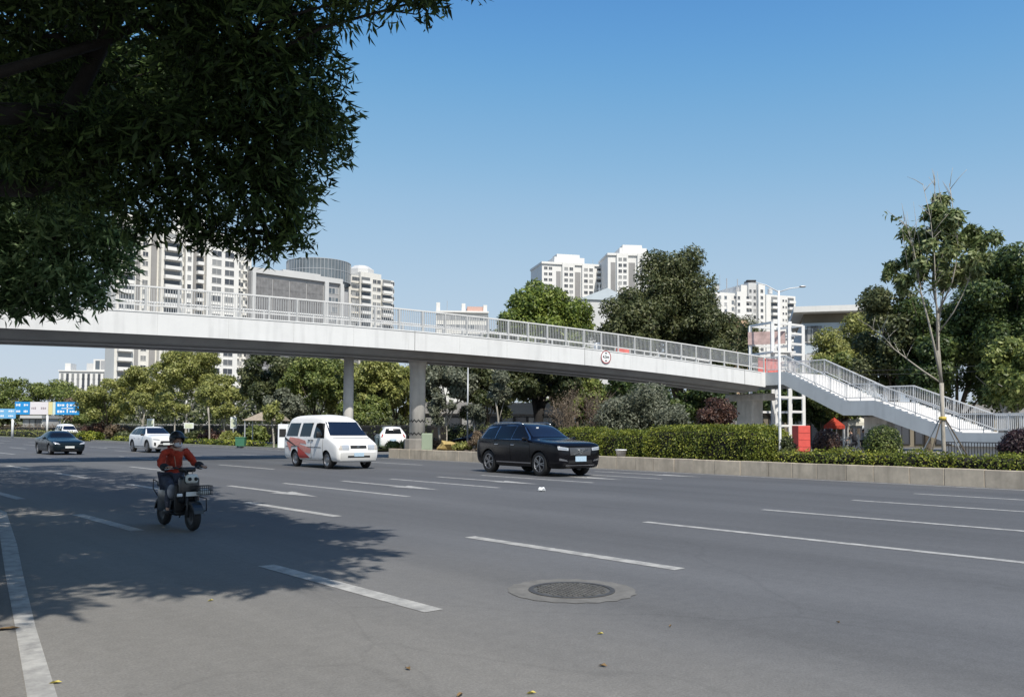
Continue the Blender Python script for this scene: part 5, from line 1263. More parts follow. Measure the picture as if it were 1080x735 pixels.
mb = MB(); mb.lathe([(.17, 0), (.22, .30), (.24, .30), (.24, .34), (.2, .34), (.19, .26), (0, .26)], 20); mb.build('tub', M['white_mark'], pot, True)

# stalls beyond the stairs
def gazebo(label, px, d, w, roofm, h=2.4, peak=1.0, group=None):
    t = thing('market_canopy', label, 'canopy', at(px, d), .2)
    mb = MB(); mb.add([(-w, -w, h), (w, -w, h), (w, w, h), (-w, w, h), (0, 0, h + peak), (-w, -w, h - .3), (w, -w, h - .3), (w, w, h - .3), (-w, w, h - .3)], [(0, 1, 4), (1, 2, 4), (2, 3, 4), (3, 0, 4), (5, 6, 1, 0), (6, 7, 2, 1), (7, 8, 3, 2), (8, 5, 0, 3)]); mb.build('roof', roofm, t)
    for x in (-1, 1):
        for y in (-1, 1): mb = MB(); mb.tube([(x * (w - .05), y * (w - .05), 0), (x * (w - .05), y * (w - .05), h)], .04, 8); mb.build('post', M['steel_white'], t)
gazebo('red pitched canopy of a stall seen under the stairs beside the red cabinet', 880, 74, .62, M['red_cloth'], 2.1, .7)
gazebo('cream pitched canopy of a stall seen under the stairs above the white fence', 899, 76, 1.3, mat('cream_canvas', (.6, .58, .5), .8), 2.4, .7)
gazebo('small white canopy seen under the stairs just right of the cream one', 913, 80, 1.0, M['white_mark'], 2.2, .5)
fe = thing('metal_fence', 'white picket fence under the stairs between two round clipped bushes', 'fence', D(884, 470, 58)); fe.location.z = 0
mb = MB(); 
for i in range(24): mb.box((i * .18, 0, .62), (.07, .04, 1.25))
for z in (.25, 1.05): mb.box((2.07, .03, z), (4.3, .03, .07))
mb.build('picket_panel', M['steel_white'], fe)
for i in range(4): mb = MB(); mb.box((i * 1.4, .05, .7), (.1, .1, 1.4)); mb.build('post', M['steel_white'], fe)
f2 = thing('metal_fence', 'dark grey mesh fence on the base wall under the lowest stair landing', 'fence', SP(13.0, -.5, 0), SANG)
mb = MB()
for i in range(60): mb.box((i * .16, 0, .55), (.03, .03, .9))
for z in (.2, 1.0): mb.box((4.8, .02, z), (9.8, .03, .05))
mb.build('bar_panel', M['dark_metal'], f2)
for k, (x, y, w, c) in enumerate(((862, 462, .8, (.6, .6, .58)), (925, 60, .9, (.5, .52, .55)))):
    pass
# overhead cables
def cable(label, a, b, sag, r=.012):
    mb = MB(); pts = [a.lerp(b, t) - Vector((0, 0, sag * 4 * t * (1 - t))) for t in np.linspace(0, 1, 16)]; mb.tube(pts, r, 5)
    tag(mb.build('overhead_cable', M['dark_metal'] if r < .02 else M['galv'], None, True), label, 'cable')
cable('pale overhead cable stretched before the dark trees above the stairs, upper of two', D(900, 391, 58), D(1120, 379, 50), .12)
cable('pale overhead cable stretched before the dark trees above the stairs, lower of two', D(900, 395, 58), D(1120, 386, 50), .12, .013)
# tree stakes belong to the young tree (built with the vegetation)
# ------------------------------------------------------------------ buildings
BM = dict(
    cream=mat('cream_render', (.68, .665, .62), .8, var=.08, vscale=.06, dirt=.25), white=mat('white_render', (.72, .71, .68), .8, var=.06, vscale=.05, dirt=.15),
    grey=mat('grey_cladding', (.33, .33, .335), .6, var=.12, vscale=.1), pale=mat('pale_cladding', (.55, .55, .54), .6, var=.08, vscale=.1), tan=mat('tan_render', (.55, .38, .26), .85, var=.12, vscale=.1, dirt=.25),
    bluegrey=mat('blue_grey_panel', (.47, .53, .57), .7, var=.1, vscale=.2), slate=mat('slate_roof', (.2, .21, .22), .8, var=.15), shadow=mat('recess_shade_grey', (.27, .265, .26), .85, var=.15, vscale=.1), brown=mat('brown_wall', (.22, .19, .14), .85, var=.2, vscale=.3))  # shadow: shade of facade recesses put into the colour, also on shop walls
GW = mat('tower_glass', (.10, .11, .12), .12, spec=.8, var=.5, vscale=.15)
GL = mat('tower_glass_light', (.16, .19, .21), .15, spec=.8, var=.4, vscale=.2)
for g_, lo, hi in ((GW, (.05, .055, .065), (.34, .34, .33)), (GL, (.10, .12, .14), (.40, .40, .40))):     # each window its own: dark room, curtain, blind
    nt = g_.node_tree; oi = nt.nodes.new('ShaderNodeObjectInfo'); rp = nt.nodes.new('ShaderNodeValToRGB')
    rp.color_ramp.elements[0].position = .35; rp.color_ramp.elements[0].color = (*lo, 1); rp.color_ramp.elements[1].position = 1; rp.color_ramp.elements[1].color = (*hi, 1)
    nt.links.new(oi.outputs['Random'], rp.inputs['Fac']); nt.links.new(rp.outputs['Color'], nt.nodes['Principled BSDF'].inputs['Base Color'])
CW = mat('curtain_glass', (.15, .175, .19), .12, .15, spec=.8, var=.3, vscale=.12)

class Bld:
    def __init__(s, name, label, px, d, dirv, depth, wallm, cat='building', group=None):
        s.o = ray(px, HZ); s.P = Vector((s.o.x / s.o.y * d, d, 0)); s.e = Vector((dirv[0], dirv[1], 0)).normalized(); s.depth = depth
        s.t = thing(name, label, cat, s.P, math.atan2(s.e.y, s.e.x), group); s.wm = wallm; s.walls = {}; s.wins = []; s.n = 0
    def s_(s, px, y=0):
        r = ray(px, HZ); k = r.x / r.y; q = s.P + Vector((-s.e.y, s.e.x, 0)) * y     # x = k*y along the ray
        return (k * q.y - q.x) / (s.e.x - k * s.e.y)
    def z_(s, py, px, y=0):
        a = s.s_(px, y); q = s.P + s.e * a + Vector((-s.e.y, s.e.x, 0)) * y
        return D(px, py, q.y).z
    def box(s, x0, x1, y0, y1, z0, z1, m=None, part='wall'):
        s.walls.setdefault((part, (m or s.wm).name), (MB(), m or s.wm))[0].box2((x0, y0, z0), (x1, y1, z1))
    def grid(s, kind, xs, zs, y, w, h, glass, frame=None, mesh=None, prio=0):
        if mesh is None:
            mb = MB(); mb.box((0, 0, h / 2), (w, .06, h), mi=1)
            f = .07 if h < 2 else .09
            if frame:
                for x in (-w / 2, w / 2): mb.box((x, -.02, h / 2), (f, .14, h + f))
                for z in (0, h): mb.box((0, -.022, z), (w + f + .05, .15, f))
                if w > 1.3: mb.box((0, -.015, h / 2), (.06, .1, h))
            mesh = mb.mesh(kind, [frame or s.wm, glass])
        for x in xs:
            for z in zs: s.wins.append((kind, mesh, x, y, z, prio))
    def balcony(s, xs, zs, y, w, dpt=1.3, m=None, dark=None):
        mb = MB(); mb.box((0, -dpt / 2, 0), (w, dpt, .14)); mb.box((0, -dpt + .05, .55), (w, .1, 1.0))
        for x in (-w / 2 + .05, w / 2 - .05): mb.box((x, -dpt / 2, .55), (.1, dpt, 1.0))
        mb.box((0, -.03, 1.5), (w * .92, .06, 2.1), mi=1)
        s.grid('balcony', xs, zs, y, w, 1, None, mesh=mb.mesh('balcony', [m or s.wm, dark or GW]))
    def done(s):
        rg_ = random.Random(len(s.wins))
        if s.wins and max(w[4] for w in s.wins) > 25:        # tanks, plant and aerials on the roof
            zr = max(w[4] for w in s.wins) + 3.2; xs = [w[2] for w in s.wins]
            for _ in range(4):
                x = rg_.uniform(min(xs), max(xs)); mb = MB()
                if rg_.random() < .5: mb.lathe([(1.1, 0), (1.1, 2.2), (.3, 2.6), (0, 2.6)], 14)
                else: mb.box((0, 0, .9), (2.6, 1.8, 1.8))
                mb.build('roof_tank', BM['pale'], s.t, loc=(x, rg_.uniform(3, 6), zr - 2.4))
            mb = MB(); mb.tube([(0, 0, 0), (0, 0, 6)], .09, 5); mb.build('aerial', M['galv'], s.t, loc=(rg_.uniform(min(xs), max(xs)), 3, zr - 2))
        for (part, _), (mb, m) in s.walls.items(): mb.build(part, m, s.t)
        for kind in sorted({w[0] for w in s.wins}):
            ws = sorted([w for w in s.wins if w[0] == kind], key=lambda w: -w[4])
            for w in ws[:98]: link(kind, w[1], s.t, w[2:5])
            if ws[98:]:
                mb = MB(); mats = list(ws[98][1].materials)
                for w in ws[98:]:
                    me = w[1]; T = Matrix.Translation(w[2:5])
                    for p in me.polygons: mb.add([T @ me.vertices[i].co for i in p.vertices], [tuple(range(len(p.vertices)))], p.material_index)
                o = mb.build(kind, mats, s.t); o['kind'] = 'stuff'
        return s.t
def fl(z0, z1, fh=3.0): return list(np.arange(z0, z1 - fh * .8, fh))

# tall pale apartment block behind the left half of the bridge
b = Bld('apartment_block', 'huge pale apartment block with stacked balconies rising behind the left part of the bridge', 116, 262, EV, 7, BM['cream'])
top = b.z_(247, 200)
F3 = [top - 1.2 - 3 * k for k in range(1, int(top / 3))]
X = lambda px: b.s_(px)
b.box(X(116), X(262), 0, 7, 0, top - 2, BM['cream'])
b.box(X(116), X(137), -2.2, 0, 0, top - 4); b.box(X(163), X(186), -2.6, 0, 0, top + .5); b.box(X(212), X(246), -2.0, 0, 0, top + 1.2, BM['white']); b.box(X(190), X(198), -1.6, 0, 0, top + 5, BM['white'])
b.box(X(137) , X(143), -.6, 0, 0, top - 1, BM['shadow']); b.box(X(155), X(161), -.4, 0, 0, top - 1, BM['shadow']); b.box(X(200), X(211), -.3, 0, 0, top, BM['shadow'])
b.box(X(184), X(214), 2, 7, top - 2, top + 8, BM['white'], 'roof_block'); b.box(X(120), X(150), 2, 7, top - 2, top + 4, BM['cream'], 'roof_block')
b.balcony([(X(118) + X(135)) / 2], F3, -2.2, (X(135) - X(118)) * .92, 1.4, BM['white'])
b.balcony([(X(165) + X(184)) / 2], F3, -2.6, (X(184) - X(165)) * .95, 1.5, BM['white'])
b.balcony([(X(202) + X(210)) / 2], F3, -.3, (X(210) - X(202)) * .8, 1.9, BM['white'])
wd = (X(228) - X(217)) * .92
b.grid('window', [(X(217) + X(228)) / 2, (X(230.5) + X(241.5)) / 2], [z + .5 for z in F3], -2.03, wd, 1.9, GW, BM['white'])
b.grid('window', [X(149), X(188), X(251), X(258)], [z + .7 for z in F3], -.03, 1.7, 1.5, GW, BM['white'])
b.grid('window', [X(194)], [z + .7 for z in F3], -1.63, 1.3, 1.5, GW, BM['white'])
mb = MB(); mb.box((0, -.3, .3), (1.0, .6, .7)); mb.box((0, -.3, -.1), (1.6, .8, .1)); acm = mb.mesh('air_conditioner', BM['white'])
b.grid('air_conditioner', [X(248), X(255)], [z + 0.2 for z in F3], 0, 1, 1, None, mesh=acm)
b.done()

r1 = ray(262, HZ); d262 = (b.P + b.e * b.s_(262)).y - 3
# grey office block with four great finned panels and a glazed drum on its roof
b = Bld('office_block', 'grey office block with large finned panels and a round glazed drum on top', 262, d262, EV, 26, BM['pale'])
top = b.z_(283, 266); X = lambda px: b.s_(px)
b.box(X(262), X(358), 0, 26, 0, top - 1, BM['grey']); b.box(X(262), X(358), -1.0, 0, top - 1.6, top + .2, BM['pale'], 'cornice')
b.box(X(262), X(265.5), -1.2, 0, 0, top - 1.6, BM['pale']); b.box(X(339), X(343), -1.2, 0, 0, top - 1.6, BM['pale']); b.box(X(355.5), X(359), -1.2, 0, 0, top - 1.6, BM['pale']); b.box(X(359), X(362.5), 1, 20, 0, top - 2.5, BM['white']); b.box(X(364), X(374), 6, 20, 0, top - 3, BM['grey'])
finm = mat('panel_grey', (.215, .215, .22), .5, var=.25, vscale=.5)
for a, c in ((266, 284), (285.5, 302), (303.5, 320), (321.5, 338)):
    w = X(c) - X(a); mb = MB(); mb.box((0, 0, (top - 3) / 2), (w, .2, top - 3))
    for i in range(11): mb.box((-w / 2 + w * (i + .5) / 11, -.18, (top - 3) / 2), (.12, .18, top - 3))
    for z in np.arange(3, top - 4, 3.6): mb.box((0, -.12, z), (w, .1, .15))
    mb.build('finned_panel', finm, b.t, loc=((X(a) + X(c)) / 2, -.15, .2))
b.grid('window', [X(346), X(349.5), X(353)], [top - 2 - 3.4 * k for k in range(1, 13)], -.03, 1.25, 2.0, GL, BM['pale'])
b.box(X(300), X(340), 3, 20, top - 1, top + 1.6, BM['pale'], 'roof_block')
b.done()
dr = MB(); cx = (b.s_(303, 15) + b.s_(363, 15)) / 2; rad = (b.s_(363, 15) - b.s_(303, 15)) / 2
zt0, zt1 = top + .2, b.z_(278, 335, 14)
pr = [(rad, zt0), (rad, zt1), (rad - .4, zt1 + .1), (rad - .4, zt0)]
dr.lathe(pr, 40, 0, Matrix.Translation((cx, 15, 0)), close=False)
dro = dr.build('glazed_drum', CW, b.t)
mb = MB()
for k in range(56):
    a = 2 * math.pi * k / 56; mb.box((cx + (rad + .05) * math.cos(a), 15 + (rad + .05) * math.sin(a), (zt0 + zt1) / 2), (.14, .14, zt1 - zt0), a)
for z in (zt0 + .15, (zt0 + zt1) / 2, zt1 - .1): mb.lathe([(rad + .12, z), (rad + .12, z + .2), (rad, z + .2), (rad, z)], 40, 0, Matrix.Translation((cx, 15, 0)), close=False)
mb.build('mullions', M['galv'], dro)

# cream tower with a domed lift house
b = Bld('apartment_tower', 'cream apartment tower with a low eight sided cap standing right of the grey office block', 366, 330, EV, 24, BM['cream'])
X = lambda px: b.s_(px); top = b.z_(293, 390); F3 = [top - 3 * k for k in range(1, 22)]
b.box(X(366), X(413.5), 0, 24, 0, top); b.box(X(376), X(398), -1.5, 12, 0, top + 1.5); b.box(X(400), X(411), -1.2, 0, 0, top - 4, BM['white'])
ct = MB(); ct.lathe([((X(398) - X(376)) * .55, top + 1.5), ((X(398) - X(376)) * .55, top + 3.6), ((X(398) - X(376)) * .3, top + 5.2), (0, top + 5.4)], 8, 0, Matrix.Translation(((X(376) + X(398)) / 2, 6, 0))); ct.build('roof_cap', BM['pale'], b.t)
b.balcony([X(381.5), X(404)], F3, -1.5, (X(387) - X(377)), 1.2, BM['white']); b.grid('window', [X(369), X(373), X(391), X(395.5), X(410)], [z + .6 for z in F3], -1.55, 1.7, 1.5, GW, BM['cream'])
b.done()

# low distant roof seen over the railing, right of the tower
b = Bld('apartment_block', 'distant low roofed block with pinkish roof terrace peeping over the bridge railing in the middle', 459, 300, (1, .1), 18, BM['cream'])
X = lambda px: b.s_(px); top = b.z_(328, 480)
b.box(X(459), X(514), 0, 18, 0, top); b.box(X(492), X(510), 1, 12, top, top + 1.8, mat('pink_roof', (.55, .36, .30), .85), 'roof_block'); b.box(X(459), X(463), .5, 3, top, top + 3, BM['white'], 'roof_block'); b.box(X(486), X(490), .5, 3, top, top + 2.8, BM['white'], 'roof_block'); b.box(X(509), X(513), .5, 3, top, top + 2.4, BM['white'], 'roof_block')
b.box(X(458.5), X(514.5), -.8, 0, top - .6, top, BM['white'], 'cornice')
b.grid('window', [X(462 + 5 * k) for k in range(11)], [top - 3.2 * k for k in range(1, 9)], -.03, 1.6, 1.6, GL, BM['white']); b.done()

# white striped block at far left
b = Bld('striped_building', 'white block with dark vertical window strips and a taller stepped end, far left behind trees', 60, 400, (1, .12), 20, BM['white'])
X = lambda px: b.s_(px); top = b.z_(390.5, 80)
b.box(X(60.5), X(119), 0, 20, 0, top - .6); b.box(X(60), X(119.5), -.6, .4, top - .6, top, BM['white'], 'cornice')
for k in range(10):
    mb = MB(); mb.box((0, -.03, (top - 1.5) / 2), (1.15, .06, top - 2.5))
    for z in np.arange(1, top - 3, 3.3): mb.box((0, -.1, z), (1.3, .14, .5))
    mb.build('window_strip', GW, b.t, loc=(X(64 + 5.6 * k), 0, .5))
t2 = b.z_(378.5, 105)
b.box(X(95), X(116), 2, 18, top, t2, BM['white']); b.box(X(87), X(95), 3, 14, top, top + 3.6, BM['pale'], 'roof_block'); b.box(X(64), X(70), 3, 10, top, top + 3.5, BM['white'], 'roof_block')
for k in range(3): mb = MB(); mb.box((0, 0, 0), (2.0, .06, t2 - top - 1.4)); mb.build('window', GL, b.t, loc=(X(99.5 + 5.6 * k), 1.96, (top + t2) / 2))
b.done()

# twin white towers in the middle
def tower_mid(label, px0, px1, pyt, d, cols, recess, dirv, capx):
    b = Bld('apartment_tower', label, px0, d, dirv, 22, BM['white']); X = lambda px: b.s_(px); top = b.z_(pyt, (px0 + px1) / 2); F3 = [top - 1 - 3 * k for k in range(1, 30)]
    b.box(X(px0), X(px1), 0, 22, 0, top)
    for a, c in recess: b.box(X(a), X(c), -.02, .4, 0, top - 4, BM['shadow'], 'recess')  # flat dark strips on the wall face, painted as the shade of recesses
    for a, c, yo in cols:
        b.box(X(a), X(c), -yo, 0, 0, top + yo * .4)
        w = (X(c) - X(a)); b.grid('window', [X(a) + w * .3, X(a) + w * .72], [z + .5 for z in F3], -yo - .03, w * .3, 1.7, GW, BM['white'])
    a, c = capx; b.box(X(a), X(c), 3, 16, top, top + 4.2, BM['white'], 'roof_block'); b.box(X(a) + 2, X(c) - 2, 5, 13, top + 4.2, top + 6.2, BM['white'], 'roof_block')
    b.box(X(px0) - .4, X(px1) + .4, -.8, 22.4, top - .5, top + .6, BM['white'], 'cornice')
    return b, X, top, F3
b, X, top, F3 = tower_mid('white apartment tower with dark central recess, left one of two', 571, 638, 279, 440, [(592, 605, 1.2), (613, 626, 1.2)], [(606, 612), (586, 591)], (1, .25), (586, 618))
b.balcony([X(633)], F3, 0, (X(637) - X(629)), 1.4); b.grid('window', [X(575), X(580)], [z + .6 for z in F3], -.03, 1.9, 1.5, GW, BM['white']); b.done()
b, X, top, F3 = tower_mid('white apartment tower with larger roof block, right of two beside the dark tree', 641, 694, 269, 430, [(650, 662, 1.2), (672, 686, 1.2)], [(663, 670), (644, 649)], (1, .1), (655, 684))
b.balcony([X(690.5)], F3, 0, (X(694) - X(688)), 1.3); b.done()
b = Bld('gabled_house', 'grey gabled roof end seen between the bright green tree and the dark tree', 611, 190, (1, .2), 14, BM['bluegrey'])
X = lambda px: b.s_(px); ze, zr = b.z_(316, 620), b.z_(304, 640)
b.box(X(611), X(668), 0, 14, 0, ze, BM['pale']); w = X(668) - X(611)
mb = MB(); mb.add([(X(611) - .3, -.4, ze), (X(668) + .3, -.4, ze), (X(640), -.4, zr), (X(611) - .3, 14, ze), (X(668) + .3, 14, ze), (X(640), 14, zr)], [(0, 1, 2), (3, 5, 4), (0, 2, 5, 3), (1, 4, 5, 2), (0, 3, 4, 1)]); mb.build('roof', BM['bluegrey'], b.t)
b.grid('window', [X(616), X(622), X(650)], [ze - 3 * k for k in range(1, 8)], -.03, 1.1, 1.3, GW, BM['white']); b.done()

# right-hand stepped tower and the tan block under it
b = Bld('apartment_tower', 'stepped white apartment tower with balconies behind the street lamp', 750, 370, (1, .35), 20, BM['white'])
X = lambda px: b.s_(px); t1 = b.z_(309, 770); t2 = b.z_(298, 797); t3 = b.z_(312, 825)
F1 = [t1 - .5 - 2.9 * k for k in range(1, 22)]; F2 = [t2 - 2 - 2.9 * k for k in range(1, 24)]; F3_ = [t3 - .5 - 2.9 * k for k in range(1, 20)]
b.box(X(750), X(786), 0, 20, 0, t1); b.box(X(786), X(792.5), 2.5, 20, 0, t2 - 1); b.box(X(792.5), X(801), 1.5, 20, 0, t2, BM['pale']); b.box(X(801), X(808), 0, 20, 0, t2 - .5); b.box(X(808), X(839), -.8, 20, 0, t3)
b.box(X(776), X(786), -1.5, 0, 0, t1 + .6); b.box(X(797), X(803), 3, 8, t2, t2 + 1.6, BM['slate'], 'roof_block')
b.balcony([X(788.5)], F1, .9, X(793) - X(785), 1.9); b.balcony([X(816.5), X(834)], F3_, -.8, X(820) - X(813), 1.5)
b.grid('window', [X(774), X(778)], [z + .5 for z in F1], -1.53, 1.3, 1.5, GW, BM['white']); b.grid('window', [X(804.5)], [z + .5 for z in F2], -.03, 1.4, 1.5, GW, BM['white']); b.grid('window', [X(794.5), X(799)], [z + .5 for z in F2], 1.47, 1.3, 1.5, GW, BM['white']); b.grid('window', [X(755), X(760), X(766)], [z + .5 for z in F1], -.03, 1.3, 1.5, GL, BM['white']); b.grid('window', [X(826), X(829)], [z + .6 for z in F3_], -.83, .9, 1.0, GW, BM['white'])
for px in (771.5, 783): mb = MB(); mb.tube([(0, 0, 0), (0, 0, 7)], .25, 6); mb.build('mast', M['galv'], b.t, loc=(X(px), 3, t1))
b.done()
b = Bld('apartment_block', 'tan orange rendered block half hidden by trees below the stepped white tower', 759, 240, (1, .2), 16, BM['tan'])
X = lambda px: b.s_(px); top = b.z_(336, 770); b.box(X(759), X(790), 0, 16, 0, top); b.grid('window', [X(764), X(774.5), X(783)], [top - 3.1 * k for k in range(1, 9)], -.03, 1.5, 1.6, GW, BM['tan']); b.box(X(758.5), X(790.5), -.4, .2, top, top + .7, BM['cream'], 'cornice'); b.done()

# low flat-roofed building behind the trees on the right
b = Bld('flat_roofed_building', 'blue grey building with a wide white flat roof behind the right hand trees', 846, 98, (1, -.28), 20, BM['bluegrey'])
X = lambda px: b.s_(px); top = b.z_(341, 850)
b.box(X(846), X(925), 0, 18, 0, top); b.box(X(846) - .9, X(925) + 1, -1.6, 19, top + 1.1, top + 1.75, BM['white'], 'roof'); b.box(X(846) + .3, X(925), .4, 18, top, top + 1.1, BM['brown'])
b.box(X(850), X(866), -.5, 0, 0, top - 3.6, BM['pale']); b.box(X(866), X(877), -.3, 0, 0, top - .8, BM['bluegrey'], 'panel')
b.grid('window', [X(858), X(862)], [top - 2.3, top - 5.4], -.05, 1.1, 1.9, GW, BM['slate']); b.grid('window', [X(853), X(884), X(892), X(900), X(908)], [top - 2.2, top - 5.4], -.03, 1.0, 1.5, GW, BM['white']); b.done()

# shops across the second carriageway, in the shade behind the trees
b = Bld('shop_building', 'dark glass shop front with a pale fascia band right of the round bridge column', 430, 88, (1, .15), 12, BM['pale'])
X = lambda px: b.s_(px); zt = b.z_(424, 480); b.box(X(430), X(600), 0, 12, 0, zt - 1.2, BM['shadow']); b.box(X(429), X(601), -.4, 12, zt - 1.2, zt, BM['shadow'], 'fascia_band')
b.grid('shop_window', [X(437 + 14 * k) for k in range(12)], [.4], -.03, 1.15 * (X(451) - X(437)) * .8, zt - 1.9, GW, M['dark_metal']); b.done()
b = Bld('shop_building', 'row of low shaded shops with dark openings under the stairs', 765, 92, (1, -.1), 12, BM['shadow'])
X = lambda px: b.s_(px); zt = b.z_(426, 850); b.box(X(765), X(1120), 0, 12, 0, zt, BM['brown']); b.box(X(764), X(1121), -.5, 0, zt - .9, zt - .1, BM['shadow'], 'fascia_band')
b.grid('shop_window', [X(775 + 22 * k) for k in range(15)], [.3], -.03, (X(797) - X(775)) * .7, zt - 1.6, GW, M['dark_metal']); b.done()
b = Bld('shop_building', 'low pale shops behind the left verge trees', 100, 140, (1, .1), 12, BM['pale'])
X = lambda px: b.s_(px); zt = b.z_(447, 200); b.box(X(100), X(430), 0, 12, 0, zt, BM['brown']); b.box(X(99), X(431), -.4, 0, zt - .8, zt, BM['shadow'], 'fascia_band')
b.grid('shop_window', [X(110 + 16 * k) for k in range(20)], [.3], -.03, (X(126) - X(110)) * .7, zt - 1.4, GW, M['dark_metal']); b.done()
b = Bld('white_house', 'small white house under the green dome of trees at the far left edge', -10, 230, (1, .1), 10, BM['white'])
X = lambda px: b.s_(px); zt = b.z_(421, 0); b.box(X(-10), X(10), 0, 10, 0, zt); b.box(X(-11), X(11), -.6, 11, zt, zt + .5, BM['white'], 'roof'); b.grid('window', [X(-5), X(1), X(6)], [zt - 2.5], -.03, 1.2, 1.4, GW, BM['white']); b.done()
b = Bld('gatehouse', 'small white gatehouse with dark windows under the wide blue road sign', 24, 150, (1, 0), 8, BM['white'])
X = lambda px: b.s_(px); zt = b.z_(441, 30); b.box(X(24), X(45), 0, 6, 0, zt); b.box(X(23), X(46), -.7, 7, zt, zt + .5, BM['pale'], 'roof'); b.grid('window', [X(28), X(34), X(40)], [1.2], -.03, 1.0, 1.8, GW, BM['slate']); b.done()
# ------------------------------------------------------------------ trees
def base(px, d): p = D(px, 460, d); return Vector((p.x, p.y, 0))
def hz(px, py, d): return D(px, py, d).z
def T(name, label, px, d, pytop, rpx, leaf, seed, th=.32, bark='bark', n=9000, group=None, tr=.22, **k):
    h = hz(px, pytop, d) * 1.07; r = rpx * d / 900 * 1.14
    k['L'], k['Wd'] = k.get('L', .34) * .8, k.get('Wd', .17) * .8
    return make_tree(name, label, 'tree', base(px, d), seed, h, r, h * th, tr, M[leaf], M[bark], int(n * 1.5), group=group, **k)

# rising above the bridge
T('broadleaf_tree', 'bright green bushy tree rising behind the bridge, left of the big dark tree', 568, 82, 290, 40, 'lf_bright', 21, .30, n=22000, nb=44, rmin=.20, rmax=.31, L=.42, Wd=.2, tr=.3)
T('broadleaf_tree', 'bright green bushy tree lower right shoulder beside the taller bright green tree', 600, 86, 318, 26, 'lf_bright', 22, .3, n=9000, nb=20, L=.42, Wd=.2)
T('broadleaf_tree', 'tallest dark green tree with a pointed top behind the middle of the bridge', 716, 84, 253, 37, 'lf_dark', 23, .18, n=30000, nb=70, rmin=.15, rmax=.25, L=.4, Wd=.19, tr=.4, flat=.95)
T('broadleaf_tree', 'dark green rounded tree against the left side of the tallest dark tree', 661, 80, 300, 33, 'lf_dark', 24, .22, n=17000, nb=40, rmin=.18, rmax=.28, L=.4, Wd=.19, tr=.3)
T('broadleaf_tree', 'dark green tree against the right side of the tallest dark tree', 748, 80, 308, 30, 'lf_dark', 25, .22, n=14000, nb=34, rmin=.18, rmax=.28, L=.4, Wd=.19)
T('conifer', 'small dark pointed tree before the tan block left of the lift tower', 789, 100, 332, 14, 'lf_dark', 26, .1, n=5000, nb=22, L=.4, Wd=.18)
T('broadleaf_tree', 'deep green tree peeping over the railing left of the bright green tree', 522, 90, 345, 22, 'lf_dark', 27, .25, n=7000, nb=20, L=.4, Wd=.2)
# right-hand grove
GR = [('tall dense dark green tree at the right edge behind the stairs', 1066, 62, 268, 56, 'lf_deep', 31, 30000, 60), ('dense dark green tree behind the slender young tree, its top level with the flat roof', 978, 64, 318, 40, 'lf_deep', 32, 22000, 46),
      ('dark green tree left of the young tree, reaching over the flat roofed building', 940, 66, 303, 34, 'lf_dark', 33, 14000, 34), ('low spreading dark tree under the flat roof beside the lift tower', 885, 76, 372, 36, 'lf_mid', 34, 12000, 30),
      ('shaded dark green tree filling the gap behind the lower stairs', 1010, 70, 330, 60, 'lf_deep', 35, 20000, 44), ('yellow green tree at the right edge with pale forked limbs showing', 1076, 52, 345, 34, 'lf_mid', 36, 10000, 26)]
for lb, px, d, yt, r, lf_, sd, n, nb in GR:
    T('broadleaf_tree', lb, px, d, yt, r, lf_, sd, .18, n=n, nb=nb, rmin=.17, rmax=.28, L=.36, Wd=.18, group='trees behind the stairs', tr=.28, bark='bark_pale' if sd == 36 else 'bark')
T('broadleaf_tree', 'pale olive foliage tree growing against the blue grey building wall', 868, 80, 352, 26, 'lf_olive', 38, .3, n=7000, nb=22, group='trees behind the stairs')
T('broadleaf_tree', 'brownish green tree top touching the left end of the flat white roof', 905, 84, 338, 24, 'lf_olive', 39, .3, n=7000, nb=22, group='trees behind the stairs')
T('broadleaf_tree', 'shaded tree behind the red canopy under the stairs', 868, 82, 410, 30, 'lf_deep', 40, .2, n=9000, nb=26, group='trees behind the stairs')

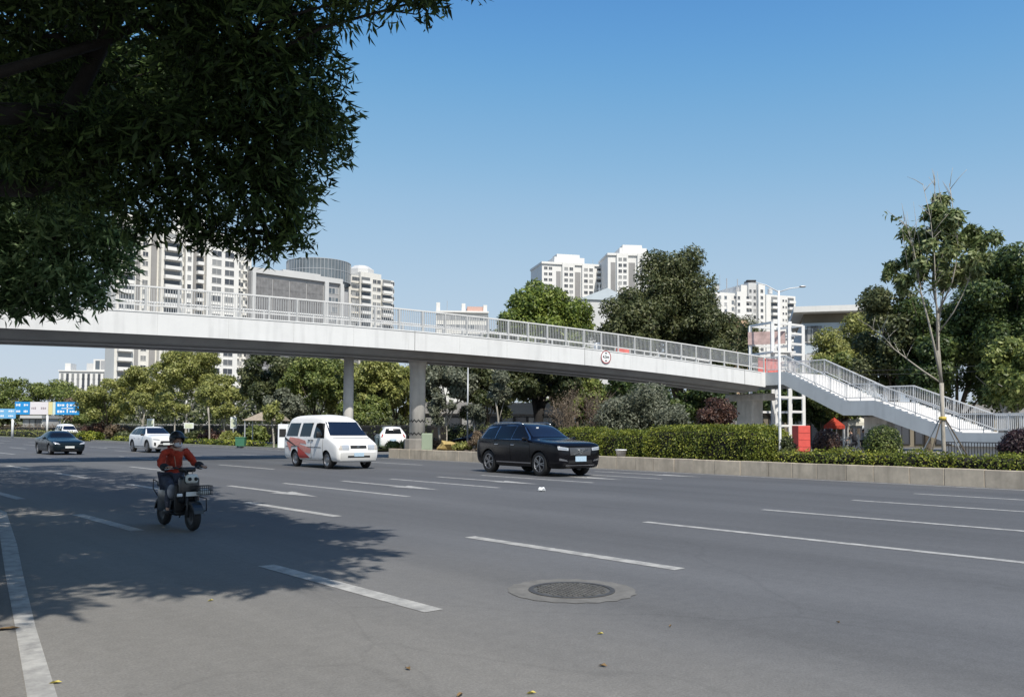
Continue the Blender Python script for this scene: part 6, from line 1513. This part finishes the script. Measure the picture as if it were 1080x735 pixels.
# under the bridge, left to right
ROW = 'trees seen under the bridge'
UB = [('olive green tree right of the blue and white road sign', 112, 112, 402, 30, 'lf_olive', 51, .2, 8000), ('tall light olive tree with a pale trunk behind the white SUV', 150, 104, 386, 34, 'lf_olive', 52, .25, 11000),
      ('tallest light green tree under the left part of the bridge', 196, 100, 368, 40, 'lf_olive', 53, .25, 14000), ('yellow green tree with a thin pale trunk right of the rider', 232, 96, 398, 24, 'lf_olive', 54, .35, 6000),
      ('dark dense tree left of the slim grey column', 292, 88, 366, 40, 'lf_dark', 55, .2, 16000), ('mid green tree between the dark tree and the slim grey column', 333, 84, 372, 34, 'lf_mid', 56, .25, 11000),
      ('grey green small tree before the dark tree above the thatched canopy', 300, 80, 412, 22, 'lf_grey', 57, .3, 6000), ('light green tree between the slim grey column and the round column', 398, 80, 380, 34, 'lf_olive', 58, .28, 12000),
      ('olive tree filling the gap left of the round bridge column', 424, 84, 384, 26, 'lf_olive', 67, .2, 9000), ('grey olive tree close behind the slim grey bridge column', 360, 90, 380, 26, 'lf_olive', 68, .2, 9000), ('bright green low tree directly right of the slim grey column', 384, 76, 420, 26, 'lf_mid', 59, .25, 7000), ('grey green tree just right of the round bridge column', 470, 74, 382, 32, 'lf_grey', 60, .3, 11000),
      ('dark tree over the shop front, left of the black SUV', 512, 76, 378, 34, 'lf_dark', 61, .25, 12000), ('dark spreading tree with a stout black trunk above the black SUV', 566, 64, 372, 44, 'lf_dark', 62, .35, 14000),
      ('light green tree behind the bare brown shrubs', 610, 66, 392, 30, 'lf_mid', 63, .3, 10000), ('dark green tree in the bridge shade above the grey green shrub', 668, 74, 380, 40, 'lf_deep', 64, .2, 12000),
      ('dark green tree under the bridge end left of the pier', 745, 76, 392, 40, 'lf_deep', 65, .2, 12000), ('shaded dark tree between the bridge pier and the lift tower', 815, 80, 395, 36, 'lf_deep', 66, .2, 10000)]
for lb, px, d, yt, r, lf_, sd, th, n in UB:
    T('broadleaf_tree', lb, px, d, yt, r, lf_, sd, th, n=n, nb=44, L=.36, Wd=.19, group=ROW, bark='bark_pale' if sd in (52, 53, 54, 60) else ('bark_dark' if sd == 62 else 'bark'), tr=.42 if sd == 62 else .16, rmin=.13, rmax=.29)
# slender pale trunks of young verge trees
YT = [('slim young tree with pale trunk right of the white SUV, behind the rider', 184, 80, 415, 14, 71), ('slim young tree with bare white trunk on the grass between the rider and green bin', 221, 78, 405, 15, 72), ('slim young tree with pale trunk beside the green bin', 236, 86, 425, 13, 73), ('slim young tree with pale forked trunk behind the white SUV', 150, 90, 418, 15, 74),
      ('slim sapling with whitish trunk left of the white minibus', 289, 66, 426, 12, 75), ('thin sapling with whitish trunk right of the round column', 464, 56, 420, 13, 76), ('thin sapling with pale twisted trunk high above the black SUV rear', 527, 60, 392, 13, 77), ('thin sapling with pale trunk just left of the black SUV', 500, 57, 428, 11, 78)]
for lb, px, d, yt, r, sd in YT:
    T('young_tree', lb, px, d, yt, r, 'lf_olive' if sd < 76 else 'lf_grey', sd, .5, 'bark_pale', 1600, 'young trees on the verge', tr=.075, nb=10, L=.3, Wd=.15, nlimb=5)
# the far left dome of trees
FL = [('wide domed green tree at the far left above the road signs', 40, 175, 399, 56, 'lf_mid', 81), ('low green tree at the far left edge beside the domed one', -8, 165, 412, 34, 'lf_mid', 82), ('tawny dry tree between the domed tree and the road sign end', 88, 150, 412, 18, 'lf_dry', 83), ('green tree behind the dark teal saloon', 100, 145, 425, 22, 'lf_mid', 84)]
for lb, px, d, yt, r, lf_, sd in FL: T('broadleaf_tree', lb, px, d, yt, r, lf_, sd, .12, n=12000, nb=40, L=.6, Wd=.32, group='trees at the far left', rmin=.16, rmax=.26, flat=.6)
# distant wooded mass closing the view along the street
rng = np.random.default_rng(5)
bl = []
for px in range(-60, 1140, 9):
    d = 150 + 30 * rng.random(); p = base(px, d); hgt = 5 + 4 * rng.random() if px > 90 else 4 + 2 * rng.random(); bl.append(((p.x, p.y, hgt * .55), (2.4, 2.4, hgt * .55)))
P, N = cloud(rng, bl, 30000, .5)
o = link('distant_woods', leaf_mesh('distant_woods', P, N, .9, .5, M['lf_dark'], rng, .1)); o['kind'] = 'stuff'; o['label'] = 'dark wooded mass far behind the trees along the street'; o['category'] = 'woods'

# ------------------------------------------------------------------ shrubs and hedges on the median
def shrub(name, label, loc, r, h, leaf, seed, n=4000, L=.09, Wd=.05, group=None, nb=22, shell=.6, stems=True, cat='shrub', flat=.85, bark='twig'):
    rng = np.random.default_rng(seed); t = thing(name, label, cat, loc, 0, group)
    bl = crown_blobs(rng, r * .85, h * .9, h * .52, nb, .26, .40, flat)
    P, N = cloud(rng, bl, n, shell); k = P[:, 2] > .02; link('foliage', leaf_mesh('foliage', P[k], N[k], L, Wd, M[leaf], rng, .05), t)
    if stems:
        mb = MB()
        for b_ in bl[:14]: c = Vector(b_[0]); mb.tube([(rng.normal() * .06, rng.normal() * .06, -.05), (c.x * .4, c.y * .4, c.z * .5), c], [.03, .022, .008], 5)
        mb.build('stems', M[bark], t)
    return t
def clipped(name, label, loc, r, h, leaf, seed, n=6000, L=.07, Wd=.045, group=None):
    """a bush clipped to a ball"""
    rng = np.random.default_rng(seed); t = thing(name, label, 'bush', loc, 0, group)
    d = rng.normal(size=(n, 3)); d /= np.linalg.norm(d, axis=1, keepdims=True)
    ph = rng.random(3) * 6; wob = 1 + .06 * np.sin(d[:, 0] * 5 + ph[0]) * np.sin(d[:, 2] * 6 + ph[1]) + .05 * rng.normal(size=n)
    q = (wob * (.8 + .22 * rng.random(n) ** .5))[:, None]
    P = d * q * np.array([r, r, h / 2]) + np.array([0, 0, h / 2]); N = d + rng.normal(size=(n, 3)) * .5; N[:, 2] += .3
    link('foliage', leaf_mesh('foliage', P, N, L, Wd, M[leaf], rng, 0), t)
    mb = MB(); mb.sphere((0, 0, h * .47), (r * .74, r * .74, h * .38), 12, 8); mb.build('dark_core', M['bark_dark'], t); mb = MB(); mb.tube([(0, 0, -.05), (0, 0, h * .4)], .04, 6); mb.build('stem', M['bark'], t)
    return t
def hedge(label, v0, v1, u0, u1, z0, h, leaf, seed, n, L=.075, Wd=.045, group=None):
    """a hedge clipped to a rounded box standing on the bed, along the road"""
    rng = np.random.default_rng(seed); c = RD((v0 + v1) / 2, (u0 + u1) / 2, z0); t = thing('hedge', label, 'hedge', c, ROADROT, group)
    hv, hu = (v1 - v0) / 2, (u1 - u0) / 2
    A = [4 * hu * h, 4 * hv * h, 4 * hu * hv * 1.2]; w = np.array(A) / sum(A); k = rng.choice(3, n, p=w)
    a, b_ = rng.random(n) * 2 - 1, rng.random(n) * 2 - 1; sg_ = np.where(rng.random(n) < .5, -1., 1.)
    P = np.empty((n, 3)); N = np.zeros((n, 3))
    i = k == 0; P[i] = np.stack([sg_[i] * hv, a[i] * hu, (b_[i] + 1) / 2 * h], 1); N[i, 0] = sg_[i]
    i = k == 1; P[i] = np.stack([a[i] * hv, sg_[i] * hu, (b_[i] + 1) / 2 * h], 1); N[i, 1] = sg_[i]
    i = k == 2; P[i] = np.stack([a[i] * hv, b_[i] * hu, np.full(i.sum(), h)], 1); N[i, 2] = 1
    # rounded shoulders, uneven clipping
    e = np.maximum(0, P[:, 2] / h - .72) / .28; P[:, 0] *= 1 - .16 * e ** 2
    e2 = np.maximum(0, np.abs(P[:, 1]) / hu - (1 - .35 / hu)) / (.35 / hu); P[:, 2] *= 1 - .14 * e2 ** 2
    wv = .05 * np.sin(P[:, 1] * 2.3 + seed) + .04 * np.sin(P[:, 1] * 5.1 + P[:, 2] * 4) + .03 * np.sin(P[:, 0] * 7)
    wv += .06 * np.sin(P[:, 1] * .9 + 2 * seed) * np.sin(P[:, 2] * 2.5 + P[:, 1] * 1.7)
    P += N * (wv - .14 * rng.random(n) ** 2 + .045 * rng.normal(size=n))[:, None]
    P[:, 2] = np.maximum(P[:, 2], .02)
    N = N + rng.normal(size=(n, 3)) * .6; N[:, 2] += .35
    link('foliage', leaf_mesh('foliage', P, N, L, Wd, M[leaf], rng, 0), t)
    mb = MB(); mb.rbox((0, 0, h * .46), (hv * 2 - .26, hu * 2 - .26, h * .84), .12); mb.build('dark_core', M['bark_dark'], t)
    # sprigs standing out of the top
    m = max(30, int(n * .02)); Q = np.stack([(rng.random(m) * 2 - 1) * hv * .8, (rng.random(m) * 2 - 1) * hu * .95, h + .02 + .07 * rng.random(m)], 1)
    link('foliage', leaf_mesh('foliage', Q, rng.normal(size=(m, 3)), L * 1.2, Wd, M[leaf], rng, -.6), t)
    return t
def uof(px, v): p = vat(px, v); return p.dot(EU)
Z0 = .44
zt = lambda px, py, v: hz(px, py, vat(px, v).y)
v_ = 28.2
hedge('tall clipped hedge nearest the lamp, the longest of the box hedges', v_ - 1.1, v_ + 1.1, uof(816, v_), uof(697, v_), Z0, zt(760, 451, v_) - Z0, 'lf_hedge', 1, 26000, group='box hedges on the median')
hedge('clipped hedge block between the longest hedge and the SUV hedge', v_ - .9, v_ + 1.1, uof(694, v_), uof(645, v_), Z0, zt(670, 456, v_) - Z0, 'lf_hedge', 2, 12000, group='box hedges on the median')
hedge('clipped hedge block partly hidden by the nose of the black SUV', v_ - .9, v_ + 1.1, uof(641, v_), uof(594, v_), Z0, zt(620, 453, v_) - Z0, 'lf_hedge', 3, 12000, group='box hedges on the median')
# low hedge along the wall on the right
hedge('long low hedge running along the top of the granite wall at right', 26.48, 27.5, -8, uof(823, 27), Z0, .42, 'lf_hedge', 4, 26000, L=.07)
vv = 28.6
clipped('clipped_bush', 'round reddish clipped bush right of the red cabinet', vat(872, vv) + Vector((0, 0, Z0)), .50, zt(872, 455, vv) - Z0 + .05, 'lf_red', 5, 3500)
clipped('clipped_bush', 'round dark green clipped bush before the stair landing pier', vat(931, vv) + Vector((0, 0, Z0)), .60, zt(931, 449, vv) - Z0, 'lf_mid', 6, 5000)
clipped('clipped_bush', 'round plum coloured clipped bush cut by the right edge of the view', vat(1078, vv) + Vector((0, 0, Z0)), .62, zt(1070, 452, vv) - Z0, 'lf_plum', 7, 6000)
shrub('shrub', 'dark loose shrub between the tall hedge and the red cabinet', vat(828, vv) + Vector((0, 0, Z0)), .55, zt(828, 459, vv) - Z0, 'lf_dark', 8, 3500)
# tall shrubs behind the hedges
v3_ = 31.6
shrub('shrub', 'broad grey green feathery shrub behind the hedges below the height sign', vat(672, v3_) + Vector((0, 0, Z0)), 48 * vat(672, v3_).y / 900, zt(685, 404, v3_) - Z0, 'lf_grey', 9, 15000, .17, .06, nb=40)
shrub('shrub', 'pale grey leaved shrub at the right side of the broad feathery shrub', vat(712, v3_) + Vector((0, 0, Z0)), 24 * vat(712, v3_).y / 900, zt(712, 422, v3_) - Z0, 'lf_grey', 10, 6000, .15, .06, nb=20)
shrub('shrub', 'dark red leaved shrub left of the bridge pier', vat(757, v3_) + Vector((0, 0, Z0)), 25 * vat(757, v3_).y / 900, zt(757, 413, v3_) - Z0, 'lf_red', 11, 5500, .13, .07, nb=26, shell=.2)
shrub('shrub', 'small grey shrub between the pale shrub and the dark red one', vat(735, 30.2) + Vector((0, 0, Z0)), .55, zt(735, 442, 30.2) - Z0, 'lf_grey', 17, 2500, .12, .05)
def bare(label, px, v, wpx, pytop, seed, leaf='lf_dry', n=900):
    rng = np.random.default_rng(seed); p = vat(px, v); t = thing('bare_shrub', label, 'shrub', p + Vector((0, 0, Z0)), 0, 'bare brown shrubs above the SUV'); h = zt(px, pytop, v) - Z0; r = wpx * p.y / 900
    mb = MB(); tips = []
    for i in range(46):
        a = rng.random() * 6.28; q = r * rng.random() ** .6; e = Vector((q * math.cos(a), q * math.sin(a), h * (.65 + .4 * rng.random())))
        m_ = Vector((e.x * .45, e.y * .45, e.z * .5)); mb.tube([(rng.normal() * .1, rng.normal() * .1, 0), m_, e], [.022, .014, .004], 4)
        for _ in range(5):
            s = m_.lerp(e, rng.random()); f = s + Vector((rng.normal() * .25, rng.normal() * .25, .25 + .25 * rng.random())); mb.tube([s, f], [.008, .003], 4); tips.append(f); tips.append(s.lerp(f, .6))
    mb.build('stems', M['twig'], t)
    k = rng.integers(0, len(tips), n); P = np.array([tips[i][:] for i in k]) + rng.normal(size=(n, 3)) * .10
    link('foliage', leaf_mesh('foliage', P, rng.normal(size=(n, 3)), .09, .05, M[leaf], rng, .1), t)
bare('bare brown twiggy shrub directly above the roof of the black SUV', 597, 31.0, 18, 416, 12); bare('bare brown twiggy shrub left of the broad grey green shrub', 629, 31.2, 20, 418, 13, 'lf_red', 700)
# planting round the column and behind the SUV
shrub('shrub', 'brown dry leaved shrub just behind the tail of the black SUV', vat(503, 27.6) + Vector((0, 0, Z0)), .5, 1.15, 'lf_dry', 14, 1800, .10, .05)
shrub('shrub', 'low pale green plants on the bed between the column and the SUV', vat(487, 27.4) + Vector((0, 0, Z0)), .75, .45, 'lf_olive', 15, 2200, .10, .05)
shrub('shrub', 'low green groundcover clump left of the column foot', vat(416, 28.0) + Vector((0, 0, Z0)), .8, .4, 'lf_mid', 16, 2200, .10, .05)
shrub('shrub', 'low ochre flowering clump behind the column foot', vat(459, 30.0) + Vector((0, 0, Z0)), .8, .6, 'lf_dry', 18, 2000, .10, .05)
# verge hedges and bushes on the left
def VB(label, px, d, w, py, leaf, seed, n=3500, z=.12):
    p = base(px, d); p.z = z; return shrub('shrub', label, p, w, hz(px, py, d) - z, leaf, seed, n, .26, .15, 'bushes on the left verge', 24)
VB('yellow green rounded bush on the verge right of the dark teal saloon', 94, 100, 2.0, 456, 'lf_hedge', 91); VB('pinkish flowering bush behind the yellow green verge bush', 108, 112, 3.0, 445, 'lf_red', 92); VB('pale brown bush on the verge left of the white SUV', 126, 106, 2.4, 448, 'lf_dry', 93)
VB('dark green bush behind the roof of the white SUV', 138, 100, 2.2, 455, 'lf_dark', 94); VB('dark green bush on the verge right of the rider helmet', 208, 84, 2.0, 455, 'lf_dark', 95); VB('reddish bush on the verge between two slim pale trunks', 226, 82, 1.8, 455, 'lf_red', 96); VB('round green bush under the thatched canopy', 268, 78, 1.6, 450, 'lf_mid', 97); VB('light green bush between the green bin and signboard', 243, 76, 1.2, 456, 'lf_olive', 98)
VB('dark bush behind the roof of the dark teal saloon', 76, 135, 3.0, 450, 'lf_dark', 99)
def far_hedge(label, a, b, h, w, leaf, seed, n, z=.12):
    rng = np.random.default_rng(seed); t = thing('hedge', label, 'hedge', (a.x, a.y, z), math.atan2((b - a).y, (b - a).x)); l = (b - a).length
    bl = [((x, rng.normal() * .1, h * .5), (1.0, w / 2, h * .55)) for x in np.arange(.6, l, .9)]; P, N = cloud(rng, bl, n, .7); P[:, 2] = np.maximum(P[:, 2], .03)
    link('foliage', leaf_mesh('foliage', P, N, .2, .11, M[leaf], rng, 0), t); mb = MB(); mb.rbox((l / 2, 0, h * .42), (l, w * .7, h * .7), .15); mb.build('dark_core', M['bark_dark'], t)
far_hedge('low olive hedge along the far kerb at the left edge of the view', RD(33, 250), RD(32, 118), 1.0, 1.6, 'lf_olive', 61, 9000)
far_hedge('dusty brown hedge behind the low olive hedge at the left edge', RD(36, 250), RD(35, 128), 1.9, 1.6, 'lf_dry', 62, 9000)
far_hedge('low yellow green hedge along the verge behind the white SUV and the rider', RD(31.5, 104), RD(31.2, 66), .45, 1.4, 'lf_hedge', 63, 7000)

# ------------------------------------------------------------------ the slender young tree with its stakes
rng = np.random.default_rng(77)
yb = vat(995, 28.0); yb.z = Z0
yt = thing('young_tree', 'slender young tree with pale forking limbs held up by four stakes on the right median', 'tree', yb)
ppm = 900 / yb.y
def YP(px, py, dy=0.0):                       # a point in the plane of the tree, relative to its foot
    p = D(px, py, yb.y); return Vector((p.x - yb.x, dy, p.z - yb.z))
mb = MB(); fork = YP(993, 404)
mb.tube([(0, 0, -.1), (0, 0, .6), YP(994, 440), fork], [.075, .065, .06, .066], 9)
limbs = [([(993, 404), (990, 370, .05), (992, 330, .1), (986, 300, .1), (990, 255, .15), (987, 222, .1), (989, 190, .1)], .05), ([(993, 404), (984, 372, -.1), (974, 340, -.2), (966, 310, -.2), (962, 290, -.25), (958, 262, -.2), (948, 232, -.2)], .042), ([(993, 404), (995, 360, .2), (999, 330, .3), (1004, 300, .3), (1012, 275, .4), (1020, 250, .4)], .042),
         ([(993, 404), (975, 390, .1), (962, 378, .2), (948, 366, .25), (938, 352, .3), (926, 345, .3)], .03), ([(990, 370, .05), (980, 335, -.3), (976, 305, -.4), (972, 270, -.5), (968, 235, -.5), (963, 200, -.4)], .03), ([(995, 350, .2), (1003, 330, -.1), (1010, 312, -.2), (1016, 290, -.3)], .024), ([(992, 330, .1), (996, 300, -.3), (1000, 268, -.4), (997, 225, -.3), (993, 198, -.3)], .028)]
tips = []
for pl, r in limbs:
    pts = [YP(q[0], q[1], (q[2] if len(q) > 2 else 0) * 1.6) for q in pl]; mb.tube(pts, list(np.linspace(r, .006, len(pts))), 7)
    for a, c in zip(pts[2:], pts[3:]):
        for _ in range(5):
            s = a.lerp(c, rng.random()); e = s + Vector((rng.normal() * .33, rng.normal() * .33, .3 + .32 * rng.random())); mb.tube([s, s.lerp(e, .5) + Vector((0, 0, .03)), e], [.011, .008, .004], 5); tips.append(e); tips.append(s.lerp(e, .7))
for px, py, r in ((952, 232, 0), (958, 222, 0), (965, 212, 0), (986, 186, 0), (990, 180, 0), (983, 200, 0), (974, 215, 0)):
    mb.tube([YP(px + 8, py + 55, .1), YP(px + 3, py + 25, .1), YP(px, py, .1)], [.012, .008, .003], 5)
mb.build('trunk', M['bark_pale'], yt, True)
cl = [((1000, 228), .50), ((985, 238), .42), ((1012, 245), .48), ((1022, 262), .42), ((1028, 245), .25), ((995, 252), .45), ((975, 262), .42), ((965, 275), .36), ((1005, 275), .45), ((1020, 285), .36), ((988, 282), .40), ((955, 288), .30), ((1000, 212), .28), ((950, 300), .22), ((1008, 300), .26)]
bl = []
for (px, py), r in cl:
    for _ in range(4): p = YP(px, py, rng.normal() * .55); q = p + Vector((rng.normal(), rng.normal(), rng.normal())) * r * .6; bl.append(((q.x, q.y, q.z), (r * .62, r * .66, r * .6)))
P, N = cloud(rng, bl, 12000, .1)
k = rng.integers(0, len(tips), 500); P2 = np.array([tips[i][:] for i in k]) + rng.normal(size=(500, 3)) * .08; sel = (P2[:, 2] > YP(990, 310).z) & (P2[:, 2] < YP(990, 222).z); P = np.concatenate([P, P2[sel]]); N = np.concatenate([N, rng.normal(size=(sel.sum(), 3))])
link('crown', leaf_mesh('crown', P, N, .19, .075, M['lf_young'], rng, .55), yt)
bnd = YP(994, 441)
for a in (-2.5, -.75, .35, 2.3):
    mb = MB(); e = Vector((math.cos(a) * .95, math.sin(a) * .8, 0)); mb.tube([e, bnd + Vector((math.cos(a) * .07, math.sin(a) * .07, 0))], .022, 6); mb.build('stake', M['galv'] if a > 0 else M['bark'], yt)
mb = MB(); mb.lathe([(.10, -.05), (.12, 0), (.10, .05)], 12, 0, Matrix.Translation(bnd)); mb.build('tie', M['yellow'], yt)

far_hedge('tall dark hedge standing behind the left verge trees', RD(41, 150), RD(39, 52), 2.3, 2.0, 'lf_dark', 64, 14000)
far_hedge('mixed green hedge beyond the gap in the median, behind the white minibus', RD(47.5, 75), RD(47.5, 34), 1.7, 1.6, 'lf_mid', 65, 9000)
far_hedge('dark shaded hedge across the second carriageway behind the black SUV', RD(47.5, uof(470, 47.5)), RD(47.5, uof(765, 47.5)), 1.9, 1.6, 'lf_dark', 66, 8000)

# ------------------------------------------------------------------ the big street trees on our pavement, hanging over the road
def twig_cloud(rng, P, Dr, per, L, Wd, material):
    """sprays of long hanging leaves, each spray a tip and a direction"""
    n = len(P) * per
    C, Dr = np.repeat(P, per, 0), np.repeat(Dr, per, 0)
    k = np.tile(np.linspace(0, 1, per), len(P))[:, None]
    Q = C - Dr * (1 - k) * L * 1.9 + rng.normal(size=(n, 3)) * .015
    T_ = Dr * .75 + rng.normal(size=(n, 3)) * .62; T_[:, 2] -= .42
    N = rng.normal(size=(n, 3)) * .7; N[:, 2] += .8
    return leaf_mesh('crown', Q, N, L, Wd, material, rng, 0, T_, .06)
def sprays(rng, blobs, n):
    c = np.array([b[0] for b in blobs], float); r = np.array([b[1] for b in blobs], float)
    w = r ** 2.4; w /= w.sum(); k = rng.choice(len(blobs), n, p=w)
    d = rng.normal(size=(n, 3)); d /= np.linalg.norm(d, axis=1, keepdims=True); q = (.2 + .85 * rng.random((n, 1)) ** .55)
    P = c[k] + d * q * r[k][:, None] * np.array([1, 1, .72]); Dr = d * .8 + rng.normal(size=(n, 3)) * .35; Dr[:, 2] -= .25
    return P, Dr / np.linalg.norm(Dr, axis=1, keepdims=True)
def street_tree(label, foot, seed, low, n_low, L, Wd, high, n_high, trunk_r, trunk_h, limbs, leaf='lf_near'):
    rng = np.random.default_rng(seed); t = thing('street_tree', label, 'tree', foot, 0, 'big trees hanging over our side of the road')
    f = Vector(foot); fa = np.array(f[:])
    if low:
        P, Dr = sprays(rng, low, n_low); link('crown', twig_cloud(rng, P - fa, Dr, 9, L, Wd, M[leaf]), t)
    P, Dr = sprays(rng, high, n_high); link('crown', twig_cloud(rng, P - fa, Dr, 9, .24, .075, M['lf_near']), t)
    mb = MB(); top = Vector((0, 0, trunk_h)); mb.tube([(0, 0, -.1), (.02, .03, .5), (.05, 0, trunk_h * .6), top], [trunk_r * 1.35, trunk_r * 1.05, trunk_r * .95, trunk_r * .9], 12)
    lp_ = [top]
    for pl, r_ in limbs:
        pts = [top * .93] + [Vector(p) - f for p in pl]; mb.tube(pts, list(np.linspace(r_, r_ * .3, len(pts))), 9)
        for a, b_ in zip(pts, pts[1:]): lp_ += [a.lerp(b_, .25), a.lerp(b_, .5), a.lerp(b_, .75), b_]
    for c, r in low + high:
        e = Vector(c) - f; s_ = min(lp_, key=lambda q_: (q_ - e).length)
        m_ = s_.lerp(e, .5) + Vector((rng.normal() * .1, rng.normal() * .1, .12)); kk = .55 if (s_ - e).length > 1.4 else 1.0; mb.tube([s_, m_, e], [.045 * kk, .03 * kk, .010], 6)
        for _ in range(3): g = e + Vector((rng.normal(), rng.normal(), rng.normal() * .7)).normalized() * r * .6; mb.tube([m_.lerp(e, .7), g], [.014, .004], 5)
    mb.build('trunk', M['bark_dark'], t, True)
    return t
rng = np.random.default_rng(9)
def seen(px, py, d): return D(px, py, d)[:]
low1 = []
for px, py, d, r in [(334, 150, 9.5, .50), (319, 105, 9.2, .62), (309, 190, 9.4, .55), (300, 60, 8.8, .75), (295, 150, 8.6, .75), (295, 222, 9.0, .50), (262, 245, 9.2, .42), (310, 240, 9.3, .34), (250, 190, 8.4, .72), (250, 100, 8.2, .8), (240, 40, 8.0, .8), (195, 225, 8.8, .5), (190, 150, 8.2, .8), (170, 205, 8.4, .55), (130, 150, 8.4, .7), (120, 220, 8.6, .5), (90, 170, 8.6, .75), (60, 100, 9.0, .8), (40, 190, 9.0, .7), (30, 40, 8.6, .8), (20, 150, 8.2, .7),
                     (320, 20, 8.0, .45), (368, 0, 7.6, .4), (440, 2, 7.4, .36), (425, -20, 7.0, .5), (498, -10, 7.2, .2), (465, -20, 7.0, .36), (205, -15, 7.6, .7), (120, -20, 7.8, .8), (20, -30, 8, .9), (346, 140, 9.6, .34), (326, 50, 8.6, .32), (278, 200, 8.8, .6), (310, 110, 8.8, .7), (220, 70, 8.8, .6), (230, 245, 8.9, .35), (160, 245, 9.0, .3), (288, 262, 9.0, .28), (266, 268, 9.1, .22), (312, 256, 9.2, .26), (205, 256, 9.0, .22)]:
    low1.append((seen(px, py, d), r))
# the upper canopy, dense enough to throw the deep shade on the road
def umax(us): return float(np.interp(us, [8, 10, 13.7, 20, 28, 40], [4.4, 6.0, 6.7, 8.2, 9.3, 9.4]))
tan_el = math.tan(SUN_EL); sh_v, sh_u = shadow.dot(EV) / tan_el, shadow.dot(EU) / tan_el
high = [[], [], []]
us = 8.7
while us < 38:
    vs = .6
    while vs < umax(us):
        if not (vs < 4.5 and us < 8.0 + .12 * vs):
            h = 7.0 + rng.random() * .8
            for _ in range(6):
                p = RD(vs - sh_v * h, us - sh_u * h); px = 540 + 900 * p.x / max(p.y, .5); py = 453 - 900 * (h - 1.1 - 1.55) / max(p.y, .5)
                lim = 0 if px > 330 else (70 if px > 200 else 190)
                if py > lim and px > -30: h += .5
            r = .78 + .3 * rng.random()
            if rng.random() > (.02 if us < 16 else .10): high[0 if us < 15.5 else (1 if us < 25 else 2)].append(((p.x + rng.normal() * .15, p.y + rng.normal() * .15, h), r))
        vs += .95
    us += 1.0
for u_ in np.arange(5.0, 32, 1.5):                 # unseen crown half over the pavement, added to block sky light
    if 7.5 < u_ < 13: continue
    for v_p in np.arange(-6.5, -.6, 1.5):
        p = RD(v_p + rng.normal() * .3, u_ + rng.normal() * .3); high[0 if u_ < 12 else (1 if u_ < 21.5 else 2)].append(((p.x, p.y, 5.6 + 2.6 * rng.random()), 1.15))
f1 = RD(-.9, 7.6, .12)
L1 = [([RD(-.2, 7.6, 3.6)[:], D(70, 120, 8.6)[:], D(110, 45, 8.6)[:], RD(3.0, 6.4, 7.4)[:]], .15), ([RD(-.4, 7.8, 3.2)[:], D(30, 200, 8.8)[:], D(110, 170, 8.6)[:], D(230, 130, 8.6)[:], D(320, 140, 9.2)[:]], .12), ([RD(-.8, 8.2, 4.2)[:], RD(.6, 9, 6.5)[:], RD(2.6, 9.6, 8.4)[:]], .14), ([D(110, 45, 8.6)[:], D(150, 25, 8.4)[:], D(185, 45, 8.4)[:], D(240, 80, 8.4)[:]], .06), ([RD(-.5, 7, 3.4)[:], RD(1, 5.4, 5.4)[:], RD(3, 4.2, 6.6)[:]], .11)]
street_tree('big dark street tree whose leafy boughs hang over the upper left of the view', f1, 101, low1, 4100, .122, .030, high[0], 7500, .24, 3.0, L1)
low2 = []
for px, py, d, r in [(20, 250, 15, .9), (60, 240, 14.5, 1.0), (110, 255, 14.5, .7), (20, 300, 14.5, .85), (60, 290, 14.2, .8), (95, 300, 14, .5), (40, 322, 14.4, .45), (100, 318, 14, .34), (120, 280, 14.4, .45), (10, 322, 14.4, .45), (-20, 280, 15, 1.0), (-40, 230, 15, 1.2), (70, 200, 15.5, 1.1), (20, 190, 16, 1.3), (75, 325, 14.3, .35), (130, 250, 14.6, .4)]: low2.append((seen(px, py, d), r))
f2_ = RD(-.9, 16.5, .12)
L2 = [([RD(.6, 16, 4.6)[:], RD(2.6, 16, 6.2)[:], RD(5, 17, 7.4)[:]], .15), ([RD(-.2, 15.6, 3.6)[:], D(0, 270, 15)[:], D(60, 270, 14.5)[:]], .10), ([RD(-.2, 17.5, 4.6)[:], RD(2, 19, 6.8)[:], RD(5, 20, 7.4)[:]], .13)]
street_tree('second street tree farther along, its lighter boughs drooping at the left before the bridge', f2_, 102, low2, 2900, .17, .045, high[1], 7000, .24, 3.2, L2, 'lf_near2')
street_tree('third street tree along our pavement, beyond the left edge of the view', RD(-.9, 26, .12), 103, [], 0, .2, .06, high[2], 6000, .24, 3.2, [([RD(.6, 26, 4.6)[:], RD(3, 26.5, 6.4)[:]], .15), ([RD(-.2, 27, 4.6)[:], RD(2, 29, 6.6)[:]], .13)])
